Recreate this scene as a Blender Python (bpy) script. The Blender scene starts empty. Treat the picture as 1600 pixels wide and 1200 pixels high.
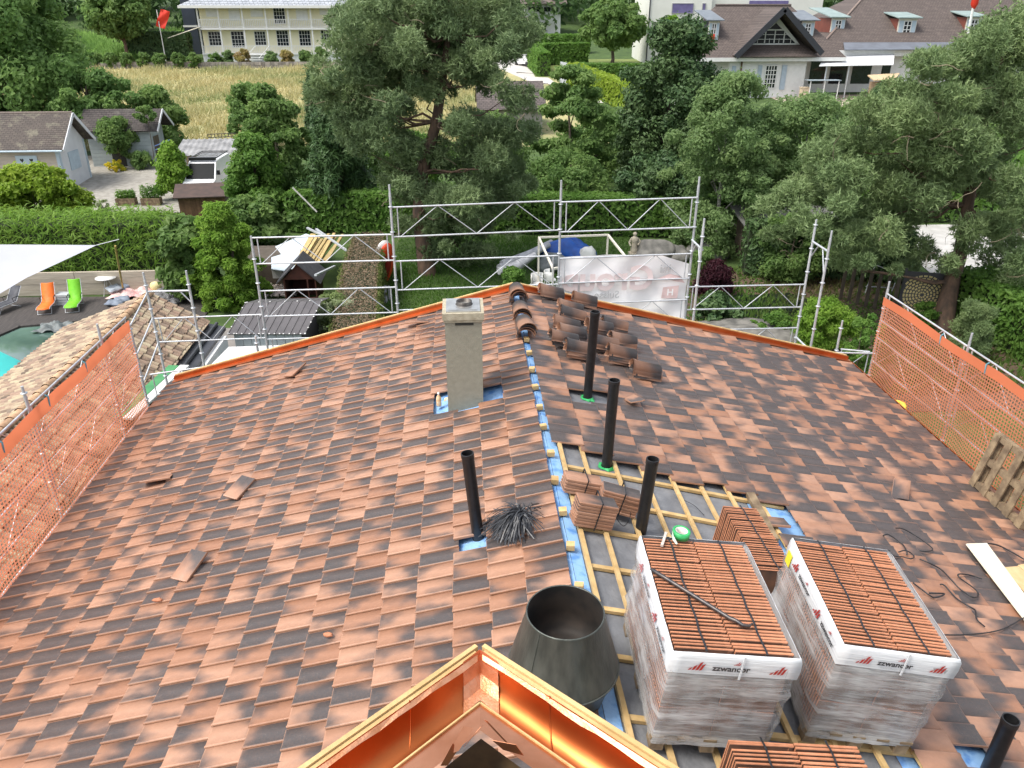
import bpy, bmesh, math, random
import numpy as np
from mathutils import Vector, Matrix, Euler

SC = bpy.context.scene
COL = SC.collection
R = math.radians
PI = math.pi

# ------------------------------------------------------------------ camera
CAM = Vector((0.0, 0.0, 10.5))
F_PX, PITCH, YAW = 1202.0, R(25.86), R(3.77)
FW = Vector((math.sin(YAW) * math.cos(PITCH), math.cos(YAW) * math.cos(PITCH), -math.sin(PITCH)))
RT = Vector((math.cos(YAW), -math.sin(YAW), 0.0))
UP = RT.cross(FW)
cd = bpy.data.cameras.new('camera')
cam = bpy.data.objects.new('camera', cd)
COL.objects.link(cam)
cd.sensor_width = 36.0
cd.lens = F_PX / 1600.0 * 36.0
cd.clip_start, cd.clip_end = 0.05, 3000.0
M3 = Matrix((RT, UP, -FW)).transposed()
cam.matrix_world = Matrix.Translation(CAM) @ M3.to_4x4()
SC.camera = cam

# ------------------------------------------------------------------ world, sun, exposure
SUN_EL, SUN_AZ = R(60), R(-112)        # azimuth from +y towards +x
w = bpy.data.worlds.new('World')
SC.world = w
w.use_nodes = True
nt = w.node_tree
bg = nt.nodes['Background']
sky = nt.nodes.new('ShaderNodeTexSky')
sky.sky_type = 'NISHITA'
sky.sun_disc = False
sky.sun_elevation = SUN_EL
sky.sun_rotation = SUN_AZ
sky.air_density = 1.0
sky.dust_density = 3.0
sky.ozone_density = 1.0
hs = nt.nodes.new('ShaderNodeHueSaturation')      # thin high cloud: the blue is washed out
hs.inputs['Saturation'].default_value = 0.42
nt.links.new(sky.outputs[0], hs.inputs['Color'])
nt.links.new(hs.outputs[0], bg.inputs['Color'])
bg.inputs['Strength'].default_value = 0.15
sl = bpy.data.lights.new('sun', 'SUN')
sl.energy = 1.5
sl.angle = R(22)
sl.color = (1.0, 0.95, 0.87)
so = bpy.data.objects.new('sun', sl)
COL.objects.link(so)
sd = Vector((math.sin(SUN_AZ) * math.cos(SUN_EL), math.cos(SUN_AZ) * math.cos(SUN_EL), math.sin(SUN_EL)))
so.rotation_euler = sd.to_track_quat('Z', 'Y').to_euler()
so.location = sd * 60
vs = SC.view_settings
vs.view_transform = 'Standard'
vs.look = 'None'
vs.exposure = 1.1
vs.gamma = 1.0
vs.use_curve_mapping = False

# ------------------------------------------------------------------ surveying helpers (photo sight lines -> places on known surfaces)
RX, RZ, TL, TR = 0.985, 5.7, 0.262, 0.25           # ridge line and the two roof pitches

def ray(u, v):
    return FW * F_PX + RT * (u - 800.0) - UP * (v - 600.0)
def onz(u, v, z):
    d = ray(u, v); return CAM + d * ((z - CAM.z) / d.z)
def ony(u, v, y):
    d = ray(u, v); return CAM + d * (y / d.y)
def onx(u, v, x):
    d = ray(u, v); return CAM + d * (x / d.x)
def onplane(u, v, n, k):
    d = ray(u, v); n = Vector(n); return CAM + d * ((k - n.dot(CAM)) / n.dot(d))
def left(u, v, h=0.0):
    return onplane(u, v, (-TL, 0, 1), RZ + h - TL * RX)
def right(u, v, h=0.0):
    return onplane(u, v, (TR, 0, 1), RZ + h + TR * RX)
def zleft(x):
    return RZ - TL * (RX - x)
def zright(x):
    return RZ - TR * (x - RX)
def th(y):
    if y < 45: return 0.0
    if y < 120: return (y - 45) * 4.3 / 75
    return 4.3 + (y - 120) * 0.085
def gr(u, v, off=0.0):
    d = ray(u, v); d = d / d.y
    y = 6.0
    while y < 400:
        p = CAM + d * y
        if p.z <= th(y) + off: return p
        y += 0.05
    return CAM + d * 400
def pxm(y):                                        # metres per photo pixel at distance y
    return y / math.cos(YAW) * math.cos(PITCH) / F_PX * 1.09

# ------------------------------------------------------------------ materials
MATS = {}
def _nodes(name):
    m = bpy.data.materials.new(name)
    m.use_nodes = True
    n = m.node_tree.nodes
    return m, n, m.node_tree.links, n['Principled BSDF']

def mat(name, c1, c2=None, scale=6.0, rough=0.65, metal=0.0, bump=0.0, bscale=None, spec=0.4, vary=0.0,
        stretch=(1, 1, 1), detail=4.0, coat=0.0, lo=0.35, hi=0.65):
    if name in MATS: return MATS[name]
    m, n, L, b = _nodes(name)
    b.inputs['Roughness'].default_value = rough
    b.inputs['Metallic'].default_value = metal
    b.inputs['Specular IOR Level'].default_value = spec
    b.inputs['Coat Weight'].default_value = coat
    tc = n.new('ShaderNodeTexCoord'); mp = n.new('ShaderNodeMapping')
    mp.inputs['Scale'].default_value = stretch
    L.new(tc.outputs['Object'], mp.inputs['Vector'])
    c2 = c2 or tuple(x * 0.8 for x in c1)
    nz = n.new('ShaderNodeTexNoise')
    nz.inputs['Scale'].default_value = scale; nz.inputs['Detail'].default_value = detail
    L.new(mp.outputs[0], nz.inputs['Vector'])
    cr = n.new('ShaderNodeValToRGB')
    cr.color_ramp.elements[0].position = lo; cr.color_ramp.elements[1].position = hi
    cr.color_ramp.elements[0].color = (*c2, 1); cr.color_ramp.elements[1].color = (*c1, 1)
    L.new(nz.outputs['Fac'], cr.inputs['Fac'])
    out = cr.outputs['Color']
    if vary:
        oi = n.new('ShaderNodeObjectInfo'); mr = n.new('ShaderNodeMapRange')
        mr.inputs['To Min'].default_value = 1 - vary; mr.inputs['To Max'].default_value = 1 + vary
        L.new(oi.outputs['Random'], mr.inputs['Value'])
        mx = n.new('ShaderNodeMix'); mx.data_type = 'RGBA'; mx.blend_type = 'MULTIPLY'
        mx.inputs['Factor'].default_value = 1.0
        L.new(out, mx.inputs['A']); L.new(mr.outputs[0], mx.inputs['B'])
        out = mx.outputs['Result']
    L.new(out, b.inputs['Base Color'])
    if bump:
        bn = n.new('ShaderNodeTexNoise'); bn.inputs['Scale'].default_value = bscale or scale * 6
        bn.inputs['Detail'].default_value = 5.0
        L.new(mp.outputs[0], bn.inputs['Vector'])
        bp = n.new('ShaderNodeBump'); bp.inputs['Strength'].default_value = bump; bp.inputs['Distance'].default_value = 0.02
        L.new(bn.outputs['Fac'], bp.inputs['Height']); L.new(bp.outputs[0], b.inputs['Normal'])
    MATS[name] = m
    return m

def rnd_mat(name, stops, rough=0.7, bump=0.0, bscale=30, noise=0.25, nscale=8.0):
    """colour picked by the per-piece attribute 'rnd' along a ramp, with fine noise"""
    if name in MATS: return MATS[name]
    m, n, L, b = _nodes(name)
    b.inputs['Roughness'].default_value = rough
    b.inputs['Specular IOR Level'].default_value = 0.3
    at = n.new('ShaderNodeAttribute'); at.attribute_name = 'rnd'
    sp = n.new('ShaderNodeSeparateColor'); L.new(at.outputs['Color'], sp.inputs[0])
    nz = n.new('ShaderNodeTexNoise'); nz.inputs['Scale'].default_value = nscale; nz.inputs['Detail'].default_value = 5
    tc = n.new('ShaderNodeTexCoord'); L.new(tc.outputs['Object'], nz.inputs['Vector'])
    ma = n.new('ShaderNodeMath'); ma.operation = 'MULTIPLY_ADD'; ma.inputs[1].default_value = noise
    L.new(nz.outputs['Fac'], ma.inputs[0]); L.new(sp.outputs[0], ma.inputs[2])
    mb = n.new('ShaderNodeMath'); mb.operation = 'SUBTRACT'; mb.inputs[1].default_value = noise / 2
    L.new(ma.outputs[0], mb.inputs[0])
    cr = n.new('ShaderNodeValToRGB')
    e = cr.color_ramp.elements
    e[0].position = 0; e[0].color = (*stops[0], 1); e[1].position = 1; e[1].color = (*stops[-1], 1)
    for i, s in enumerate(stops[1:-1]):
        k = e.new((i + 1) / (len(stops) - 1)); k.color = (*s, 1)
    L.new(mb.outputs[0], cr.inputs[0]); L.new(cr.outputs[0], b.inputs['Base Color'])
    if bump:
        bn = n.new('ShaderNodeTexNoise'); bn.inputs['Scale'].default_value = bscale
        L.new(tc.outputs['Object'], bn.inputs['Vector'])
        bp = n.new('ShaderNodeBump'); bp.inputs['Strength'].default_value = bump; bp.inputs['Distance'].default_value = 0.02
        L.new(bn.outputs['Fac'], bp.inputs['Height']); L.new(bp.outputs[0], b.inputs['Normal'])
    MATS[name] = m
    return m

def leaf_mat(name, a, b_, c=None, trans=0.5, rough=0.5):
    """foliage: leaf to leaf and clump to clump colour variation, some light passing through"""
    if name in MATS: return MATS[name]
    m, n, L, b = _nodes(name)
    c = c or a
    a, b_, c = [(k[0] * 1.42, k[1] * 1.52, k[2] * 1.50) for k in (a, b_, c)]
    trans = min(.55, trans * 1.3)
    at = n.new('ShaderNodeAttribute'); at.attribute_name = 'rnd'
    sp = n.new('ShaderNodeSeparateColor'); L.new(at.outputs['Color'], sp.inputs[0])
    m1 = n.new('ShaderNodeMix'); m1.data_type = 'RGBA'
    m1.inputs['A'].default_value = (*a, 1); m1.inputs['B'].default_value = (*b_, 1)
    L.new(sp.outputs[1], m1.inputs['Factor'])
    m2 = n.new('ShaderNodeMix'); m2.data_type = 'RGBA'
    m2.inputs['B'].default_value = (*c, 1)
    mu = n.new('ShaderNodeMath'); mu.operation = 'POWER'; mu.inputs[1].default_value = 1.6
    L.new(sp.outputs[0], mu.inputs[0])
    L.new(mu.outputs[0], m2.inputs['Factor']); L.new(m1.outputs['Result'], m2.inputs['A'])
    L.new(m2.outputs['Result'], b.inputs['Base Color'])
    b.inputs['Roughness'].default_value = rough
    b.inputs['Specular IOR Level'].default_value = 0.25
    tr = n.new('ShaderNodeBsdfTranslucent')
    L.new(m2.outputs['Result'], tr.inputs['Color'])
    ms = n.new('ShaderNodeMixShader'); ms.inputs[0].default_value = trans
    L.new(b.outputs[0], ms.inputs[1]); L.new(tr.outputs[0], ms.inputs[2])
    L.new(ms.outputs[0], n['Material Output'].inputs['Surface'])
    MATS[name] = m
    return m

def roof_mat(name, c1, c2, sx, sz, axis='x', rough=0.75, lichen=None):
    """small far roof tiles: rows and joints as fine relief with colour jitter"""
    if name in MATS: return MATS[name]
    m, n, L, b = _nodes(name)
    b.inputs['Roughness'].default_value = rough; b.inputs['Specular IOR Level'].default_value = 0.3
    tc = n.new('ShaderNodeTexCoord'); sx_ = n.new('ShaderNodeSeparateXYZ'); L.new(tc.outputs['Object'], sx_.inputs[0])
    cb = n.new('ShaderNodeCombineXYZ')
    L.new(sx_.outputs['X' if axis == 'x' else 'Y'], cb.inputs[0]); L.new(sx_.outputs['Z'], cb.inputs[1])
    br = n.new('ShaderNodeTexBrick')
    br.inputs['Scale'].default_value = 1.0
    br.inputs['Brick Width'].default_value = sx; br.inputs['Row Height'].default_value = sz
    br.inputs['Mortar Size'].default_value = sz * 0.12; br.inputs['Mortar Smooth'].default_value = 0.4
    br.inputs['Color1'].default_value = (*c1, 1); br.inputs['Color2'].default_value = (*c2, 1)
    br.inputs['Mortar'].default_value = (c2[0] * .35, c2[1] * .35, c2[2] * .35, 1)
    L.new(cb.outputs[0], br.inputs['Vector'])
    out = br.outputs['Color']
    nz = n.new('ShaderNodeTexNoise'); nz.inputs['Scale'].default_value = 1.6; nz.inputs['Detail'].default_value = 8
    nz.inputs['Roughness'].default_value = 0.7
    L.new(tc.outputs['Object'], nz.inputs['Vector'])
    mx = n.new('ShaderNodeMix'); mx.data_type = 'RGBA'
    li = lichen or tuple(x * 1.5 for x in c1)
    mx.inputs['B'].default_value = (*li, 1)
    mr = n.new('ShaderNodeMapRange'); mr.inputs['From Min'].default_value = 0.52; mr.inputs['From Max'].default_value = 0.72
    mr.inputs['To Max'].default_value = 0.75
    L.new(nz.outputs[0], mr.inputs[0]); L.new(mr.outputs[0], mx.inputs['Factor']); L.new(out, mx.inputs['A'])
    L.new(mx.outputs['Result'], b.inputs['Base Color'])
    bp = n.new('ShaderNodeBump'); bp.inputs['Strength'].default_value = 0.6; bp.inputs['Distance'].default_value = 0.03; bp.invert = True
    L.new(br.outputs['Fac'], bp.inputs['Height']); L.new(bp.outputs[0], b.inputs['Normal'])
    MATS[name] = m
    return m

def glass_mat(name, col=(0.02, 0.025, 0.03)):
    return mat(name, col, tuple(x * .6 for x in col), 2.0, rough=0.06, spec=0.6)

# ------------------------------------------------------------------ mesh builder
def origin(o):
    v = Vector((0, 0, 0))
    while o is not None:
        v += o.location; o = o.parent
    return v

class MB:
    def __init__(self):
        self.v, self.f, self.s, self.mi = [], [], [], []
        self.m = 0
    def add(self, vs, fs, smooth=False):
        k = len(self.v)
        self.v += [tuple(p) for p in vs]
        for f in fs:
            self.f.append(tuple(i + k for i in f)); self.s.append(smooth); self.mi.append(self.m)
        return self
    def box(self, c, s, rot=None):
        c = Vector(c); vs = []
        for x in (-.5, .5):
            for y in (-.5, .5):
                for z in (-.5, .5):
                    p = Vector((x * s[0], y * s[1], z * s[2]))
                    if rot is not None: p = rot @ p
                    vs.append(c + p)
        return self.add(vs, [(0, 1, 3, 2), (4, 6, 7, 5), (0, 4, 5, 1), (2, 3, 7, 6), (0, 2, 6, 4), (1, 5, 7, 3)])
    def bb(self, a, b):
        return self.box([(a[i] + b[i]) / 2 for i in range(3)], [abs(b[i] - a[i]) for i in range(3)])
    def bar(self, a, b, w, h, up=(0, 0, 1)):
        a, b = Vector(a), Vector(b); d = (b - a); l = d.length; d.normalize()
        s = d.cross(Vector(up)); s.normalize(); t = s.cross(d)
        rot = Matrix((d, s, t)).transposed()
        return self.box((a + b) / 2, (l, w, h), rot)
    def tube(self, pts, r, n=8, cap=True, smooth=True):
        pts = [Vector(p) for p in pts]
        if not isinstance(r, (list, tuple)): r = [r] * len(pts)
        vs = []; prev = None
        for i, p in enumerate(pts):
            if i == 0: d = pts[1] - p
            elif i == len(pts) - 1: d = p - pts[i - 1]
            else: d = pts[i + 1] - pts[i - 1]
            if d.length < 1e-9: d = Vector((0, 0, 1))
            d.normalize()
            if prev is None:
                a = d.cross(Vector((0, 0, 1)))
                if a.length < 1e-3: a = d.cross(Vector((1, 0, 0)))
            else:
                a = prev - d * prev.dot(d)
                if a.length < 1e-6: a = d.cross(Vector((0.3, 1, 0)))
            a.normalize(); prev = a; b = d.cross(a)
            for k in range(n):
                t = 2 * PI * k / n
                vs.append(p + (a * math.cos(t) + b * math.sin(t)) * r[i])
        fs = []
        for i in range(len(pts) - 1):
            for k in range(n):
                fs.append((i * n + k, i * n + (k + 1) % n, (i + 1) * n + (k + 1) % n, (i + 1) * n + k))
        self.add(vs, fs, smooth)
        if cap:
            self.add(vs[:n], [tuple(range(n))[::-1]]); self.add(vs[-n:], [tuple(range(n))])
        return self
    def lathe(self, prof, n=24, c=(0, 0, 0), smooth=True):
        vs = []
        for r, z in prof:
            for k in range(n):
                t = 2 * PI * k / n
                vs.append((c[0] + r * math.cos(t), c[1] + r * math.sin(t), c[2] + z))
        fs = []
        for i in range(len(prof) - 1):
            for k in range(n):
                fs.append((i * n + k, i * n + (k + 1) % n, (i + 1) * n + (k + 1) % n, (i + 1) * n + k))
        return self.add(vs, fs, smooth)
    def prism(self, pts, ext):
        pts = [Vector(p) for p in pts]; e = Vector(ext); n = len(pts)
        fs = [tuple(range(n))[::-1], tuple(range(n, 2 * n))]
        fs += [(i, (i + 1) % n, n + (i + 1) % n, n + i) for i in range(n)]
        return self.add(pts + [p + e for p in pts], fs)
    def poly(self, pts):
        return self.add(pts, [tuple(range(len(pts)))])
    def slab(self, pts, t):                         # polygon given a thickness along its normal
        pts = [Vector(p) for p in pts]
        nrm = (pts[1] - pts[0]).cross(pts[2] - pts[0]); nrm.normalize()
        return self.prism(pts, nrm * t)
    def blob(self, c, r, seed=0, n=10, m=7, amp=0.2):
        rg = random.Random(seed); vs = []; fs = []
        ph = [rg.uniform(0, 6.28) for _ in range(6)]
        for i in range(m + 1):
            a = PI * i / m
            for k in range(n):
                t = 2 * PI * k / n
                d = 1 + amp * (math.sin(2 * t + ph[0] + a * 2) * .5 + math.sin(3 * t + ph[1] - a) * .35 + math.sin(3 * a + ph[2]) * .3) * math.sin(a)
                vs.append((c[0] + r[0] * d * math.sin(a) * math.cos(t), c[1] + r[1] * d * math.sin(a) * math.sin(t), c[2] + r[2] * d * math.cos(a)))
        for i in range(m):
            for k in range(n):
                fs.append((i * n + k, i * n + (k + 1) % n, (i + 1) * n + (k + 1) % n, (i + 1) * n + k))
        return self.add(vs, fs, True)
    def pillow(self, s, n=12):                      # soft square cushion
        vs, fs = [], []
        for sg in (1, -1):
            for j in range(n + 1):
                for i in range(n + 1):
                    x, y = 2 * i / n - 1, 2 * j / n - 1
                    h = (max(0, 1 - x ** 4) * max(0, 1 - y ** 4)) ** .5
                    k = 1 - .06 * (x * x * (1 - y * y) + y * y * (1 - x * x))
                    vs.append((x * s[0] / 2 * k, y * s[1] / 2 * k, sg * h * s[2] / 2 + .012 * math.sin(7 * x + 3 * y)))
        m = n + 1
        for o in (0, m * m): fs += [(o + j * m + i, o + j * m + i + 1, o + (j + 1) * m + i + 1, o + (j + 1) * m + i) for j in range(n) for i in range(n)]
        return self.add(vs, fs, True)
    def crumple(self, s, seed=0, n=22):             # cloth thrown down in folds
        rg = random.Random(seed); ph = [rg.uniform(0, 6.3) for _ in range(8)]; vs = []
        for j in range(n + 1):
            for i in range(n + 1):
                x, y = 2 * i / n - 1, 2 * j / n - 1
                h = abs(math.sin(4.1 * x + 2.2 * y + ph[0])) * .5 + abs(math.sin(3.3 * y - 5 * x + ph[1])) * .35 + abs(math.sin(9 * x + 7 * y + ph[2])) * .2
                r = 1 + .12 * math.sin(5 * math.atan2(y, x) + ph[3])
                vs.append((x * s[0] / 2 * r, y * s[1] / 2 * r, h * s[2] * (1.15 - .8 * max(abs(x), abs(y)))))
        m = n + 1
        return self.add(vs, [(j * m + i, j * m + i + 1, (j + 1) * m + i + 1, (j + 1) * m + i) for j in range(n) for i in range(n)], True)
    def build(self, name, m, parent=None, local=False, at=None):
        me = bpy.data.meshes.new(name)
        off = Vector((0, 0, 0)) if local else origin(parent)
        if at is not None: off = Vector(at)
        me.from_pydata([(p[0] - off.x, p[1] - off.y, p[2] - off.z) for p in self.v], [], self.f)
        for k in (m if isinstance(m, (list, tuple)) else [m]): me.materials.append(k)
        me.polygons.foreach_set('use_smooth', self.s)
        me.polygons.foreach_set('material_index', self.mi)
        me.update()
        o = bpy.data.objects.new(name, me); COL.objects.link(o)
        if parent is not None: o.parent = parent
        if at is not None: o.location = Vector(at) - origin(parent) if parent is not None else Vector(at)
        return o

def tag(o, label=None, cat=None, group=None, kind=None):
    if label: o['label'] = label
    if cat: o['category'] = cat
    if group: o['group'] = group
    if kind: o['kind'] = kind
    return o
def thing(name, label, cat, loc=(0, 0, 0), group=None):
    o = bpy.data.objects.new(name, None); COL.objects.link(o)
    o.empty_display_size = 0.2
    o.location = loc
    return tag(o, label, cat, group)
def children(o):
    return [c for c in bpy.data.objects if c.parent == o]
def copy_tree(o, parent=None, label=None):
    c = o.copy(); COL.objects.link(c)
    if parent is not None: c.parent = parent
    if label: c['label'] = label
    for ch in list(o.children): copy_tree(ch, c)
    return c

def np_mesh(name, co, faces, m, parent=None, attrs=None, smooth=False, at=None):
    """co (N,3), faces (F,k) all of one size; attrs {name: (N,4)} point colours"""
    me = bpy.data.meshes.new(name)
    F, k = faces.shape
    off = np.array(origin(parent)) if at is None else np.array(at)
    me.vertices.add(len(co)); me.vertices.foreach_set('co', (co - off).astype(np.float32).ravel())
    me.loops.add(F * k); me.loops.foreach_set('vertex_index', faces.astype(np.int32).ravel())
    me.polygons.add(F)
    me.polygons.foreach_set('loop_start', np.arange(0, F * k, k, dtype=np.int32))
    me.polygons.foreach_set('use_smooth', np.full(F, smooth))
    for a, val in (attrs or {}).items():
        at_ = me.attributes.new(a, 'FLOAT_COLOR', 'POINT')
        at_.data.foreach_set('color', val.astype(np.float32).ravel())
    me.materials.append(m)
    me.update(calc_edges=True)
    me.validate()
    o = bpy.data.objects.new(name, me); COL.objects.link(o)
    if parent is not None: o.parent = parent
    if at is not None: o.location = Vector(at) - (origin(parent) if parent is not None else Vector((0, 0, 0)))
    return o

TEXTS = {}
def prime_text(body, bold=0.0):
    cu = bpy.data.curves.new('t', 'FONT'); cu.body = body; cu.size = 1.0; cu.align_x = 'CENTER'; cu.align_y = 'CENTER'
    cu.offset = bold; cu.resolution_u = 3; cu.fill_mode = 'FRONT'
    t = bpy.data.objects.new('t', cu); COL.objects.link(t)
    dg = bpy.context.evaluated_depsgraph_get()
    TEXTS[body] = bpy.data.meshes.new_from_object(t.evaluated_get(dg))
    bpy.data.objects.remove(t); bpy.data.curves.remove(cu)
for _b, _w in (('zzwancor', 0.025), ('a wienerberger brand', 0.0), ('Group', 0.03), ('Suisse', 0.02), ('ini', 0.02), ('H', 0.02)):
    prime_text(_b, _w)
def text_mesh(body, size, name, m, parent, pos, xdir, ydir):
    """flat printed lettering; pos is the middle of the word, xdir the reading direction"""
    me = TEXTS[body].copy()
    x, y = Vector(xdir).normalized(), Vector(ydir).normalized(); z = x.cross(y)
    mx = Matrix.Translation(Vector(pos) - origin(parent)) @ Matrix((x, y, z)).transposed().to_4x4() @ Matrix.Scale(size, 4)
    me.transform(mx); me.name = name
    me.materials.clear(); me.materials.append(m)
    o = bpy.data.objects.new(name, me); COL.objects.link(o); o.parent = parent
    return o

# ================================================================== THE HOUSE AND ITS ROOF
rng = np.random.default_rng(7)
rd = random.Random(11)

def tile_material(name, mulv=1.0):
    m, n, L, b = _nodes(name)
    b.inputs['Roughness'].default_value = 0.46
    b.inputs['Specular IOR Level'].default_value = 0.42
    at = n.new('ShaderNodeAttribute'); at.attribute_name = 'rnd'
    sp = n.new('ShaderNodeSeparateColor'); L.new(at.outputs['Color'], sp.inputs[0])
    tu = n.new('ShaderNodeAttribute'); tu.attribute_name = 'tuv'
    su = n.new('ShaderNodeSeparateColor'); L.new(tu.outputs['Color'], su.inputs[0])
    def M(op, a, c, d=None):
        k = n.new('ShaderNodeMath'); k.operation = op
        for i, x in enumerate((a, c, d)):
            if x is None: continue
            if isinstance(x, (int, float)): k.inputs[i].default_value = x
            else: L.new(x, k.inputs[i])
        return k.outputs[0]
    ang = M('MULTIPLY', sp.outputs[0], 6.283)
    pu = M('SUBTRACT', su.outputs[0], 0.5); pv = M('SUBTRACT', su.outputs[1], 0.5)
    g = M('ADD', M('MULTIPLY', M('COSINE', ang, 0), M('MULTIPLY', pu, .8)), M('MULTIPLY', M('MULTIPLY', M('SINE', ang, 0), pv), 2.0))
    # sprayed-on dark engobe with a soft ragged edge
    cb = n.new('ShaderNodeCombineXYZ')
    L.new(M('ADD', M('MULTIPLY', su.outputs[0], 1.3), M('MULTIPLY', sp.outputs[0], 37.0)), cb.inputs[0])
    L.new(M('ADD', M('MULTIPLY', su.outputs[1], 1.6), M('MULTIPLY', sp.outputs[1], 53.0)), cb.inputs[1])
    nz = n.new('ShaderNodeTexNoise'); nz.inputs['Scale'].default_value = 1.35; nz.inputs['Detail'].default_value = 1.2
    L.new(cb.outputs[0], nz.inputs['Vector'])
    nn = M('MULTIPLY', M('SUBTRACT', nz.outputs['Fac'], 0.5), 1.1)
    t = M('ADD', M('ADD', M('MULTIPLY', g, 0.9), nn), M('MULTIPLY', M('SUBTRACT', sp.outputs[1], 0.35), 1.5))
    mr = n.new('ShaderNodeMapRange'); mr.interpolation_type = 'SMOOTHSTEP'
    mr.inputs['From Min'].default_value = -0.50; mr.inputs['From Max'].default_value = 0.48
    L.new(t, mr.inputs['Value'])
    # bare clay along the edges; wider rib strip also paints its lit edge
    eu = M('MINIMUM', M('MULTIPLY', su.outputs[0], M('ADD', 0.34, M('MULTIPLY', sp.outputs[2], 0.9))), M('MULTIPLY', M('SUBTRACT', 0.975, su.outputs[0]), 1.2))
    ed = M('MINIMUM', eu, M('MULTIPLY', M('SUBTRACT', 1.0, su.outputs[1]), 1.4))
    me_ = n.new('ShaderNodeMapRange'); me_.inputs['From Min'].default_value = 0.0; me_.inputs['From Max'].default_value = 0.05
    L.new(ed, me_.inputs['Value'])
    fine = n.new('ShaderNodeTexNoise'); fine.inputs['Scale'].default_value = 60; fine.inputs['Detail'].default_value = 4
    tc = n.new('ShaderNodeTexCoord'); L.new(tc.outputs['Object'], fine.inputs['Vector'])
    msk = M('MULTIPLY', mr.outputs[0], me_.outputs[0])
    msk = M('MULTIPLY', msk, M('ADD', 0.80, M('MULTIPLY', fine.outputs['Fac'], 0.28)))
    clay = n.new('ShaderNodeMix'); clay.data_type = 'RGBA'
    clay.inputs['A'].default_value = (0.318 * mulv, 0.156 * mulv, 0.091 * mulv, 1); clay.inputs['B'].default_value = (0.43 * mulv, 0.240 * mulv, 0.156 * mulv, 1)
    L.new(sp.outputs[2], clay.inputs['Factor'])
    mx = n.new('ShaderNodeMix'); mx.data_type = 'RGBA'
    mx.inputs['B'].default_value = (0.064, 0.060, 0.060, 1)
    L.new(msk, mx.inputs['Factor']); L.new(clay.outputs['Result'], mx.inputs['A'])
    sc_ = n.new('ShaderNodeTexNoise'); sc_.inputs['Scale'].default_value = 9; sc_.inputs['Detail'].default_value = 8; sc_.inputs['Roughness'].default_value = 0.75
    L.new(tc.outputs['Object'], sc_.inputs['Vector'])
    m4 = n.new('ShaderNodeMix'); m4.data_type = 'RGBA'; m4.blend_type = 'MULTIPLY'; m4.inputs['Factor'].default_value = 0.55
    cr = n.new('ShaderNodeValToRGB'); cr.color_ramp.elements[0].position = 0.3; cr.color_ramp.elements[0].color = (.62, .6, .6, 1)
    cr.color_ramp.elements[1].position = 0.62; cr.color_ramp.elements[1].color = (1, 1, 1, 1)
    L.new(sc_.outputs['Fac'], cr.inputs[0]); L.new(mx.outputs['Result'], m4.inputs['A']); L.new(cr.outputs[0], m4.inputs['B'])
    dn = n.new('ShaderNodeTexNoise'); dn.inputs['Scale'].default_value = 95; dn.inputs['Detail'].default_value = 2
    L.new(tc.outputs['Object'], dn.inputs['Vector'])
    dr_ = n.new('ShaderNodeMapRange'); dr_.inputs['From Min'].default_value = .70; dr_.inputs['From Max'].default_value = .76; dr_.inputs['To Max'].default_value = .5
    L.new(dn.outputs['Fac'], dr_.inputs[0])
    m5 = n.new('ShaderNodeMix'); m5.data_type = 'RGBA'; m5.inputs['B'].default_value = (.40, .37, .34, 1)
    L.new(dr_.outputs[0], m5.inputs['Factor']); L.new(m4.outputs['Result'], m5.inputs['A'])
    L.new(m5.outputs['Result'], b.inputs['Base Color'])
    bp = n.new('ShaderNodeBump'); bp.inputs['Strength'].default_value = 0.25; bp.inputs['Distance'].default_value = 0.004
    L.new(fine.outputs['Fac'], bp.inputs['Height']); L.new(bp.outputs[0], b.inputs['Normal'])
    MATS[name] = m
    return m
M_TILE = tile_material('clay_tile_flamed')

WOOD = mat('fresh_batten', (0.56, 0.39, 0.18), (0.44, 0.29, 0.12), 9, rough=.7, stretch=(1, 1, 1), vary=.12, bump=.2)
OLDWOOD = mat('weathered_wood', (0.27, 0.20, 0.12), (0.13, 0.09, 0.055), 7, rough=.85, vary=.15, bump=.3)
COPPER = mat('new_copper', (0.62, 0.195, 0.065), (0.46, 0.125, 0.035), 3.2, rough=.40, metal=1.0, bump=.12, bscale=2.5, detail=6, lo=.3, hi=.7)
BLUE = mat('blue_membrane', (0.10, 0.25, 0.56), (0.24, 0.42, 0.68), 7, rough=.45, bump=.25, lo=.52, hi=.66)
GREYM = mat('grey_underlay', (0.20, 0.205, 0.215), (0.135, 0.14, 0.15), 5, rough=.75, bump=.35, detail=8)
BLACK = mat('black_pipe', (0.012, 0.012, 0.013), (0.02, 0.02, 0.021), 20, rough=.38)
RENDER = mat('chimney_render', (0.285, 0.27, 0.21), (0.25, 0.236, 0.183), 14, rough=.95, bump=.45, bscale=160)
STONE = mat('chimney_cap_stone', (0.42, 0.38, 0.28), (0.32, 0.28, 0.2), 12, rough=.9, bump=.4)
STEEL = mat('galvanised', (0.56, 0.58, 0.60), (0.44, 0.46, 0.48), 9, rough=.5, metal=.45, vary=.12)
TIN = mat('tin_plate', (0.66, 0.66, 0.63), (0.48, 0.48, 0.46), 5, rough=.3, metal=.8, bump=.2)
GREEN = mat('green_tape', (0.05, 0.42, 0.13), (0.03, 0.30, 0.09), 9, rough=.4)
CREAM = mat('cream_plaster', (0.66, 0.62, 0.52), (0.58, 0.54, 0.45), 2, rough=.9, bump=.2)

house = thing('house', 'house under the wide unfinished clay tile gable roof in the foreground', 'house', (1.0, 7.0, 0.0))

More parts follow.
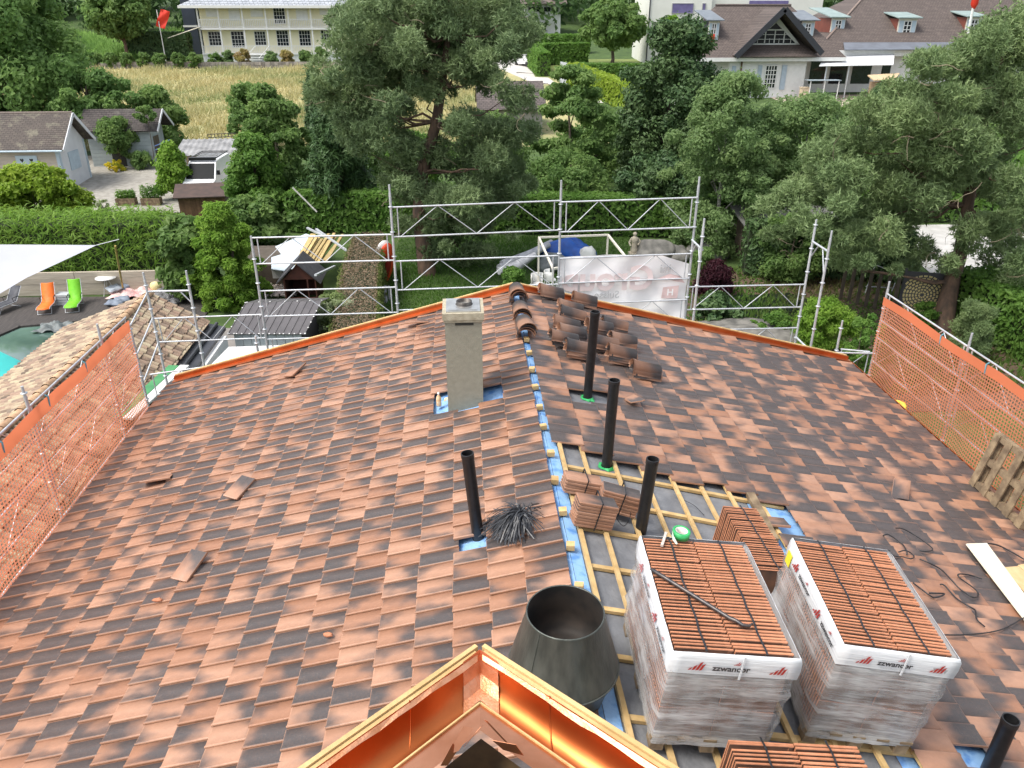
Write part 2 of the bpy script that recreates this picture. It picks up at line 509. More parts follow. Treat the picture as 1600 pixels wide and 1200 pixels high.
# walls under the roof
b = MB()
b.bb((-5.1, 0.4, 0.0), (7.3, 13.4, 3.95))
b.prism([(-5.1, 13.4, 3.95), (7.3, 13.4, 3.95), (RX, 13.4, 5.45)], (0, -0.4, 0))
b.build('wall', CREAM, house)

YF, YN = 14.0, 0.9          # far gable edge, near edge (below and behind the view)
XL, XR = -5.72, 7.88
# deck and membranes: thin layers on the rafters
b = MB()
for x0, x1, zf in ((XL, RX, zleft), (RX, XR, zright)):
    b.prism([(x0, YN, zf(x0) - .10), (x1, YN, zf(x1) - .10), (x1, YN, zf(x1) - .18), (x0, YN, zf(x0) - .18)], (0, YF - YN, 0))
b.build('roof_deck', OLDWOOD, house)
def sheet_r(x0, x1, y0, y1, zf, h, sag=0.0, n=10):
    m = MB(); nx = max(2, int((x1 - x0) / .3)); ny = max(2, int((y1 - y0) / .3))
    rg = random.Random(int(x0 * 10 + y0)); vs = []
    for j in range(ny + 1):
        for i in range(nx + 1):
            x = x0 + (x1 - x0) * i / nx; y = y0 + (y1 - y0) * j / ny
            vs.append((x, y, zf(x) + h + rg.uniform(-sag, sag)))
    fs = [(j * (nx + 1) + i, j * (nx + 1) + i + 1, (j + 1) * (nx + 1) + i + 1, (j + 1) * (nx + 1) + i) for j in range(ny) for i in range(nx)]
    return m.add(vs, fs, True)
sheet_r(XL + .02, RX - .002, YN + .02, YF - .02, zleft, -.075, .006).build('blue_membrane', BLUE, house)
sheet_r(RX + .13, 3.42, YN + .02, YF - .02, zright, -.085, .009).build('grey_underlay', GREYM, house)
sheet_r(RX + .002, RX + .125, YN + .02, YF - .02, zright, -.072, .004).build('blue_membrane', BLUE, house)
sheet_r(3.425, XR - .02, YN + .02, YF - .02, zright, -.083, .006).build('blue_membrane', BLUE, house)

# exposed lattice of battens on the right slope (battens run with the ridge, counter battens down the slope)
AL, AR = math.atan(TL), math.atan(TR)
for i, y in enumerate((2.35, 2.95, 3.55, 4.16, 4.76, 5.37, 5.97, 6.57, 7.14, 7.78)):
    b = MB(); j = rd.uniform(-.03, .03)
    x0, x1 = RX + .14, 3.80 + rd.uniform(-.05, .2)
    b.bar((x0, y + j, zright(x0) - .056), (x1, y - j - .03, zright(x1) - .056), .055, .034, (0, 0, 1))
    b.build('counter_batten', WOOD, house)
STEP_R, STEP_L = 0.370, 0.365
for k in range(8):
    x = RX + (.17 if k == 0 else .09 + k * STEP_R) * math.cos(AR)
    b = MB(); y1 = 8.35 if k < 7 else 7.6
    b.bar((x, 1.2, zright(x) - .022), (x + rd.uniform(-.02, .02), y1, zright(x) - .022), .045, .032, (math.sin(AR), 0, math.cos(AR)))
    b.build('batten', WOOD, house)
# short off-cut beam by the blue patch
b = MB(); p, q = right(1172, 772, .02), right(1210, 845, .02)
b.bar(p, q, .10, .06); b.build('off_cut_board', OLDWOOD, house)

# ridge blocks
y = 1.4
while y < 12.4:
    b = MB(); c = (RX + rd.uniform(-.015, .015), y + rd.uniform(-.04, .04), RZ - .02)
    b.box(c, (.085, rd.uniform(.06, .10), .06), Euler((0, rd.uniform(-.1, .1), rd.uniform(-.25, .25))).to_matrix())
    b.build('ridge_block', WOOD, house); y += .6

# ---- roof tiles
TW, TLEN, TTH = 0.223, 0.425, 0.020
PROF = [(0.0, 0.007), (0.003, 0.0155), (0.012, 0.019), (0.022, 0.016), (0.034, 0.0085), (0.10, 0.0045), (0.2170, 0.0)]
def tile_arrays():
    """one clay tile: x across, y down the slope, z up; returns verts, quads, uv"""
    v, uv = [], []
    n = len(PROF)
    for (yy, zz, vv) in ((0.0, 0.0, 0.0), (TLEN - .012, 0.0, 0.94), (TLEN, -.005, 1.0), (TLEN, -TTH, 1.0), (0.0, -TTH, 0.0)):
        for (px_, pz) in PROF:
            lift = 0.024 * yy / TLEN
            v.append((px_, yy, pz + zz + lift)); uv.append((px_ / TW, vv, 0, 1))
    f = []
    for r_ in range(3):
        for i in range(n - 1):
            f.append((r_ * n + i, (r_ + 1) * n + i, (r_ + 1) * n + i + 1, r_ * n + i + 1))
    f.append((0, 4 * n, 3 * n, n)); f.append((n - 1, 2 * n - 1, 3 * n + n - 1, 4 * n + n - 1))
    return np.array(v), np.array(f), np.array(uv)
TV, TF, TUV = tile_arrays()
SMOOTH1 = [i < len(PROF) - 1 for i in range(len(TF))]

def slope_frame(side, s, y):
    """matrix of a tile whose upper edge lies s metres down the slope"""
    a = AL if side < 0 else AR
    ca, sa = math.cos(a), math.sin(a)
    Y = Vector((side * ca, 0, -sa)); Z = Vector((side * sa, 0, ca)); X = Y.cross(Z)
    o = Vector((RX, y, RZ)) + Y * s
    m = Matrix((X, Y, Z)).transposed().to_4x4(); m.translation = o
    return m

tiles = []
for side, step, ncourse in ((-1, STEP_L, 19), (1, STEP_R, 19)):
    for k in range(ncourse):
        s = 0.055 + k * step
        y = YN + (0.5 if k % 2 else 0.0) * TW
        while y + TW < YF + .06:
            y0 = y if side < 0 else y + TW          # x axis of the right slope runs towards the viewer
            cy = y + TW / 2
            cx = RX + side * (s + step / 2) * math.cos(AL if side < 0 else AR)
            skip = False
            if side < 0:
                if -0.36 < cx < 0.36 and 9.62 < cy < 10.48: skip = True       # around the chimney
                if 0.2 < cx < 0.5 and 9.75 < cy < 10.2: skip = True
                if -0.6 < cx < -0.25 and 9.75 < cy < 10.0: skip = True
                if -0.17 < cx < 0.19 and 6.52 < cy < 6.77: skip = True        # around the front vent pipe
            else:
                lim = 8.16 if cx < 1.75 else (7.98 if cx < 2.55 else 7.92)
                if cx < 3.45 and cy < lim: skip = True
                if 3.45 <= cx < 3.8 and 7.12 < cy < 7.75: skip = True
                if 1.4 < cx < 2.1 and 9.52 < cy < 9.95: skip = True
                if 4.0 < cx < 4.4 and 3.95 < cy < 4.18: skip = True
            if not skip:
                jm = slope_frame(side, s + rd.gauss(0, .004), y0 + rd.gauss(0, .0015))
                jm = jm @ Matrix.Translation((0, 0, rd.uniform(-.001, .003))) @ Euler((rd.gauss(0, .004), rd.gauss(0, .006), rd.gauss(0, .005))).to_matrix().to_4x4()
                p = jm.translation
                tiles.append((jm, side, cx, cy))
            y += TW

def proj(p):
    d = Vector(p) - CAM; c = d.dot(FW)
    return 800 + F_PX * d.dot(RT) / c, 600 - F_PX * d.dot(UP) / c, c
def size_of(t):
    u, v, c = proj(t[0] @ Vector((TW / 2, TLEN / 2, 0)))
    if not (-20 < u < 1620 and 0 < v < 1215): return 0
    if 480 < u < 1030 and v > 1010 + abs(u - 752) * .7 - 5: return 0        # under the gutter corner
    if t[1] > 0 and 980 < u < 1450 and v > 830: return 0                     # behind the pallets
    return 1.0 / c ** 3 * (0.6 if t[1] > 0 else 1.0) * abs((t[0].translation - CAM).normalized().dot(t[0].to_3x3() @ Vector((0, 0, 1))))
tiles.sort(key=size_of, reverse=True)
NSINGLE = 300
def tile_mesh(name, rnd, warp=0.0):
    me = bpy.data.meshes.new(name)
    me.from_pydata([tuple(p) for p in TV], [], [tuple(f) for f in TF.tolist()])
    for nm, val in (('rnd', np.tile(np.array([rnd]), (len(TV), 1))), ('tuv', TUV)):
        a = me.attributes.new(nm, 'FLOAT_COLOR', 'POINT'); a.data.foreach_set('color', val.astype(np.float32).ravel())
    me.polygons.foreach_set('use_smooth', SMOOTH1); me.materials.append(M_TILE); me.update()
    return me
VARIANTS = [tile_mesh('tile', (rd.random(), min(1, max(0, rd.gauss(.5, .30))), rd.random(), 1)) for _ in range(70)]
hl = Matrix.Translation(-house.location)
for t in tiles[:NSINGLE]:
    o = bpy.data.objects.new('tile', rd.choice(VARIANTS)); COL.objects.link(o)
    o.parent = house; o.matrix_local = hl @ t[0]
rest = tiles[NSINGLE:]
mats_ = np.array([np.array(t[0]) for t in rest])                 # (n,4,4)
co = np.einsum('nij,vj->nvi', mats_[:, :3, :3], TV) + mats_[:, None, :3, 3]
nv = len(TV)
fc = (TF[None] + (np.arange(len(rest)) * nv)[:, None, None]).reshape(-1, 4)
rn = np.stack([rng.random(len(rest)), np.clip(rng.normal(.5, .30, len(rest)), 0, 1), rng.random(len(rest)), np.ones(len(rest))], 1)
o = np_mesh('tile_field', co.reshape(-1, 3), fc, M_TILE, house,
            {'rnd': np.repeat(rn, nv, 0), 'tuv': np.tile(TUV, (len(rest), 1))})
o.data.polygons.foreach_set('use_smooth', SMOOTH1 * len(rest))
o['kind'] = 'stuff'; o['label'] = 'flamed clay roof tiles laid in rows farther up both slopes'

# far gable edge: copper verge flashing with a thin timber strip outside it
for sgn, x1, zf in ((-1, XL - .02, zleft), (1, XR + .02, zright)):
    N = 9; xs = [RX + (x1 - RX) * i / N for i in range(N + 1)]
    for i in range(N):
        a, c = xs[i], xs[i + 1]; e = rd.uniform(-.006, .006)
        b = MB()
        for (ya, yb, ha, hb) in ((13.93, 14.07, .035 + e, .045), (14.07, 14.075, .045, .10), (14.075, 14.14, .10, .085)):
            b.slab([(a, ya, zf(a) + ha), (c, ya, zf(c) + ha), (c, yb, zf(c) + hb), (a, yb, zf(a) + hb)], .004)
        b.build('copper_verge', COPPER, house)
    b = MB(); b.bar((RX + sgn * .03, 14.17, zf(RX + sgn * .03) + .075), (x1, 14.17, zf(x1) + .075), .05, .05); b.build('verge_board', WOOD, house)
    b = MB(); b.bar((RX, 14.12, zf(RX) - .1), (x1, 14.12, zf(x1) - .1), .03, .2); b.build('barge_board', OLDWOOD, house)
# half-round copper gutters on both eaves
for sgn, x, zf in ((-1, XL, zleft), (1, XR, zright)):
    b = MB(); n = 9; y0, y1 = YN, YF + .1
    cx, cz = x + sgn * .05, zf(x) - .05
    for seg in range(7):
        ya, yb = y0 + (y1 - y0) * seg / 7, y0 + (y1 - y0) * (seg + 1) / 7 + .02
        rr = .085 + .002 * (seg % 2)
        vs = []
        for yy in (ya, yb):
            for i in range(n + 1):
                t = PI + PI * i / n
                vs.append((cx + rr * math.cos(t), yy, cz + rr * math.sin(t)))
        b.add(vs, [(i, i + 1, n + 2 + i, n + 1 + i) for i in range(n)], True)
    b.tube([(cx + sgn * .085, y0, cz + .004), (cx + sgn * .085, y1, cz + .004)], .011, 8)
    b.build('copper_gutter', COPPER, house)

# chimney
c0 = Vector((-0.02, 10.06, 0)); 
ch = MB(); ch.bb((-0.27, 9.79, 5.0), (0.235, 10.34, 6.70))
chim = ch.build('chimney', RENDER, house)
b = MB(); b.bb((-0.285, 9.77, 6.70), (0.25, 10.36, 6.74)); b.bb((-0.30, 9.755, 6.74), (0.265, 10.375, 6.835)); b.build('chimney_cap', STONE, chim)
b = MB(); b.bb((-0.25, 9.80, 6.836), (0.215, 10.33, 6.852)); b.bb((-.215, 9.835, 6.853), (.18, 10.295, 6.862)); b.build('metal_cover', TIN, chim)
b = MB(); b.lathe([(.12, 6.862), (.108, 6.875), (.108, 6.91), (.098, 6.91), (.096, 6.80), (0.001, 6.80)], 24, (0.0, 10.06, 0)); b.build('flue_pipe', mat('sooty_steel', (.12, .11, .10), (.05, .045, .04), 8, rough=.5, metal=.6), chim)
b = MB(); b.bb((-0.13, 9.782, 6.655), (0.12, 9.80, 6.69)); b.build('vent_slot', mat('slot_dark', (.03, .03, .025)), chim)

# vent pipes
def pipe(base, ztop, r, tape=None, n=24):
    b = MB(); x, y, z = base
    A = Vector(base); T = Vector(ztop); d = (T - A); H = d.length; d.normalize()
    b.tube([A - d * .2, A + d * (H - .06), A + d * (H - .055), T], [r, r, r + .004, r + .004], n, cap=False)
    b.tube([T, T + d * .002], [r + .004, r - .006], n, cap=False); b.tube([T + d * .002, T - d * .5], r - .006, n, cap=False)
    q = T - d * .5; b.tube([q, q - d * .001], [r - .006, .001], n, cap=False)
    p = b.build('vent_pipe', BLACK, house)
    if tape:
        b = MB(); n2 = 16
        vs = []; rg = random.Random(int(x * 100))
        for i in range(n2):
            t = 2 * PI * i / n2; q = r * rg.uniform(1.35, 2.0)
            vs.append((x + q * math.cos(t), y + q * math.sin(t), zright(x + q * math.cos(t)) - .072))
        for i in range(n2):
            t = 2 * PI * i / n2; q = r * 1.12
            vs.append((x + q * math.cos(t), y + q * math.sin(t), z + .0))
        b.add(vs, [(i, (i + 1) % n2, n2 + (i + 1) % n2, n2 + i) for i in range(n2)])
        b.build('green_seal', GREEN, p)
    return p
for (u, v, side, vt, tp) in ((747, 838, 'l', 708, 0), (918, 620, 'r', 487, 1), (948, 727, 'r', 594, 1), (1001, 830, 'r', 717, 0), (1545, 1204, 'r', 1124, 0)):
    p = (left if side == 'l' else right)(u, v, -.05)
    ut = {747: 730, 918: 930, 948: 960, 1001: 1020, 1545: 1580}[u]
    pipe(p, ony(ut, vt, p.y), .064 if u != 1545 else .062, tp)

# ---- upper roof corner in front of the lens: box gutter of copper inside timber rims
AP = Vector((0.02, 1.912, 8.6))                     # outer corner
DL = Vector((-0.757, -0.653, 0)); DR = Vector((0.722, -0.692, 0))
GL = 2.6
def arm(d):
    n = Vector((-d.y, d.x, 0))
    if n.y > 0: n = -n
    return d, n                                    # n points inwards (towards the viewer)
def corner_path(off, z, l=GL):
    """the two arms offset inwards by off: end of left arm, corner, end of right arm"""
    dl, nl = arm(DL); dr, nr = arm(DR)
    a, c = AP + nl * off, AP + nr * off
    # intersection of the offset lines
    det = dl.x * (-dr.y) + dr.x * dl.y
    t = ((c.x - a.x) * (-dr.y) + dr.x * (c.y - a.y)) / det
    k = a + dl * t
    return [Vector((*(k + dl * l).xy, z)), Vector((*k.xy, z)), Vector((*(k + dr * l).xy, z))]
turret = MB()
inner = corner_path(.19, 8.42, 2.2)
back = Vector((0.0, -2.2, 8.42))
turret.prism([inner[0], inner[1], inner[2], back], (0, 0, -3.4))
turret.build('turret_wall', CREAM, house)
turret = MB(); inner = corner_path(.17, 8.425, 2.2); turret.prism([inner[0], inner[1], inner[2], back + Vector((0, 0, .005))], (0, 0, .03)); turret.build('turret_deck', mat('pit_wood', (.13, .085, .035), (.06, .04, .02), 12), house)
# gutter trough: profile (offset inwards, height)
prof = [(.030, .030), (.034, -.012), (.048, -.050), (.075, -.078), (.11, -.085), (.14, -.070), (.158, -.035), (.166, .006), (.170, .012)]
for armi in (0, 2):
    b = MB(); vs = []; NS = 26
    rg = random.Random(armi)
    for (o_, h) in prof:
        pth = corner_path(o_, 8.6 + h)
        A, K = pth[1], pth[armi]
        for j in range(NS + 1):
            t = j / NS; p = A.lerp(K, t)
            wob = .004 * math.sin(t * 31 + o_ * 40 + armi) + .003 * math.sin(t * 13 + armi * 2)
            vs.append((p.x, p.y, p.z + wob * (1 if .03 < o_ < .17 else .2)))
    n = NS + 1
    b.add(vs, [(i * n + j, i * n + j + 1, (i + 1) * n + j + 1, (i + 1) * n + j) for i in range(len(prof) - 1) for j in range(NS)], True)
    b.build('copper_gutter', COPPER, house)
    # folded seams across the trough
    for ts in (.11, .30, .62):
        b = MB(); pts = []
        for (o_, h) in prof[:8]:
            pth = corner_path(o_, 8.6 + h + .003); pts.append(pth[1].lerp(pth[armi], ts))
        b.tube(pts, .0022, 5); b.build('solder_seam', COPPER, house)
# crumpled copper corner piece
b = MB(); pts = []
for (o_, h) in prof[:9]:
    pl = corner_path(o_, 8.6 + h + .005)
    pts.append((pl[1].lerp(pl[0], .028), pl[1] + Vector((0, 0, .004)), pl[1].lerp(pl[2], .030)))
for i in range(len(pts) - 1):
    b.poly([pts[i][0], pts[i][1], pts[i + 1][1], pts[i + 1][0]]); b.poly([pts[i][1], pts[i][2], pts[i + 1][2], pts[i + 1][1]])
b.build('copper_corner_patch', mat('scuffed_copper', (.80, .42, .25), (.62, .27, .13), 20, rough=.42, metal=.85, bump=.12), house)
# timber rims: outer double lath, peeling copper lip on top
for armi in (0, 2):
    for (o0, w_, z_, h_) in ((-.004, .015, 8.610, .045), (.0125, .014, 8.602, .045)):
        pth = corner_path(o0 + w_ / 2, z_)
        A = pth[1].lerp(pth[armi], .006)
        b = MB(); b.bar(A, pth[armi], w_, h_); b.build('timber_rim', WOOD, house)
    b = MB(); rg = random.Random(5 + armi); vs = []
    n = 40
    for j in range(n + 1):
        t = .004 + .99 * j / n
        p0 = corner_path(.0, 8.6)[1].lerp(corner_path(.0, 8.6)[armi], t)
        q0 = corner_path(.0275, 8.6)[1].lerp(corner_path(.030, 8.6)[armi], t)
        q1 = corner_path(.042 + rg.uniform(0, .004), 8.6)[1].lerp(corner_path(.044, 8.6)[armi], t)
        e = rg.uniform(0, .004)
        vs += [(q0.x, q0.y, 8.6270 + e * .2), (q1.x, q1.y, 8.622 - rg.uniform(0, .01))]
    b.add(vs, [(2 * j, 2 * j + 1, 2 * j + 3, 2 * j + 2) for j in range(n)])
    b.build('copper_lip', mat('scuffed_copper', (1, 1, 1)), house)
    pth = corner_path(.173, 8.615); b = MB(); b.bar(pth[1], pth[armi], .005, .007)
    b.build('timber_fillet', WOOD, house)
# flashing inside the corner: sheet rising towards the viewer with a torn cut-out round a dark outlet
PINKC = mat('dull_copper_sheet', (.66, .30, .17), (.50, .20, .10), 6, rough=.34, metal=.95, bump=.25, bscale=6)
for armi in (0, 2):
    a = corner_path(.176, 8.612); c = corner_path(.262, 8.640); e = corner_path(.62, 8.70)
    b = MB(); N = 14; vs = []
    rg = random.Random(31 + armi)
    for j in range(N + 1):
        t = j / N * .8
        p, q = a[1].lerp(a[armi], t), c[1].lerp(c[armi], t)
        tt = min(1.0, j / 4.0)
        q = q.lerp(a[1].lerp(a[armi], t) + (c[1] - a[1]) * .9, 1 - tt) if False else q
        q = Vector((q.x, q.y, q.z + rg.uniform(-.004, .004)))
        vs += [p, q]
    b.add(vs, [(2 * j, 2 * j + 1, 2 * j + 3, 2 * j + 2) for j in range(N)])
    b.build('copper_flashing', PINKC, house)
    # sheet behind the hole
    b = MB(); vs = []
    for j in range(2, N + 1):
        t = j / N * .8
        q = c[1].lerp(c[armi], t); r_ = e[1].lerp(e[armi], max(0.02, t - .10))
        vs += [Vector((q.x, q.y, q.z)), Vector((r_.x, r_.y, 8.66 + .04))]
    m_ = len(vs) // 2
    b.add(vs, [(2 * j, 2 * j + 1, 2 * j + 3, 2 * j + 2) for j in range(m_ - 1)])
    b.build('copper_flashing', PINKC, house)
# torn, folded tongues of sheet round the opening
kc = corner_path(.275, 8.645)[1]
for i, (dx, dy, dz, sx) in enumerate(((-.055, -.045, .03, .05), (.05, -.03, .035, .055), (-.02, -.02, .02, .04), (.075, -.075, .03, .05), (-.085, -.085, .02, .045))):
    b = MB(); p = kc + Vector((dx, dy, dz)); rg = random.Random(i)
    w1 = Vector((rg.uniform(-1, 1), rg.uniform(-1, 1), .3)).normalized() * sx; w2 = Vector((rg.uniform(-1, 1), rg.uniform(-1, 1), -.4)).normalized() * sx * .8
    b.slab([p - w1, p + w2 * .6, p + w1, p - w2], .0015)
    b.build('torn_copper_tongue', PINKC, house)
b = MB(); pit = kc + Vector((0.0, -.16, -.05))
b.bb((pit.x - .2, pit.y - .26, 8.50), (pit.x + .2, pit.y + .1, 8.54)); b.build('outlet_board', mat('pit_wood', (.13, .085, .035), (.06, .04, .02), 12), house)
b = MB(); b.lathe([(.05, 8.545), (.056, 8.60), (.06, 8.60), (.062, 8.54)], 20, (pit.x, pit.y + .02, 0)); b.lathe([(.052, 8.548), (.001, 8.548)], 20, (pit.x, pit.y + .02, 0))
b.build('outlet_pipe', BLACK, house)

# ================================================================== THINGS ON THE ROOF
# big conical cowl
cw = thing('roof_cowl', 'large dark grey green conical metal cowl standing open beside the ridge', 'cowl', (0.69, 4.4, 5.45))
ZINC = mat('patina_zinc', (.125, .135, .12), (.07, .078, .07), 3.5, rough=.42, metal=.55, bump=.15, stretch=(3, 3, .6), detail=9)
b = MB(); b.lathe([(.285, 6.46), (.292, 6.465), (.297, 6.455), (.293, 6.44), (.415, 6.00), (.425, 5.96), (.425, 5.945), (.41, 5.94), (.36, 5.78), (.30, 5.55), (.30, 5.40)], 48, (.69, 4.4, 0)); b.build('cone', ZINC, cw)
b = MB(); b.lathe([(.285, 6.46), (.283, 6.42), (.29, 6.2), (.27, 6.05), (.20, 6.03), (.001, 6.03)], 48, (.69, 4.4, 0)); b.build('inner_duct', mat('dark_duct', (.030, .022, .017), (.010, .009, .008), 6, rough=.7), cw)  # inside of the duct coloured near black
b = MB()
for t0 in (2.5, 3.9):
    d = Vector((math.cos(t0), math.sin(t0), 0)); b.tube([Vector((.69, 4.4, 6.44)) + d * .294, Vector((.69, 4.4, 5.98)) + d * .424], .004, 6)
b.tube([(.69 + .427 * math.cos(i * PI / 24), 4.4 + .427 * math.sin(i * PI / 24), 5.95) for i in range(49)], .008, 6)
b.build('seam', ZINC, cw)

# ---- clay ridge tiles stacked loose
def ridge_tile_mesh(rnd):
    L_, w0, w1, t = .47, .150, .136, .017
    n = 12; v, uv, f = [], [], []
    rows = ((0.0, w0 + .010), (.05, w0 + .010), (.055, w0), (L_, w1))
    for layer in (0, 1):
        for (x, w) in rows:
            rr = w - (t if layer else 0)
            for i in range(n + 1):
                a = PI * i / n
                v.append((x - L_ / 2, rr * math.cos(a), rr * .92 * math.sin(a))); uv.append((.1 + .8 * i / n, x / L_ * .9, 0, 1))
    R_ = len(rows); m = n + 1
    for layer in (0, 1):
        o = layer * R_ * m
        for r_ in range(R_ - 1):
            for i in range(n):
                f.append((o + r_ * m + i, o + r_ * m + i + 1, o + (r_ + 1) * m + i + 1, o + (r_ + 1) * m + i))
    q = R_ * m
    for r_ in (0, R_ - 1):
        for i in range(n): f.append((r_ * m + i, r_ * m + i + 1, q + r_ * m + i + 1, q + r_ * m + i))
    for r_ in range(R_ - 1):
        for i in (0, n): f.append((r_ * m + i, (r_ + 1) * m + i, q + (r_ + 1) * m + i, q + r_ * m + i))
    me = bpy.data.meshes.new('ridge_tile'); me.from_pydata(v, [], f)
    for nm, val in (('rnd', np.tile(np.array([rnd]), (len(v), 1))), ('tuv', np.array(uv))):
        a = me.attributes.new(nm, 'FLOAT_COLOR', 'POINT'); a.data.foreach_set('color', val.astype(np.float32).ravel())
    me.materials.append(M_RIDGE); me.update(); me.shade_smooth() if hasattr(me, 'shade_smooth') else None
    return me
M_RIDGE = tile_material('clay_ridge_tile', 1.0)
RV = [ridge_tile_mesh((rd.choice((.25, .75)) + rd.uniform(-.03, .03), rd.uniform(.26, .48), rd.random(), 1)) for _ in range(10)]
ORD = ['lowest', 'second', 'third', 'fourth', 'fifth']
def rstack(c, n, yaw, pitch, where, rollj=0.0, gap=.042):
    for k in range(n):
        pos = 'topmost' if k == n - 1 else ORD[k]
        o = bpy.data.objects.new('ridge_tile', rd.choice(RV)); COL.objects.link(o)
        e = Matrix.Rotation(yaw + rd.gauss(0, .03), 4, 'Z') @ Matrix.Rotation(pitch, 4, 'Y') @ Matrix.Rotation(rollj + rd.gauss(0, .03), 4, 'X')
        o.matrix_world = Matrix.Translation(Vector(c) + Vector((rd.gauss(0, .008), rd.gauss(0, .008), k * gap))) @ e
        tag(o, '%s clay ridge tile in %s' % (pos, where), 'ridge tile', 'loose clay ridge tiles')
Z8 = lambda zx, zy: (760 + zx / 3.75, 280 + zy / 3.75)
spots = [((378, 690), 'the farthest stack beside the gable edge'), ((570, 735), 'the stack against the far copper edge'),
         ((485, 770), 'the pile just below the two gable-edge stacks'), ((500, 822), 'the pile between the gable edge and the tall pipe'),
         ((462, 868), 'the small stack nearest the ridge line'), ((495, 915), 'the pile tucked behind the front left stack'),
         ((450, 965), 'the front left stack near the ridge'), ((540, 1035), 'the stack touching the left of the tall pipe'),
         ((745, 885), 'the stack farthest right behind the tall pipe'), ((655, 895), 'the stack partly hidden by the tall pipe top'),
         ((790, 975), 'the middle stack right of the tall pipe'), ((685, 995), 'the stack just right of the tall pipe'),
         ((785, 1068), 'the stack in front of the right-hand stacks'), ((925, 1150), 'the lowest right stack, nearest the eave')]
for i, ((zx, zy), wh) in enumerate(spots):
    p = right(*Z8(zx, zy), .06)
    n = (3, 3, 2, 3, 2, 2, 3, 4, 3, 3, 3, 3, 4, 3)[i]
    rstack(p, n, rd.gauss(-.02, .07), AR, wh)
for (u, v, n, wh) in ((815, 462, 4, 'the farthest stack astride the ridge'), (818, 489, 3, 'the middle stack astride the ridge'), (822, 515, 4, 'the nearest stack astride the ridge')):
    p = onz(u, v, RZ + .08); rstack((RX, p.y, RZ + .03), n, PI / 2 + .03, 0.0, wh, gap=.038)

# ---- loose flat tiles and shards
def loose_tile(p, yaw, tilt, roll, label, name='loose_tile'):
    o = bpy.data.objects.new(name, tile_mesh('loose_tile', (rd.random(), rd.uniform(.05, .4), rd.random(), 1))); COL.objects.link(o)
    o.matrix_world = Matrix.Translation(p) @ Matrix.Rotation(yaw, 4, 'Z') @ Matrix.Rotation(tilt, 4, 'X') @ Matrix.Rotation(roll, 4, 'Y') @ Matrix.Translation((-TW / 2, -TLEN / 2, 0))
    tag(o, label, 'tile', 'loose clay tiles on the roof')
loose_tile(left(245, 748, .075), 1.75, -.1, .25, 'loose clay tile lying skewed on the left slope nearest the copper gutter')
loose_tile(left(374, 762, .08), 2.75, -.2, -.15, 'loose clay tile lying upside down mid left slope')
loose_tile(left(296, 884, .09), 2.8, -.3, -.1, 'loose dark clay tile propped on the lower left slope')
loose_tile(left(461, 578, .075), 2.7, -.25, .2, 'broken-cornered loose clay tile near the far left verge')
loose_tile(left(651, 503, .08), 1.7, -.05, .15, 'loose dark clay tile beside the far copper verge left of the chimney')
loose_tile(right(988, 624, .055), PI + .15, .22, .0, 'loose clay tile lying right of the second vent pipe')
loose_tile(right(1408, 765, .07), -.55, .1, -.15, 'loose clay tile lying aslant in the middle of the right slope')
loose_tile(right(1203, 815, .02), PI / 2, .1, .1, 'dark clay tile lying on the blue membrane patch')
for i, (u, v, lab) in enumerate(((246, 937, 'small broken clay shard on the lower left slope'), (513, 992, 'rounded broken clay shard below the straps bundle'))):
    b = MB(); p = left(u, v, .055); b.blob((0, 0, 0), (.05, .03, .022), i, 7, 5, .5)
    o = b.build('clay_shard', mat('clay_shard', (.52, .22, .12), (.42, .17, .09), 30, rough=.8)); o.location = p; tag(o, lab, 'shard', 'clay shards')

# ---- strapped bundles of flat tiles on the battens
STRAP = mat('black_strap', (.012, .012, .013), (.03, .03, .033), 40, rough=.45)
def bundle(u, v, yaw, n, label, L_=.42, W_=.22, rows=1):
    p = right(u, v, .0)
    t = thing('tile_bundle', label, 'tile bundle', p, 'strapped bundles of tiles on the battens')
    t.rotation_euler = Euler((0, AR, yaw))
    for k in range(n):
        o = bpy.data.objects.new('tile', rd.choice(VARIANTS)); COL.objects.link(o); o.parent = t
        o.matrix_local = Matrix.Translation((0, rd.gauss(0, .004), .02 + k * .037)) @ Matrix.Rotation(PI / 2, 4, 'Z') @ Matrix.Rotation(-.03, 4, 'X') @ Matrix.Rotation(rd.gauss(0, .012), 4, 'Z') @ Matrix.Translation((-TW / 2, -TLEN / 2, .0))
    b = MB(); h = .045 + n * .037
    b.bar((.02, -.128, 0), (.02, -.128, h), .014, .003, (0, 1, 0)); b.bar((.02, -.128, h), (.02, .128, h), .014, .003); b.bar((.02, .128, 0), (.02, .128, h), .014, .003, (0, 1, 0))
    o = b.build('strap', STRAP, None); o.parent = t
bundle(905, 768, .04, 5, 'bundle of five clay tiles farthest up against the ridge battens')
bundle(921, 818, .06, 8, 'tallest strapped bundle of clay tiles nearest the ridge')
bundle(961, 796, -.12, 7, 'strapped bundle of clay tiles right of the two others')

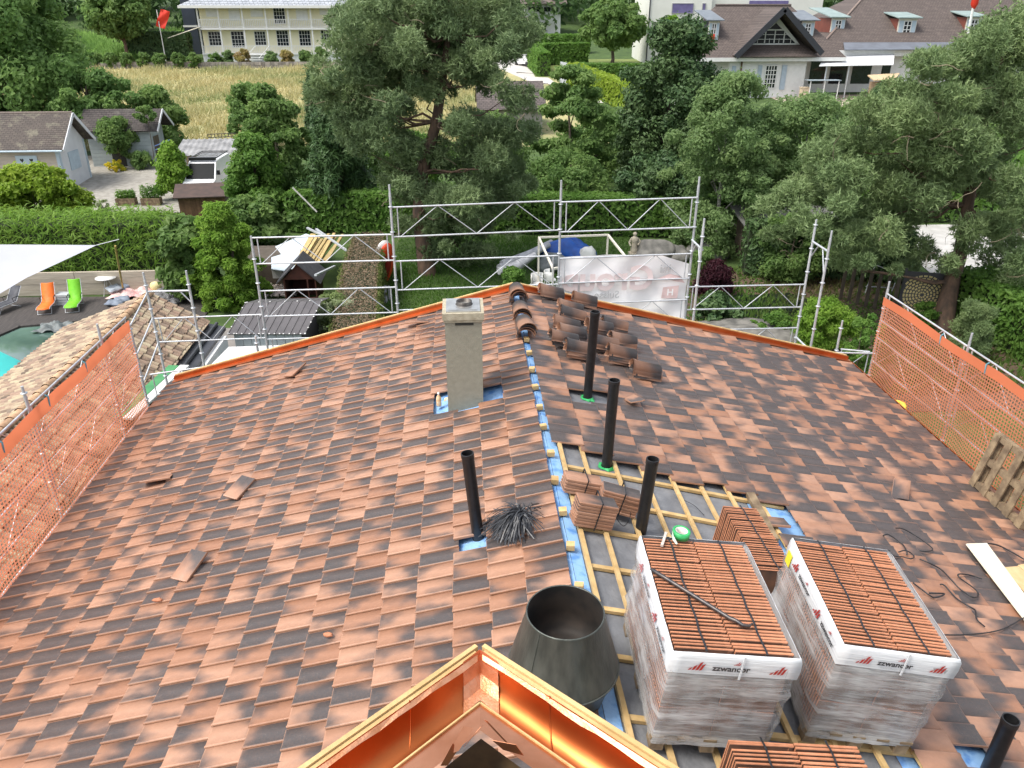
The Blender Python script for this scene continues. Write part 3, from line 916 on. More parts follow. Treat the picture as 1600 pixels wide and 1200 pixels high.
# ---- bundle of cut straps
def strap_pile():
    b = MB(); c = left(797, 828, .05); rg = random.Random(3)
    knot = c + Vector((.13, .10, .10))
    for i in range(300):
        a = rg.gauss(R(212), R(52)) if rg.random() < .86 else rg.uniform(0, 2 * PI)
        l = rg.uniform(.20, .44) if abs(a - R(212)) < R(80) else rg.uniform(.08, .24)
        d = Vector((math.cos(a), math.sin(a) * .9, 0)); sd_ = Vector((-d.y, d.x, 0))
        k = knot + Vector((rg.gauss(0, .025), rg.gauss(0, .025), rg.gauss(0, .03)))
        cv, hz = rg.gauss(0, .10), rg.uniform(.0, .13); vs = []
        tw = rg.uniform(-.004, .004); N = 7; end = rg.uniform(.004, .05)
        for j in range(N + 1):
            t = j / N; p = k + d * (l * t) + sd_ * (cv * t * t)
            base = zleft(min(p.x, RX)) + .05
            z = (k.z - base) * (1 - t) ** 1.4 + hz * math.sin(PI * t) + end * t
            p.z = base + max(.004, z)
            vs += [p + sd_ * .0055 + Vector((0, 0, tw)), p - sd_ * .0055 - Vector((0, 0, tw))]
        b.add(vs, [(2 * j, 2 * j + 1, 2 * j + 3, 2 * j + 2) for j in range(N)])
    for i in range(3): b.tube([c + Vector((.11 + .05 * math.cos(t), .09 + .05 * math.sin(t), .10 + .012 * i)) for t in [x * .5 for x in range(13)]], .006, 5)
    o = b.build('strap_bundle', mat('cut_strap', (.022, .024, .028), (.045, .048, .055), 25, rough=.4), at=c)
    tag(o, 'tangled bundle of cut black plastic straps beside the front vent pipe', 'strap bundle')
strap_pile()
def cord(name, pts, r, label, side=right, h=.055, m=None, cat='strap', group='loose black straps on the right slope', n=6):
    P = [side(u, v, h + (.02 if i % 2 else 0)) for i, (u, v) in enumerate(pts)]
    # smooth the path
    Q = []
    for i in range(len(P) - 1):
        p0 = P[max(0, i - 1)]; p1 = P[i]; p2 = P[i + 1]; p3 = P[min(len(P) - 1, i + 2)]
        for k in range(6):
            t = k / 6
            Q.append(.5 * ((2 * p1) + (p2 - p0) * t + (2 * p0 - 5 * p1 + 4 * p2 - p3) * t * t + (3 * p1 - p0 - 3 * p2 + p3) * t ** 3))
    Q.append(P[-1])
    o = MB().tube(Q, r, n).build(name, m or STRAP, at=P[0]); tag(o, label, cat, group)
Z5 = lambda a: [(1380 + x / 6.668, 780 + y / 6.668) for x, y in a]
cord('loose_strap', Z5([(380, 625), (480, 665), (600, 730), (700, 830), (800, 935), (930, 1020), (990, 1005), (960, 940), (800, 820), (790, 780), (900, 790), (1030, 830)]), .0085, 'long black strap looping down the middle of the right slope')
cord('loose_strap', Z5([(0, 380), (60, 370), (200, 470), (245, 545), (245, 580)]), .0085, 'short black strap curling at the top corner of the right pallet')
cord('loose_strap', Z5([(130, 300), (210, 310), (320, 370), (440, 450), (515, 520), (460, 545), (380, 535)]), .0075, 'thin black strap bowing above the right pallet corner')
cord('loose_strap', Z5([(60, 530), (110, 590), (200, 600), (290, 620), (320, 590), (240, 535), (160, 550)]), .0075, 'black strap forming a small loop beside the right pallet')
cord('loose_strap', Z5([(310, 870), (460, 985), (540, 1025), (640, 985), (480, 980)]), .0085, 'black strap folded into a narrow triangle by the right pallet')
cord('loose_strap', Z5([(590, 888), (640, 900), (760, 1030), (900, 1120), (960, 1160), (975, 1250), (1060, 1330)]), .0085, 'lowest long black strap running towards the white board')
cord('loose_strap', Z5([(1020, 455), (1180, 475), (1320, 540), (1467, 625), (1600, 700)]), .0095, 'black strap passing above the white board to the picture edge')
cord('loose_strap', [(1437, 990), (1500, 992), (1560, 985), (1600, 965)], .0075, 'thin black strap below the white board')
cord('loose_strap', [(968, 765), (985, 800), (975, 822), (962, 808)], .004, 'thin black strap hanging off the right tile bundle')
cord('loose_strap', [(1065, 780), (1085, 790), (1100, 805)], .004, 'short black strap on the grey underlay', h=-.06)
cord('wire', [(640, 520), (676, 515), (690, 506), (668, 512), (655, 528), (690, 522)], .004, 'thin rusty wire lying left of the chimney', side=left, cat='wire', group='rusty wires by the chimney', m=mat('rusty_wire', (.16, .06, .03)))
cord('wire', [(672, 553), (676, 548), (700, 556)], .004, 'short rusty wire against the chimney base', side=left, cat='wire', group='rusty wires by the chimney', m=mat('rusty_wire', (.16, .06, .03)))
# white boards on the right
b = MB(); b.slab([right(1509, 851, .06), right(1541, 850, .06), right(1640, 985, .06), right(1612, 985, .06)], -.018)
tag(b.build('white_board', mat('white_board', (.74, .69, .56), (.68, .62, .49), 3, rough=.7), at=right(1509, 851, .06)), 'long cream white board lying across the right slope', 'board', 'off-cut boards')
for pts, lab in (([(1565, 888), (1590, 886), (1622, 915), (1600, 925)], 'small tan plywood off-cut beside the white board'), ([(1590, 884), (1625, 878), (1650, 905), (1622, 912)], 'tan plywood off-cut at the picture edge')):
    b = MB(); b.slab([right(u, v, .055) for u, v in pts], -.015)
    tag(b.build('plywood_offcut', mat('plywood', (.62, .45, .24), (.54, .37, .18), 8, rough=.75), at=right(*pts[0], .05)), lab, 'board', 'off-cut boards')
# small bottle by the chimney
bt = thing('drink_bottle', 'small plastic bottle with amber contents beside the chimney foot', 'bottle', left(686, 634, .0))
p = left(686, 634, -.02)
b = MB(); b.lathe([(.001, 0), (.036, 0), (.038, .02), (.038, .12), (.03, .15), (.014, .175), (.014, .19)], 14, p); b.build('bottle_body', mat('bottle_pet', (.75, .62, .48), (.62, .36, .15), 18, rough=.15), bt)
b = MB(); b.lathe([(.016, .19), (.016, .215), (.001, .215)], 12, p); b.build('cap', mat('bottle_cap', (.8, .8, .8)), bt)
b = MB(); p2 = left(694, 628, .02); b.slab([p2, p2 + Vector((.07, .02, .03)), p2 + Vector((.09, .1, .02)), p2 + Vector((.01, .09, .01))], .012)
tag(b.build('tape_scrap', mat('tape_scrap', (.75, .55, .15), (.6, .62, .65), 30), at=p2), 'crumpled scrap of yellow tape by the chimney foot', 'scrap')

# ================================================================== PALLETS OF TILES
RAW = mat('raw_clay', (.50, .215, .115), (.42, .165, .08), 14, rough=.75, vary=.16, bump=.2)
FACE = mat('engobed_face', (.11, .070, .055), (.24, .12, .075), 5, rough=.5)
BANDM = mat('white_print_film', (.66, .67, .68), (.60, .61, .63), 3, rough=.22, bump=.25, bscale=4, stretch=(1, 1, 14))
REDP = mat('red_print', (.42, .03, .025), rough=.35)
INK = mat('black_print', (.03, .03, .035), rough=.35)
GREYP = mat('grey_print', (.40, .41, .43), rough=.35)
YEL = mat('yellow_sticker', (.80, .66, .04), rough=.4)
def film_mat():
    m, n, L, b = _nodes('stretch_film')
    b.inputs['Roughness'].default_value = .10; b.inputs['Specular IOR Level'].default_value = .7
    b.inputs['Base Color'].default_value = (.58, .58, .58, 1)
    tc = n.new('ShaderNodeTexCoord'); mp = n.new('ShaderNodeMapping'); mp.inputs['Scale'].default_value = (1.3, 1.3, 15)
    mp.inputs['Rotation'].default_value = (.12, .08, 0)
    L.new(tc.outputs['Object'], mp.inputs[0])
    nz = n.new('ShaderNodeTexNoise'); nz.inputs['Scale'].default_value = 2.2; nz.inputs['Detail'].default_value = 7; nz.inputs['Roughness'].default_value = .65
    L.new(mp.outputs[0], nz.inputs[0])
    n2 = n.new('ShaderNodeTexNoise'); n2.inputs['Scale'].default_value = 3.0; n2.inputs['Detail'].default_value = 3
    L.new(tc.outputs['Object'], n2.inputs[0])
    ad = n.new('ShaderNodeMath'); ad.operation = 'ADD'; L.new(nz.outputs['Fac'], ad.inputs[0]); L.new(n2.outputs['Fac'], ad.inputs[1])
    mr = n.new('ShaderNodeMapRange'); mr.inputs['From Min'].default_value = .72; mr.inputs['From Max'].default_value = 1.22
    mr.inputs['To Min'].default_value = .10; mr.inputs['To Max'].default_value = .76
    L.new(ad.outputs[0], mr.inputs[0])
    tr = n.new('ShaderNodeBsdfTransparent'); ms = n.new('ShaderNodeMixShader')
    L.new(mr.outputs[0], ms.inputs[0]); L.new(tr.outputs[0], ms.inputs[1]); L.new(b.outputs[0], ms.inputs[2])
    L.new(ms.outputs[0], n['Material Output'].inputs['Surface'])
    bp = n.new('ShaderNodeBump'); bp.inputs['Strength'].default_value = .7; bp.inputs['Distance'].default_value = .02
    L.new(nz.outputs['Fac'], bp.inputs['Height']); L.new(bp.outputs[0], b.inputs['Normal'])
    return m
FILM = film_mat()

def edge_tile(w, t, h, nib):
    """a clay tile standing on its long side: slab with ribs on the edges that show"""
    b = MB()
    b.bb((0, -t / 2, 0), (w, t / 2, h))
    b.bb((w - .035, -t / 2 - nib, 0.002), (w - .008, -t / 2, h - .004))
    b.bb((.006, t / 2, .004), (.03, t / 2 + nib * .7, h - .006))
    b.bb((.0, -t / 2 - .003, h - .012), (w, -t / 2, h - .002))
    me = bpy.data.meshes.new('tile'); me.from_pydata(b.v, [], b.f); me.materials.append(RAW); me.materials.append(FACE)
    me.update(); me.polygons.foreach_set('material_index', [1 if abs(p.normal.y) > .9 else 0 for p in me.polygons]); me.update()
    return me
def wrapped_pallet(label, base, tilt, yaw, W, D, H, wrap=True, cols=2, pallet=True, rows=None, top_z=None):
    t = thing('tile_pallet', label, 'tile pallet', base, 'pallets of clay tiles')
    t.rotation_euler = Euler((0, tilt, yaw))
    def put(b, name, m, par=None):
        o = b.build(name, m, None); o.parent = par or t; return o
    P = .13 if pallet else 0.0
    if pallet:
        b = MB(); b.bb((0.0, .015, .0985), (W, .125, .0995)); wp = put(b, 'wooden_pallet', OLDWOOD)
        for x in (.06, W / 2, W - .06):
            for y in (.07, D / 2, D - .07): b = MB(); b.bb((x - .05, y - .06, -.02), (x + .05, y + .06, .075)); put(b, 'block', OLDWOOD, wp)
        for y in (.07, D / 2, D - .07):
            b = MB(); b.bb((0.0, y - .055, .076), (W, y + .055, .098)); put(b, 'slat', OLDWOOD, wp)
        for i in range(5):
            x = .05 + (W - .1) * i / 4
            b = MB(); b.bb((x - .05, 0, .1), (x + .05, D, .122)); put(b, 'slat', OLDWOOD, wp)
    cw_ = (W - .03) / cols
    lay = 3 if wrap else 1
    hh = (H - P) / lay
    n = rows or int((D - .04) / .0345)
    ml = [edge_tile(cw_ - .012, .0125 if c == 0 else .0175, hh - .01, .005) for c in range(cols)]
    pit = (D - .04) / n
    for c in range(cols):
        for i in range(n):
            o = bpy.data.objects.new('tile', ml[c]); COL.objects.link(o); o.parent = t
            o.location = (.012 + c * cw_ + rd.gauss(0, .002), .02 + (i + .5) * pit, H - hh + rd.gauss(0, .0015))
            o.rotation_euler = (rd.gauss(-.02, .012), 0, rd.gauss(0, .004))
    if wrap:      # lower layers, seen through the film only
        b = MB(); rg = random.Random(int(base[0] * 100))
        for l in range(lay - 1):
            for c in range(cols):
                for i in range(n):
                    x0 = .012 + c * cw_; y0 = .02 + (i + .5) * pit; z0 = P + l * hh
                    b.bb((x0, y0 - .009, z0), (x0 + cw_ - .012, y0 + .009, z0 + hh - .012))
        o = put(b, 'tile_stack', [RAW, FACE]); o.data.polygons.foreach_set('material_index', [1 if abs(p.normal.y) > .9 else 0 for p in o.data.polygons]); o['kind'] = 'stuff'; o['label'] = 'lower layers of clay tiles behind the film'
        # film shell: four sides, wrinkled, slightly drawn in at the foot
        b = MB(); vs = []; per = []
        NX, NY, NZ = 14, 18, 12
        loop = [(i / NX * W, 0, (0, -1)) for i in range(NX)] + [(W, i / NY * D, (1, 0)) for i in range(NY)] + [(W - i / NX * W, D, (0, 1)) for i in range(NX)] + [(0, D - i / NY * D, (-1, 0)) for i in range(NY)]
        for k in range(NZ + 1):
            z = .06 + (H - .10 - .06) * k / NZ
            draw = .02 * (1 - k / NZ) ** 2
            for (x, y, nn) in loop:
                e = .012 + rg.uniform(0, .010) + (.016 if k in (4, 8) else 0) + .006 * math.sin(k * 1.9 + x * 5) - draw * .4
                fx = (x - W / 2) * (1 - draw) + W / 2; fy = (y - D / 2) * (1 - draw) + D / 2
                vs.append((fx + nn[0] * e, fy + nn[1] * e, z + rg.uniform(-.006, .006)))
        m_ = len(loop)
        b.add(vs, [(k * m_ + i, k * m_ + (i + 1) % m_, (k + 1) * m_ + (i + 1) % m_, (k + 1) * m_ + i) for k in range(NZ) for i in range(m_)], True)
        put(b, 'stretch_film', FILM)
        # printed band round the top
        b = MB(); vs = []
        for (z, out) in ((H - .185, .020), (H - .10, .024), (H - .03, .020), (H - .004, .010), (H - .003, .004)):
            for (x, y, nn) in loop:
                e = out + rg.uniform(-.0015, .0015)
                cx_ = nn[0] * e; cy_ = nn[1] * e
                vs.append((x + cx_ + (.0 if nn[0] else (-e if x == 0 else 0)), y + cy_ + (0 if nn[1] else (-e if y == 0 else 0)), z))
        b.add(vs, [(k * m_ + i, k * m_ + (i + 1) % m_, (k + 1) * m_ + (i + 1) % m_, (k + 1) * m_ + i) for k in range(4) for i in range(m_)], True)
        band = put(b, 'printed_band', BANDM)
        def logo(o_, xd, s):
            b = MB(); xd = Vector(xd); zd = Vector((0, 0, 1))
            for i, (h0, h1) in enumerate(((.0, .34), (.0, .62), (.0, 1.0), (.0, .78))):
                x0 = i * .30 * s
                sl_ = .14 * s
                q = lambda x, h: Vector(o_) + xd * (x + h * .34 * s) + zd * (h * s)
                top = h1
                b.poly([q(x0, 0), q(x0 + .2 * s, .09), q(x0 + .2 * s, top), q(x0, top - .18)])
            return put(b, 'logo', REDP, band)
        f = -.034; zc = H - .095
        logo((W * .13, f, zc - .045), (1, 0, 0), .085)
        logo((W * .78, f, zc - .045), (1, 0, 0), .085)
        logo((W * .48, f, zc + .018), (1, 0, 0), .038)
        def txt(body, size, m, pos, xd):
            o = text_mesh(body, size, 'lettering', m, band, pos, xd, (0, 0, 1)); return o
        band.location  # stays at the thing's origin
        def T(body, size, m, pos, xd):
            me = TEXTS[body].copy(); x = Vector(xd); y = Vector((0, 0, 1)); z = x.cross(y)
            me.transform(Matrix.Translation(pos) @ Matrix((x, y, z)).transposed().to_4x4() @ Matrix.Scale(size, 4))
            me.materials.clear(); me.materials.append(m)
            o = bpy.data.objects.new('lettering', me); COL.objects.link(o); o.parent = band
        T('zzwancor', .068, INK, Vector((W * .47, f, zc - .015)), (1, 0, 0))
        T('a wienerberger brand', .022, GREYP, Vector((W * .47, f, zc - .058)), (1, 0, 0))
        for k in (.16, .60):
            logo((f, D * (1 - k), zc - .05), (0, -1, 0), .095)
            T('zzwancor', .066, INK, Vector((f, D * (1 - k) - .30, zc - .015)), (0, -1, 0))
            T('a wienerberger brand', .020, GREYP, Vector((f, D * (1 - k) - .30, zc - .056)), (0, -1, 0))
            logo((f, D * (1 - k) - .31, zc + .018), (0, -1, 0), .036)
        # clear seam of the band on the front
        b = MB(); b.bb((W * .545, f - .004, H - .2), (W * .56, f + .002, H + .01)); put(b, 'film_seam', BANDM, band)
    # black straps over the top
    for c in range(cols):
        x = .012 + (c + .5) * cw_
        b = MB(); pts = [(x + .004 * math.sin(i), .0 + D * i / 30, H + .006 + .002 * math.sin(i * 2.1)) for i in range(31)]
        vs = []
        for p in pts: vs += [(p[0] - .008, p[1], p[2]), (p[0] + .008, p[1], p[2])]
        b.add(vs, [(2 * j, 2 * j + 1, 2 * j + 3, 2 * j + 2) for j in range(30)])
        put(b, 'strap', STRAP)
    return t
pal1 = wrapped_pallet('film wrapped pallet of clay tiles next to the cowl, crowbar on top', right(1013, 1170, .0), R(6), R(-2.5), .88, 1.27, .97)
pal2 = wrapped_pallet('film wrapped pallet of clay tiles on the right, yellow sticker at its back corner', right(1253, 1158, .0), R(8), R(-5.5), .86, 1.26, 1.04)
b = MB(); b.bb((-.034, 1.10, .83), (-.031, 1.20, .95)); o = b.build('sticker', YEL, None); o.parent = pal2
wrapped_pallet('opened low stack of clay tiles standing behind the two wrapped pallets', (2.62, 5.55, zright(2.6) + .01), R(9), R(1), .42, 1.10, .48, wrap=False, cols=1, pallet=False)
wrapped_pallet('stack of clay tiles cut off by the bottom edge of the picture', (1.66, 2.75, zright(1.66) + .01), R(7), R(-1.5), .98, .90, .42, wrap=False, cols=2, pallet=False)

# things lying on the wrapped pallet
def on_pal(p, x, y, z): return p.matrix_basis @ Vector((x, y, z))
bpy.context.view_layer.update()
def pal_pt(p, u, v, h):
    m = p.matrix_world; n = (m.to_3x3() @ Vector((0, 0, 1))); o = m @ Vector((0, 0, h))
    return onplane(u, v, n, n.dot(o))
A_, B_ = pal_pt(pal1, 1016, 889, .99), pal_pt(pal1, 1152, 974, .99)
d = B_ - A_; up_ = pal1.matrix_world.to_3x3() @ Vector((0, 0, 1)); sd_ = d.cross(up_).normalized()
b = MB()
pts = [A_, A_ + d * .04 + up_ * .004] + [A_ + d * t + up_ * .004 for t in (.2, .5, .8, .92)] + [A_ + d * .98 - sd_ * .012 + up_ * .006, B_ + d * .05 - sd_ * .004 + up_ * .008, B_ + d * .10 + sd_ * (-.03) + up_ * .012, pal_pt(pal1, 1176, 974, 1.0)]
b.tube(pts, [.006, .016, .016, .016, .016, .016, .016, .015, .013, .005], 7)
cb_ = b.build('crowbar', mat('crowbar_steel', (.055, .055, .06), (.12, .10, .09), 18, rough=.4, metal=.6), at=A_)
tag(cb_, 'dark steel crowbar with hooked end lying across the wrapped pallet', 'crowbar')
p = pal_pt(pal1, 1063, 838, .985)
tp = thing('tape_roll', 'roll of green tape with its end loose on the wrapped pallet', 'tape roll', p)
tp.rotation_euler = pal1.rotation_euler
b = MB(); b.lathe([(.052, 0), (.074, 0), (.074, .06), (.052, .06), (.052, 0)], 28); o = b.build('tape', GREEN, None); o.parent = tp
b = MB(); b.lathe([(.046, .001), (.0515, .001), (.0515, .059), (.046, .059), (.046, .001)], 28); o = b.build('core', mat('card_core', (.75, .72, .66)), None); o.parent = tp
b = MB(); b.add([(-.074, 0, .0), (-.074, 0, .055), (-.080, -.06, .05), (-.080, -.06, .004), (-.065, -.13, .012), (-.055, -.13, .02)], [(0, 1, 2, 3), (3, 2, 5, 4)]); o = b.build('loose_end', mat('tape_backing', (.62, .74, .62)), None); o.parent = tp
A_, B_ = pal_pt(pal1, 1034, 853, .985), pal_pt(pal1, 1041, 832, .985)
b = MB(); b.bar(A_, B_, .022, .014); tag(b.build('cutter_knife', mat('knife_plastic', (.55, .52, .47), (.35, .25, .2), 40), at=A_), 'small pale cutter knife lying left of the tape roll', 'knife')

# wooden pallet leaning at the right eave
wp = thing('leaning_pallet', 'weathered wooden pallet leaning on the orange net at the right eave', 'pallet', (7.55, 8.7, zright(7.55)))
q = [onx(1530, 772, 7.6), onx(1566, 692, 7.8), onx(1640, 745, 7.8), onx(1604, 830, 7.6)]
up_ = (q[1] - q[0]); al = (q[3] - q[0]); al.z = 0; al.normalize(); al = Vector((0, -1, 0)); up_ = Vector((.18, 0, .86)); q0 = Vector((7.52, 9.32, zright(7.52) + .03))
nn = al.cross(up_).normalized()
for i in range(5):
    b = MB(); c0_ = q0 + al * (.06 + i * .26); b.bar(c0_, c0_ + up_ * 1.0, .12, .02, nn); b.build('slat', OLDWOOD, wp)
for i in range(3):
    b = MB(); c0_ = q0 + up_ * (.06 + i * .45) - nn * .055; b.bar(c0_, c0_ + al * 1.16, .09, .09, nn); b.build('runner', OLDWOOD, wp)
for i in range(3):
    b = MB(); c0_ = q0 + al * (.06 + i * .52) - nn * .112; b.bar(c0_, c0_ + up_ * 1.0, .12, .02, nn); b.build('slat', OLDWOOD, wp)

# ================================================================== SCAFFOLDS, NETS, BANNER
RS = .0245
def post(par, x, y, z0, z1, m=STEEL, dz=.5):
    b = MB(); b.tube([(x, y, z0), (x, y, z1 - .16)], RS, 10); b.tube([(x, y, z1 - .18), (x, y, z1)], RS * .8, 10)
    o = b.build('standard', m, par)
    z = math.ceil((z0 - .05) / dz) * dz + .05
    b = MB()
    while z < z1 - .1:
        if z > 2.0: b.lathe([(RS, -.012), (.048, -.006), (.048, .006), (RS, .012)], 10, (x, y, z))
        z += dz
    if b.v: b.build('rosettes', m, o)['kind'] = 'stuff'
    return o
def lattice(par, a, b_, top, bot, n=4, m=STEEL):
    """guard frame: two rails with a zigzag of thinner tube"""
    a, b_ = Vector(a), Vector(b_); d = (b_ - a).normalized()
    A, B = a + d * .06, b_ - d * .06
    P = lambda t, z: Vector((A.x + (B.x - A.x) * t, A.y + (B.y - A.y) * t, z + (b_.z - a.z) * t))
    b = MB()
    b.tube([P(-.02, top), P(1.02, top)], .017, 8); b.tube([P(-.02, bot), P(1.02, bot)], .017, 8)
    b.tube([P(.02, bot), P(.02, top)], .013, 8); b.tube([P(.98, bot), P(.98, top)], .013, 8)
    for i in range(n):
        t0, t1 = .03 + .94 * i / n, .03 + .94 * (i + 1) / n
        b.tube([P(t0, bot if i % 2 == 0 else top), P(t1, top if i % 2 == 0 else bot)], .0095, 6)
    return b.build('lattice_guardrail', m, par)
def rail(par, a, b_, r=RS * .9, name='ledger', m=STEEL):
    return MB().tube([a, b_], r, 8).build(name, m, par)

# --- far gable run
YS, YI = 15.2, 14.46
gs = thing('scaffold', 'galvanised scaffold standing across the far gable end', 'scaffold', (1.5, YS, 0))
tops = {-4.15: 6.52, -1.38: 7.48, 1.97: 7.52, 4.72: 7.55, 7.25: 6.66}
RUSTY = mat('rusty_tube', (.30, .20, .10), (.42, .36, .28), 3, rough=.6, metal=.4, stretch=(1, 1, .6))
for x, z in tops.items():
    post(gs, x, YS, 0, z)
    zi = {7.25: 6.62, 4.72: 6.9, -4.15: 4.7}.get(x, zleft(x) - .2 if x < RX else zright(x) - .2)
    post(gs, x - (.05 if x == 4.72 else 0), YI, 0, zi)
# end frames: cross tubes between outer and inner standards
for x, z in ((7.25, 6.20), (4.70, 6.28), (7.25, 4.06), (-4.15, 3.9), (-1.38, 3.9), (1.97, 3.9)):
    rail(gs, (x, YS, z), (x, YI, z), name='transom')
    if z > 5: rail(gs, (x, YS - .05, z - .3), (x, YS - .3, z), .014, 'brace'); rail(gs, (x, YI + .03, z - .45), (x, YI + .25, z), .014, 'brace')
lattice(gs, (-4.15, YS, 0), (-1.38, YS, .02), 6.48, 5.95); lattice(gs, (-4.15, YS, 0), (-1.38, YS, .02), 5.38, 4.83); lattice(gs, (-4.15, YS, 0), (-1.38, YS, .02), 4.32, 3.8)
lattice(gs, (-1.38, YS, 0), (1.97, YS, .08), 7.04, 6.45); lattice(gs, (-1.38, YS, 0), (1.97, YS, .05), 5.95, 5.34); lattice(gs, (-1.38, YS, 0), (1.97, YS, .03), 4.9, 4.3)
lattice(gs, (1.97, YS - .03, 0), (4.72, YS - .03, .05), 7.10, 6.50); lattice(gs, (1.97, YS - .03, 0), (4.72, YS - .03, .05), 5.95, 5.42); lattice(gs, (1.97, YS - .03, 0), (4.72, YS - .03, .05), 4.95, 4.40)
lattice(gs, (4.72, YS, 0), (7.25, YS, 0), 5.27, 4.76); lattice(gs, (4.72, YS, 0), (7.25, YS, 0), 4.28, 3.75)
for z in (3.7,):
    for x0, x1 in ((-4.15, -1.38), (-1.38, 1.97), (1.97, 4.72), (4.72, 7.25)):
        b = MB(); b.bb((x0 + .03, YI + .03, z), (x1 - .03, YS - .03, z + .05)); b.build('deck_board', OLDWOOD, gs)

# --- left run along the eave
XS = -6.36
ls = thing('scaffold', 'galvanised scaffold standing along the left eave behind the orange net', 'scaffold', (XS, 11, 0))
for y, z in ((15.2, 5.82), (12.9, 5.62), (10.35, 5.66), (7.6, 5.6)):
    post(ls, XS, y, 0, z)
post(ls, -5.52, 15.2, 0, 5.84); post(ls, XS, 14.1, 0, 5.15)
rail(ls, (XS, 15.2, 5.42), (-5.52, 15.2, 5.42), name='transom'); rail(ls, (-5.72, 15.2, 5.42), (-5.52, 15.2, 5.15), .014, 'brace')
rail(ls, (XS, 15.2, 5.40), (XS, 14.1, 5.1), .015, 'brace'); rail(ls, (XS, 15.2, 4.86), (XS, 14.1, 4.5), .015, 'brace'); rail(ls, (XS, 15.2, 4.3), (XS, 14.1, 3.9), .015, 'brace')
lattice(ls, (-6.36, 15.2, 0), (-4.15, 15.2, .03), 4.84, 4.32, 4)
lattice(ls, (-6.36, 14.4, 0), (-5.0, 14.4, .15), 3.95, 3.5, 2)
for y0, y1 in ((14.1, 12.9), (12.9, 10.35), (10.35, 7.6), (7.6, 5.0)):
    lattice(ls, (XS - .02, y0, 0), (XS - .02, y1, 0), 5.30, 4.80, 4 if abs(y0 - y1) > 2 else 2)
    lattice(ls, (XS - .02, y0, 0), (XS - .02, y1, 0), 4.30, 3.80, 4 if abs(y0 - y1) > 2 else 2)
    rail(ls, (XS - .02, y0, 3.35), (XS - .02, y1, 3.35))
    b = MB(); b.bb((XS - .7, y1 + .03, 2.55), (XS - .05, y0 - .03, 2.60)); b.build('deck_board', STEEL, ls)
# --- right run
XG = 8.5
rs = thing('scaffold', 'galvanised scaffold standing along the right eave behind the orange net', 'scaffold', (XG, 11, 0))
for y, z in ((14.25, 5.62), (11.5, 5.62), (8.9, 5.55), (6.2, 5.55)): post(rs, XG + .03, y, 0, z)
post(rs, 7.83, YI, 0, 4.72)
for y0, y1 in ((14.25, 11.5), (11.5, 8.9), (8.9, 6.2)):
    for top, bot in ((5.36, 4.78), (4.40, 3.88)): lattice(rs, (XG + .04, y0, 0), (XG + .04, y1, 0), top, bot, 4)
    rail(rs, (XG + .04, y0, 3.45), (XG + .04, y1, 3.45))
    b = MB(); b.bb((XG + .08, y1 + .03, 2.55), (XG + .7, y0 - .03, 2.60)); b.build('deck_board', STEEL, rs)
rail(rs, (7.25, YI, 4.02), (XG, 14.25, 4.05), name='ledger'); rail(rs, (7.83, YI, 3.6), (XG, 14.25, 3.55), .014, 'brace')
lattice(rs, (7.86, YI, 0), (XG, 14.25, .0), 4.08, 3.5, 1)

# --- orange debris nets with real holes
def net_mat():
    m, n, L, b = _nodes('orange_net')
    b.inputs['Roughness'].default_value = .5
    tc = n.new('ShaderNodeTexCoord'); nz = n.new('ShaderNodeTexNoise'); nz.inputs['Scale'].default_value = 1.3; nz.inputs['Detail'].default_value = 5
    L.new(tc.outputs['Object'], nz.inputs[0])
    mx = n.new('ShaderNodeMix'); mx.data_type = 'RGBA'
    mx.inputs['A'].default_value = (.84, .25, .13, 1); mx.inputs['B'].default_value = (.85, .37, .23, 1)
    L.new(nz.outputs['Fac'], mx.inputs['Factor']); L.new(mx.outputs['Result'], b.inputs['Base Color'])
    tl = n.new('ShaderNodeBsdfTranslucent'); L.new(mx.outputs['Result'], tl.inputs[0])
    m1 = n.new('ShaderNodeMixShader'); m1.inputs[0].default_value = .55
    L.new(b.outputs[0], m1.inputs[1]); L.new(tl.outputs[0], m1.inputs[2])
    tr = n.new('ShaderNodeBsdfTransparent'); tr.inputs[0].default_value = (1, .75, .6, 1)
    m2 = n.new('ShaderNodeMixShader'); m2.inputs[0].default_value = .18
    L.new(m1.outputs[0], m2.inputs[1]); L.new(tr.outputs[0], m2.inputs[2])
    L.new(m2.outputs[0], n['Material Output'].inputs['Surface'])
    return m
NETM = net_mat()
def hem_mat():
    m, n, L, b = _nodes('orange_hem'); c = (.86, .25, .12, 1)
    b.inputs['Base Color'].default_value = c; b.inputs['Roughness'].default_value = .5
    tl = n.new('ShaderNodeBsdfTranslucent'); tl.inputs[0].default_value = c
    ms_ = n.new('ShaderNodeMixShader'); ms_.inputs[0].default_value = .5
    L.new(b.outputs[0], ms_.inputs[1]); L.new(tl.outputs[0], ms_.inputs[2]); L.new(ms_.outputs[0], n['Material Output'].inputs['Surface'])
    return m
ORANGE = hem_mat()
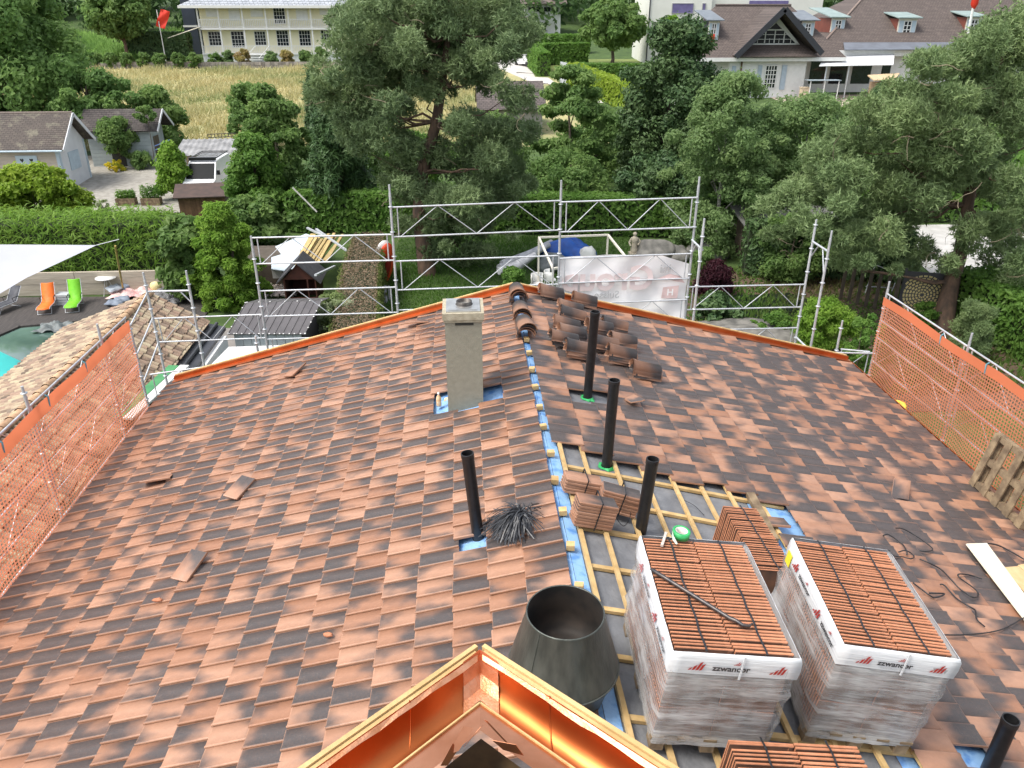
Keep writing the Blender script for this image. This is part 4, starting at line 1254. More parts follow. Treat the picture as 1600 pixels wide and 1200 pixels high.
def net(x, y0, y1, ztop, zbot, label, pitch=.062, sgn=1):
    t = thing('safety_net', label, 'safety net', (x, (y0 + y1) / 2, zbot), 'orange safety nets')
    ny, nz = int((y1 - y0) / pitch), int((ztop - .15 - zbot) / pitch)
    def pt(s, h):                                   # s metres along, h height
        yy = y0 + s
        k = (h - zbot) / (ztop - zbot)
        bul = sgn * (.05 * math.sin(yy * 2.3) + .035 * math.sin(yy * 5.1 + 1) + .02 * math.sin(h * 6 + yy * 2)) * (1 - k * .8)
        sag = -.05 * abs(math.sin(yy * 1.2)) * k
        return (x + bul, yy, h + sag)
    fr = .43
    ss = [];
    for i in range(ny): ss += [i * pitch, i * pitch + fr * pitch]
    ss.append(ny * pitch)
    hh = []
    for j in range(nz): hh += [zbot + j * pitch, zbot + j * pitch + fr * pitch]
    hh.append(zbot + nz * pitch)
    co = np.array([pt(s, h) for h in hh for s in ss]); W_ = len(ss)
    f = [(j * W_ + i, j * W_ + i + 1, (j + 1) * W_ + i + 1, (j + 1) * W_ + i) for j in range(len(hh) - 1) for i in range(W_ - 1) if not (i % 2 == 1 and j % 2 == 1)]
    np_mesh('mesh', co, np.array(f), NETM, t)
    b = MB(); vs = []; n = 60; h0 = zbot + nz * pitch
    for i in range(n + 1):
        s = (ny * pitch) * i / n
        p0, p1 = pt(s, h0 - .01), pt(s, ztop)
        vs += [p0, (p0[0] * .5 + p1[0] * .5 - sgn * .012 * math.sin(i * 2.3), p0[1], (p0[2] + p1[2]) / 2), (p1[0], p1[1], p1[2])]
    b.add(vs, [(3 * i + k, 3 * i + k + 1, 3 * i + k + 4, 3 * i + k + 3) for i in range(n) for k in (0, 1)], True)
    b.build('hem', ORANGE, t)
    # ties to the top rail
    for i in range(int((y1 - y0) / 1.3)):
        yy = y0 + .5 + i * 1.3; p = pt(yy - y0, ztop)
        b = MB(); b.tube([(p[0], p[1], p[2] - .16), (p[0] - sgn * .015, p[1], p[2] + .0), (p[0] + sgn * .03, p[1], p[2] + .03)], .012, 6); b.build('tie', mat('tie_teal', (.12, .30, .36), rough=.5), t)
net(-6.27, 5.0, 13.95, 5.33, 3.32, 'orange debris net along the left eave beside the tiled neighbour roof', sgn=-1)
net(8.42, 6.4, 14.2, 5.38, 3.42, 'orange debris net along the right eave behind the leaning pallet', sgn=1)
# yellow rag caught on the right net
b = MB(); p = onx(1408, 634, 8.3); b.blob(p, (.06, .16, .09), 3, 9, 6, .5); tag(b.build('yellow_cloth', mat('yellow_cloth', (.72, .52, .08), (.6, .4, .05), 9), at=p), 'crumpled yellow cloth caught at the foot of the right net', 'cloth')

# --- banner on the gable scaffold, its print showing through from the other side
bn = thing('banner', 'white mesh banner with faded red reversed print hung on the gable scaffold', 'banner', (3.35, 15.3, 3.9))
BANN = mat('banner_cloth', (.90, .89, .88), (.86, .85, .84), 3, rough=.6, bump=.3, bscale=5)
NX, NZ = 40, 26; co = []
def ban(s, t):
    x = 1.99 + 2.72 * s; z = 3.85 + 2.10 * t + .05 * s * t
    if s > .75: z -= (s - .75) * 2.2 * max(0, t - .55)
    y = 15.27 + .03 * math.sin(s * 9 + t * 5) + .018 * math.sin(s * 21 - t * 13) + .03 * math.sin(t * 8 + s * 3) * (.4 + s)
    return (x, y, z)
for j in range(NZ + 1):
    for i in range(NX + 1): co.append(ban(i / NX, j / NZ))
fc_ = [(j * (NX + 1) + i, j * (NX + 1) + i + 1, (j + 1) * (NX + 1) + i + 1, (j + 1) * (NX + 1) + i) for j in range(NZ) for i in range(NX)]
np_mesh('cloth', np.array(co), np.array(fc_), BANN, bn, smooth=True)
PINKP = mat('faded_red_print', (.78, .66, .645), (.75, .62, .60), 4, rough=.6); GRP = mat('faded_grey_print', (.60, .60, .60), rough=.6); REDF = mat('faded_red_logo', (.74, .56, .54), rough=.6)
def btext(body, size, m, u, v):
    p = ony(u, v, 15.19)
    o = text_mesh(body, size, 'lettering', m, bn, p, (-1, 0, 0), (0, 0, 1)); return o
btext('Group', .72, PINKP, 950, 437); btext('Suisse', .22, GRP, 948, 461); btext('ini', .26, GRP, 1040, 420)
b = MB()
P_ = lambda u, v: ony(u, v, 15.187)
b.poly([P_(1026, 436), P_(1046, 428), P_(1062, 431), P_(1070, 442), P_(1058, 440), P_(1045, 437)]); b.poly([P_(1033, 466), P_(1036, 449), P_(1061, 446), P_(1058, 466)])
b.build('logo', REDF, bn)
btext('H', .2, BANN, 1047, 457).location.y -= .004

# ================================================================== GROUND AND NEIGHBOURS
GRASS = mat('lawn', (.060, .105, .022), (.038, .070, .016), 1.2, rough=.9, bump=.5, bscale=14, detail=8)
DRY = mat('dry_meadow', (.40, .35, .17), (.22, .23, .10), .35, rough=.95, bump=.5, bscale=3, detail=9)
GRAVEL = mat('gravel', (.34, .32, .28), (.24, .225, .195), 3.0, rough=.95, bump=.8, bscale=30, detail=9)
SOIL = mat('garden_soil', (.115, .075, .05), (.07, .05, .03), 2.5, rough=.95, bump=.6, bscale=20)
TERR = mat('terrace_stone', (.46, .38, .31), (.38, .31, .26), 1.5, rough=.9, bump=.2)
ROADM = mat('pale_road', (.50, .48, .45), (.42, .40, .37), 1.2, rough=.9, bump=.2)
DECK = mat('dark_deck_boards', (.075, .065, .06), (.045, .04, .038), 2, rough=.75, stretch=(9, 1, 1), bump=.3)
WHITE = mat('white_paint', (.66, .66, .64), (.61, .61, .59), 3, rough=.6)
PALEBLUE = mat('pale_blue_paint', (.45, .54, .60), (.40, .48, .54), 4, rough=.6)
DARKG = glass_mat('dark_window')

# ground sheet out to the hills
ys = [-60, 0, 20, 45, 60, 80, 100, 120, 160, 220, 320, 480, 900]
xs = [-700, -300, -150, -80, -40, -20, 0, 20, 40, 80, 150, 300, 700]
b = MB(); vs = [(x, y, th(y) - .02) for y in ys for x in xs]; W_ = len(xs)
b.add(vs, [(j * W_ + i, j * W_ + i + 1, (j + 1) * W_ + i + 1, (j + 1) * W_ + i) for j in range(len(ys) - 1) for i in range(W_ - 1)])
o = b.build('ground', GRASS); o['kind'] = 'structure'
def patch(name, pts, m, off=.004):
    b = MB(); b.poly([(x, y, th(y) + off) for x, y in pts]); o = b.build(name, m); o['kind'] = 'structure'; return o
patch('meadow', [(-75, 62), (12, 62), (12, 110.5), (-75, 110.5)], DRY)
patch('gravel_yard', [(-36, 45.5), (-11, 45.5), (-12, 58), (-24, 61), (-36, 59)], GRAVEL, .008)
patch('garden_soil', [(8.5, 19), (22, 19), (21, 30), (14, 33), (8.5, 31)], SOIL)
patch('driveway', [(18.6, 15), (40, 15), (40, 40), (22.5, 40), (20.4, 30), (18.9, 24)], mat('white_drive', (.47, .46, .44), (.38, .37, .35), 1.5, rough=.95, bump=.5, bscale=25), .008)
patch('sand_court', [(-52, 111), (-36.2, 111), (-36.2, 118), (-52, 118)], mat('sand_court', (.40, .28, .20), (.34, .24, .17), 1, rough=.95), .02)
patch('villa_terrace', [(33, 78), (58, 78), (62, 86), (33, 86)], TERR, .01)
patch('lane', [(9, 95), (11.5, 95), (9.5, 119.5), (3.0, 119.5)], ROADM, .012)
patch('lane', [(14, 82), (24, 80), (24, 86), (16, 87)], ROADM, .012)
patch('far_lawn', [(9.5, 101), (25, 96), (27, 119), (9.8, 119.5)], mat('far_lawn', (.17, .20, .06), (.12, .16, .04), .3, rough=.95, bump=.3), .016)
patch('paving', [(-9.8, 17), (-6.7, 17), (-6.7, 27), (-9.8, 27)], mat('old_paving', (.24, .22, .20), (.17, .16, .15), 2, rough=.95, bump=.3), .006)

# ---- neighbour's low house with old canal tiles
EZ = 2.5; e_ = onz(325, 500, EZ); NYF = e_.y; rg_ = ony(236, 457, NYF); le = ony(105, 510, NYF)
nb = thing('tiled_outbuilding', 'low neighbouring building with old ochre barrel tile roof beside the pool', 'building', (rg_.x, 14, 0))
NX0, NXR, NX1 = le.x, rg_.x, e_.x; NZR = rg_.z
b = MB(); b.bb((NX0 + .35, 3, 0), (NX1 - .3, NYF - .3, EZ - .15)); b.prism([(NX0 + .35, NYF - .3, EZ - .15), (NX1 - .3, NYF - .3, EZ - .15), (NXR, NYF - .3, NZR - .15)], (0, -.3, 0)); b.build('wall', CREAM, nb)
b = MB()
for x0, z0 in ((NX0, le.z), (NX1, EZ)):
    b.slab([(NXR, 3, NZR - .09), (x0, 3, z0 - .09), (x0, NYF, z0 - .09), (NXR, NYF, NZR - .09)], .03)
b.build('roof_boarding', OLDWOOD, nb)
M_CANAL = rnd_mat('canal_tile', [(.14, .105, .08), (.29, .205, .145), (.35, .28, .195), (.42, .355, .24), (.31, .21, .155), (.21, .165, .125)], rough=.9, bump=.5, noise=.4, nscale=6)
co, fc_, rn_ = [], [], []
for x0, z0 in ((NX0, le.z), (NX1, EZ)):
    dirv = np.array([x0 - NXR, 0, z0 - NZR]); ln = np.linalg.norm(dirv); dirv /= ln
    nrm = np.array([-dirv[2], 0, dirv[0]]); nrm *= np.sign(nrm[2])
    pitch_, tl_ = .165, .235
    ncol, nrow = int((NYF - 5.5) / pitch_), int(ln / tl_)
    for c in range(ncol):
        for r_ in range(nrow + 1):
            y = NYF - .1 - c * pitch_ + rng.normal(0, .008); s0 = r_ * tl_ + rng.normal(0, .015)
            if s0 > ln: continue
            k = len(co); cr = [rng.random(), 0, 0, 1]
            for (s, w_, lift) in ((s0, .075, .0), (min(s0 + tl_ * 1.15, ln + .08), .092, .028)):
                for i in range(6):
                    a = PI * i / 5
                    p = np.array([NXR, y, NZR]) + dirv * s + nrm * (-.06 + lift + .085 * math.sin(a)) + np.array([0, w_ * .82 * math.cos(a), 0])
                    co.append(p); rn_.append(cr)
            for i in range(5): fc_.append((k + i, k + i + 1, k + 6 + i + 1, k + 6 + i))
o = np_mesh('barrel_tiles', np.array(co), np.array(fc_), M_CANAL, nb, {'rnd': np.array(rn_)}, smooth=True); o['kind'] = 'stuff'
for i in range(42):
    b = MB(); y = NYF - .2 - i * .36; n = 7; vs = []
    for (yy, w_, dz) in ((y + .21, .10, 0.0), (y - .21, .115, .025)):
        for j in range(n + 1):
            a = PI * j / n; vs.append((NXR + w_ * math.cos(a), yy, NZR - .02 + dz + .11 * math.sin(a)))
    b.add(vs, [(j, j + 1, n + 2 + j, n + 1 + j) for j in range(n)], True); b.build('ridge_tile', mat('old_ridge_tile', (.50, .34, .20), (.36, .22, .13), 6, rough=.9, vary=.25, bump=.4), nb)
b = MB(); x = NX1 + .16; b.prism([(x - .17, NYF, EZ - .10), (x + .30, NYF, EZ - .22), (x + .30, NYF, EZ - .32), (x - .17, NYF, EZ - .2)], (0, -5.6, 0)); b.build('dark_eave_sheet', mat('black_sheet', (.03, .032, .035), (.05, .05, .055), 3, rough=.35), nb)
b = MB(); b.tube([(x + .07, NYF, EZ - .11), (x + .07, NYF - 5.6, EZ - .11)], .05, 10); b.build('gutter_pipe', mat('black_sheet', (0, 0, 0)), nb)
b = MB(); b.bb((x + .30, NYF - 5.4, 0), (x + .42, NYF - .4, EZ - .34)); b.build('side_wall', WHITE, nb)
b = MB(); p0, p1 = onz(180, 655, 2.62), onz(272, 572, 2.62); b.bar(p0, p1, .26, .05); b.build('green_panel', mat('green_panel', (.07, .27, .10), (.05, .2, .08), 4), nb)
b = MB(); b.bar(p0 + Vector((.26, 0, 0)), p1 + Vector((.26, 0, 0)), .22, .05); b.build('white_panel', WHITE, nb)

# ---- grey metal shed with visible panels, white box roof beside it
ms = thing('metal_shed', 'grey metal panel garden shed with white fixings behind the scaffold', 'shed', (-5.6, 22.6, 0))
PAN = mat('grey_panel', (.125, .115, .115), (.10, .092, .092), 3, rough=.45, metal=.2, vary=.05)
f0, f1 = onz(356, 523, 2.0), onz(477, 523, 2.0); r0, r1 = onz(384, 474, 2.32), onz(503, 471, 2.32)
kk0, kk1 = r0 + Vector((.06, 1.15, -.3)), r1 + Vector((.06, 1.15, -.3))
N = 10
for i in range(N):
    t0, t1 = i / N + .004, (i + 1) / N - .004
    b = MB(); b.slab([f0.lerp(f1, t0), f0.lerp(f1, t1), r0.lerp(r1, t1), r0.lerp(r1, t0)], .02); b.build('roof_panel', PAN, ms)
    b = MB(); b.bar(f0.lerp(f1, t0) + Vector((0, 0, .025)), r0.lerp(r1, t0) + Vector((0, 0, .025)), .02, .025); b.build('rib', PAN, ms)
    b = MB(); b.slab([r0.lerp(r1, t0), r0.lerp(r1, t1), kk0.lerp(kk1, t1), kk0.lerp(kk1, t0)], .02); b.build('roof_panel', PAN, ms)
b = MB(); rg = random.Random(2)
for e0, e1, n in ((f0, f1, 15), (f0.lerp(r0, .55), f1.lerp(r1, .55), 16), (r0, r1, 6), (f0, r0, 5), (f1, r1, 6)):
    for i in range(n + 1):
        p = e0.lerp(e1, min(1, max(0, i / n + rg.uniform(-.02, .02)))) + Vector((0, 0, .03)); b.lathe([(.026, 0), (.02, .016), (.001, .02)], 8, p)
o = b.build('fixings', WHITE, ms); o['kind'] = 'stuff'
for i in range(8):
    t0, t1 = .06 + .88 * i / 8, .06 + .88 * (i + 1) / 8 - .008
    a, c = f0.lerp(f1, t0), f0.lerp(f1, t1)
    b = MB(); b.bb((a.x, a.y + .12, 0), (c.x, a.y + .14, 1.98)); b.build('wall_panel', mat('pale_panel', (.55, .60, .60), (.5, .55, .55), 2, vary=.05), ms)
b = MB(); b.bb((f0.x + .2, f0.y + .2, 0), (f1.x - .15, kk0.y - .2, 1.9)); b.build('inner_wall', PAN, ms)
wb = thing('white_shed', 'flat white roofed box shed in front of the grey metal shed', 'shed', (-5.6, 19.1, 0))
q = [onz(300, 600, 2.2), onz(455, 560, 2.2), onz(455, 539, 2.2), onz(357, 542, 2.2)]
b = MB(); b.slab([(p.x, p.y, 2.12) for p in q], .08); b.build('roof', WHITE, wb)
b = MB(); b.prism([(p.x * .97 - .16, p.y * .97 + .55, 0) for p in q], (0, 0, 2.10)); b.build('wall', mat('pale_panel', (0, 0, 0)), wb)

# ---- pool terrace
po = [onz(*q, 0) for q in ((-60, 640), (28, 512), (104, 506), (60, 560), (0, 640))]
patch('deck', [(-24, 20), (-9.9, 20), (-9.9, 30.6), (-24, 31.2)], DECK, .03)
b = MB(); pa = [(-19.5, 18.5), (-16.35, 27.5), (-13.6, 28.1), (-12.6, 18.5)]
b.poly([(x, y, .036) for x, y in pa])
o = b.build('pool_water', mat('pool_water', (.10, .17, .14), (.13, .21, .175), 1.2, rough=.05, spec=.7, bump=.06, bscale=3)); o['kind'] = 'structure'
pcv = MB(); pts = [onz(-10, 585, .09), onz(33, 566, .09), onz(-20, 630, .09), onz(-90, 620, .09)]
pcv.slab([(p.x, p.y, .07) for p in (onz(-40, 572, .07), onz(0, 549, .07), onz(36, 566, .07), onz(-20, 640, .07))], .03)
tag(pcv.build('pool_cover', mat('turquoise_cover', (.02, .43, .40), (.02, .38, .36), 2, rough=.35, bump=.15), at=onz(0, 580, .07)), 'bright turquoise cover floating on the near end of the pool', 'pool cover')
for i, (a, c) in enumerate(zip(pa[1:2] + pa[:1], pa[2:3] + pa[1:2])):
    b = MB(); b.bar((*a, .06), (*c, .06), .16, .10); b.build('pool_edge', DECK)['kind'] = 'structure'
b = MB(); p = onz(90, 511, .1); b.crumple((1.3, .9, .3), 4)
b.v = [(v[0] + p.x, v[1] + p.y, v[2] + .04) for v in b.v]; tag(b.build('pool_tarpaulin', mat('grey_tarp', (.20, .22, .22), (.12, .135, .135), 4, rough=.5, bump=.5, bscale=5), at=p), 'crumpled grey tarpaulin at the pool corner', 'tarpaulin')
rw = thing('retaining_wall', 'pale horizontal board retaining wall behind the sun loungers', 'wall', (-15, 31.2, 0))
WB = mat('pale_board', (.44, .39, .31), (.33, .29, .23), 2.2, rough=.85, stretch=(.5, 1, 6), bump=.3, vary=.08)
for i in range(4):
    for x0, x1 in ((-27, -20.3), (-20.28, -15.8), (-15.78, -12.2)):
        b = MB(); b.bb((x0, 31.15 + .01 * (i % 2), i * .24), (x1, 31.3, i * .24 + .235)); b.build('board', WB, rw)
b = MB(); b.bb((-27, 31.3, 0), (-11.6, 31.5, .9)); b.build('backing', SOIL, rw)
# sun loungers
def lounger(label, pos, yaw, m, dark=False, back=1.05):
    t = thing('sun_lounger', label, 'sun lounger', pos, 'sun loungers by the pool'); t.rotation_euler = (0, 0, yaw)
    prof_ = [(-.95, .30), (-.75, .36), (-.45, .33), (-.05, .30), (.25, .34), (.45, .55), (.62, .83), (.78, back), (.80, back + .04)] if not dark else [(-1.0, .32), (-.6, .33), (-.1, .33), (.25, .34), (.45, .60), (.72, .98)]
    b = MB(); vs = []
    for (y, z) in prof_: vs += [(-.28, y, z), (0, y, z - .025), (.28, y, z)]
    b.add(vs, [(3 * i + k, 3 * i + k + 1, 3 * i + k + 4, 3 * i + k + 3) for i in range(len(prof_) - 1) for k in (0, 1)], True)
    o = b.build('fabric', m, None); o.parent = t; o.modifiers.new('t', 'SOLIDIFY').thickness = .012
    fm = STEEL
    for sx in (-.3, .3):
        b = MB(); b.tube([(sx, y, z) for y, z in prof_], .014, 6); o = b.build('side_rail', fm, None); o.parent = t
        b = MB(); b.tube([(sx, -.55, .33), (sx, -.82, .02)], .013, 6); o = b.build('leg', fm, None); o.parent = t
        b = MB(); b.tube([(sx, .1, .33), (sx, .42, .02)], .013, 6); o = b.build('leg', fm, None); o.parent = t
        b = MB(); b.tube([(sx, .05, .55), (sx, .42, .56)], .018, 6); b.tube([(sx, .1, .33), (sx, .06, .55)], .012, 6); o = b.build('armrest', BLACK, None); o.parent = t
    for y in (-.82, .42):
        b = MB(); b.tube([(-.3, y, .02), (.3, y, .02)], .013, 6); o = b.build('foot_bar', fm, None); o.parent = t
    t.scale = (.8, .8, .8)
    return t
g = gr(77, 484); lounger('orange sling sun lounger on the dark deck', (g.x, g.y, .035), .22, mat('orange_sling', (.80, .17, .02), (.74, .14, .015), 6, rough=.6))
g = gr(119, 481); lounger('lime green sling sun lounger on the dark deck', (g.x, g.y, .035), .22, mat('green_sling', (.17, .52, .02), (.14, .46, .015), 6, rough=.6), back=1.15)
g = gr(15, 484); lounger('dark grey sun lounger at the left picture edge under the sail', (g.x, g.y, .035), -.35, mat('grey_sling', (.06, .065, .075), (.05, .05, .06), 6, rough=.6), True)
def crate(label, u, v, s):
    p = gr(u, v); t = thing('deck_crate', label, 'crate', (p.x, p.y, .035))
    for i in range(4):
        b = MB(); b.box((0, 0, .06 + i * .11), (s, s * .8, .09)); o = b.build('slat', mat('grey_slat', (.45, .47, .48), (.36, .38, .39), 5, vary=.1), None); o.parent = t
crate('pale grey slatted crate between the orange and green loungers', 104, 476, .55)
# round bistro table
p = gr(172, 462); t = thing('garden_table', 'round white bistro table by the retaining wall', 'table', (p.x, p.y, .03))
b = MB(); b.lathe([(.001, .72), (.40, .72), (.40, .745), (.001, .745)], 28); o = b.build('table_top', WHITE, None); o.parent = t
for a in (0, 2.1, 4.2):
    b = MB(); b.tube([(.05 * math.cos(a), .05 * math.sin(a), .72), (.28 * math.cos(a), .28 * math.sin(a), 0)], .012, 6); o = b.build('leg', WHITE, None); o.parent = t
CUSH = mat('grey_cushion', (.23, .27, .33), (.16, .19, .24), 5, rough=.85, bump=.2)
for i, (u, v, h, sx, lab) in enumerate(((180, 478, .12, .55, 'large grey blue cushion lying lowest on the deck pile'), (192, 474, .16, .5, 'grey blue cushion right in the deck pile'), (181, 464, .36, .48, 'pale grey cushion on top of the deck pile'), (198, 460, .34, .4, 'dark grey cushion leaning at the back of the pile'))):
    p = gr(u, v); b = MB(); b.pillow((sx * 1.15, sx * .95, .17)); o = b.build('cushion', CUSH if i != 2 else mat('pale_cushion', (.42, .46, .50), (.34, .38, .42), 5, rough=.85)); o.location = (p.x, p.y, h); o.rotation_euler = (.1 * i, .12 - .1 * i, .4 * i); tag(o, lab, 'cushion', 'cushions piled on the deck')
p = gr(212, 462); b = MB(); b.crumple((1.9, 1.3, .3), 9); o = b.build('pink_blanket', mat('pink_cloth', (.62, .30, .30), (.62, .52, .48), 6, rough=.9, bump=.4)); o.location = (p.x, p.y, .06); tag(o, 'crumpled pink and cream blanket heaped beside the cushions', 'blanket')
p = gr(205, 442); t = thing('plant_pot', 'black plant pot with a withered plant below the hedge', 'plant pot', (p.x, p.y, 0))
b = MB(); b.lathe([(.2, 0), (.28, .42), (.30, .42), (.30, .46), (.26, .46), (.24, .40), (.001, .40)], 18); o = b.build('pot', BLACK, None); o.parent = t
b = MB(); rg = random.Random(4)
for i in range(26): b.tube([(rg.gauss(0, .05), rg.gauss(0, .05), .4), (rg.gauss(0, .2), rg.gauss(0, .2), rg.uniform(.55, .85))], [.008, .003], 4)
o = b.build('dry_stems', mat('dry_stems', (.16, .12, .05)), None); o.parent = t
p = gr(245, 446, .3); b = MB(); b.blob(p, (.28, .28, .27), 1, 14, 9, .03); tag(b.build('yellow_ball', mat('pale_ball', (.72, .64, .32), (.66, .58, .28), 4, rough=.5), at=p), 'pale yellow garden ball at the end of the hedge', 'ball')
# shade sail and its pole
A_, B_, C_ = onz(151, 383, 3.2), onz(-70, 500, 2.3), onz(-160, 372, 3.9)
b = MB(); N = 14; vs, ix = [], {}
for i in range(N + 1):
    for j in range(N + 1 - i):
        a, c, e = 1 - i / N - j / N, i / N, j / N
        p = A_ * a + B_ * c + C_ * e
        ctr = (A_ + B_ + C_) / 3
        pull = .16 * (1 - (max(a, c, e) - 1 / 3) * 1.5) * (1 - 27 * a * c * e * .9)
        p = p.lerp(ctr, max(0, pull)); p.z -= .25 * 27 * a * c * e * .3
        ix[(i, j)] = len(vs); vs.append(p)
fs = []
for i in range(N):
    for j in range(N - i):
        fs.append((ix[(i, j)], ix[(i + 1, j)], ix[(i, j + 1)]))
        if j < N - i - 1: fs.append((ix[(i + 1, j)], ix[(i + 1, j + 1)], ix[(i, j + 1)]))
b.add(vs, fs, True)
ss = thing('shade_sail', 'white triangular shade sail stretched over the pool deck', 'shade sail', (A_.x, A_.y, 0))
b.build('cloth', mat('sail_cloth', (.42, .43, .47), (.39, .40, .44), 1, rough=.7), ss)
b = MB(); b.tube([A_, onz(186, 374, 3.35)], .015, 5); b.build('rope', STEEL, ss)
b = MB(); b.tube([onz(180, 384, 3.15), gr(193, 456)], .035, 8); tag(b.build('bamboo_pole', mat('bamboo_pole', (.45, .36, .10), (.36, .28, .07), 5), at=gr(193, 456)), 'yellow bamboo pole standing in front of the bamboo hedge', 'pole')

ORDN = ['first', 'second', 'third', 'fourth', 'fifth', 'sixth', 'seventh', 'eighth', 'ninth', 'tenth', 'eleventh', 'twelfth']
# ---- clutter behind the grey shed
ds = thing('play_house', 'small red brown wooden hutch with grey gable roof in the clutter', 'hutch', (-6.3, 30.2, 0))
px0, px1, py0, py1 = -7.0, -5.75, 29.2, 30.6
b = MB()
b.bb((px0, py0, 0), (px0 + .05, py1, 1.1)); b.bb((px1 - .05, py0, 0), (px1, py1, 1.1)); b.bb((px0, py1 - .05, 0), (px1, py1, 1.1)); b.bb((px0, py0, 0), (px1, py0 + .05, .35))
b.prism([(px0, py0, 1.1), (px1, py0, 1.1), ((px0 + px1) / 2, py0, 1.75)], (0, .05, 0)); b.bb((px1 - .35, py0, .35), (px1 - .3, py0 + .05, 1.1))
b.build('wall', mat('red_brown_boards', (.075, .022, .014), (.05, .016, .011), 4, rough=.8), ds)
for s in (-1, 1):
    xm = (px0 + px1) / 2; xe = xm + s * .85
    b = MB(); b.slab([(xm, py0 - .15, 1.80), (xm, py1 + .1, 1.80), (xe, py1 + .1, .98), (xe, py0 - .15, .98)], .04); b.build('roof_panel', mat('grey_felt', (.065, .065, .07), (.045, .045, .05), 6, rough=.9), ds)
# white sheets and lumber
for i, (pts, lab) in enumerate((([(430, 385), (478, 365), (500, 372), (462, 425)], 'white corrugated sheet lying under the plank pile'), ([(424, 402), (470, 388), (462, 425), (424, 420)], 'pale blue white sheet at the left of the plank pile'))):
    b = MB(); P4 = [onz(u, v, 1.0 + .04 * i) for u, v in pts]; b.slab(P4, .03); tag(b.build('white_sheet', mat('white_sheet', (.62, .70, .76), (.54, .62, .68), 3, rough=.4), at=P4[0]), lab, 'sheet', 'sheets in the clutter')
bx_ = MB(); bx_.bb((-9.4, 31.6, 0), (-6.6, 34.6, .98)); tag(bx_.build('storage_box', mat('dark_boards', (.10, .08, .06), (.07, .055, .04), 4)), 'low dark storage box under the white sheets', 'storage box')
YW = mat('yellowed_plank', (.50, .38, .17), (.36, .26, .11), 5, rough=.8, vary=.25, stretch=(1, 1, 1))
for i in range(12):
    u0 = 462 + i * 4.2 + rd.uniform(-2, 2); A_, B_ = onz(u0, 408 + rd.uniform(-6, 6), 1.1 + .05 * (i % 3)), onz(u0 + 26, 370 + rd.uniform(-6, 4), 1.2 + .05 * (i % 3))
    b = MB(); b.bar(A_, B_, .12, .05); tag(b.build('plank', YW, at=A_), ORDN[i] + ' yellowed plank from the left in the heap on the storage box', 'plank', 'planks heaped on the box')
for i, (u0, v0, u1, v1, lab) in enumerate(((480, 356, 516, 374, 'upper grey metal post sticking out of the plank heap'), (494, 358, 548, 396, 'long grey metal post behind the plank heap'), (493, 430, 523, 416, 'grey flat rail leaning right of the hutch'))):
    A_, B_ = onz(u0, v0, 1.4), onz(u1, v1, 1.25 if i < 2 else 1.1); b = MB(); b.bar(A_, B_, .1, .07); tag(b.build('metal_post', STEEL, at=A_), lab, 'post', 'metal posts in the clutter')
for i, (u, v, c_, lab) in enumerate(((445, 415, (.45, .20, .07), 'orange brown cardboard box below the white sheet'), (474, 412, (.52, .28, .08), 'small orange cardboard box beside the planks'), (434, 424, (.62, .60, .56), 'white carton left of the hutch'))):
    p = onz(u, v, .8); b = MB(); b.bb((p.x - .2, p.y - .15, .55), (p.x + .2, p.y + .2, .95)); b.bb((p.x - .21, p.y - .16, .94), (p.x + .21, p.y + .02, .965)); tag(b.build('carton', mat('carton%d' % i, c_), at=p), lab, 'box', 'boxes in the clutter')
rg = random.Random(8); b = MB()
for i in range(150):
    p = onz(rg.uniform(412, 462), rg.uniform(444, 462), .15); b.blob(p, (rg.uniform(.04, .12), rg.uniform(.04, .1), rg.uniform(.03, .1)), i, 5, 4, .4)
tag(b.build('rubble', mat('rubble', (.55, .46, .42), (.22, .2, .18), 3, rough=.9), at=(-8, 29, 0)), 'heap of pale rubble and scraps left of the hutch', 'rubble', kind='stuff')
rg = random.Random(9); b = MB()
for i in range(60):
    p = onz(rg.uniform(250, 275), rg.uniform(452, 476), .12); b.blob(p, (rg.uniform(.12, .28), rg.uniform(.1, .22), rg.uniform(.08, .18)), i, 6, 4, .4)
tag(b.build('rockery', mat('dark_stone', (.20, .20, .20), (.11, .11, .115), 3, rough=.9, vary=.2), at=(-11, 29, 0)), 'dark stones heaped behind the barrel tile roof', 'stones', kind='stuff')
# red boat stood on end against the hedge
p = gr(600, 447); kb = thing('small_boat', 'red and white plastic boat stood on end beside the brown topped hedge', 'boat', (p.x, p.y, 0))
b = MB(); b.blob((0, 0, 0), (.42, .20, 1.05), 2, 16, 10, .04); o = b.build('hull', mat('boat_white', (.70, .68, .66)), None); o.parent = kb; o.location = (0, 0, 1.02); o.rotation_euler = (.25, .12, .4)
b = MB(); b.blob((.06, -.08, 0), (.37, .17, .98), 2, 16, 10, .04); o = b.build('deck', mat('boat_red', (.62, .07, .02), (.5, .05, .015), 4, rough=.4), None); o.parent = kb; o.location = (.05, -.06, 1.02); o.rotation_euler = (.25, .12, .4)
b = MB(); b.blob((.10, -.2, 0), (.14, .10, .55), 2, 12, 8, .04); o = b.build('cockpit', mat('boat_dark', (.25, .02, .01)), None); o.parent = kb; o.location = (.07, -.08, .98); o.rotation_euler = (.25, .12, .4)
rg = random.Random(5)
for i in range(7):
    b = MB(); u = 582 + i * 4.5; A_, B_ = gr(u, 470 + rg.uniform(-4, 4)), onz(u + rg.uniform(-4, 6), 446, .6); b.bar(A_, B_, .08, .03); tag(b.build('grey_plank', mat('grey_plank', (.28, .28, .28), (.2, .2, .2), 5, vary=.2), at=A_), ORDN[i] + ' grey plank from the left leaning beneath the red boat', 'plank', 'grey planks by the boat')
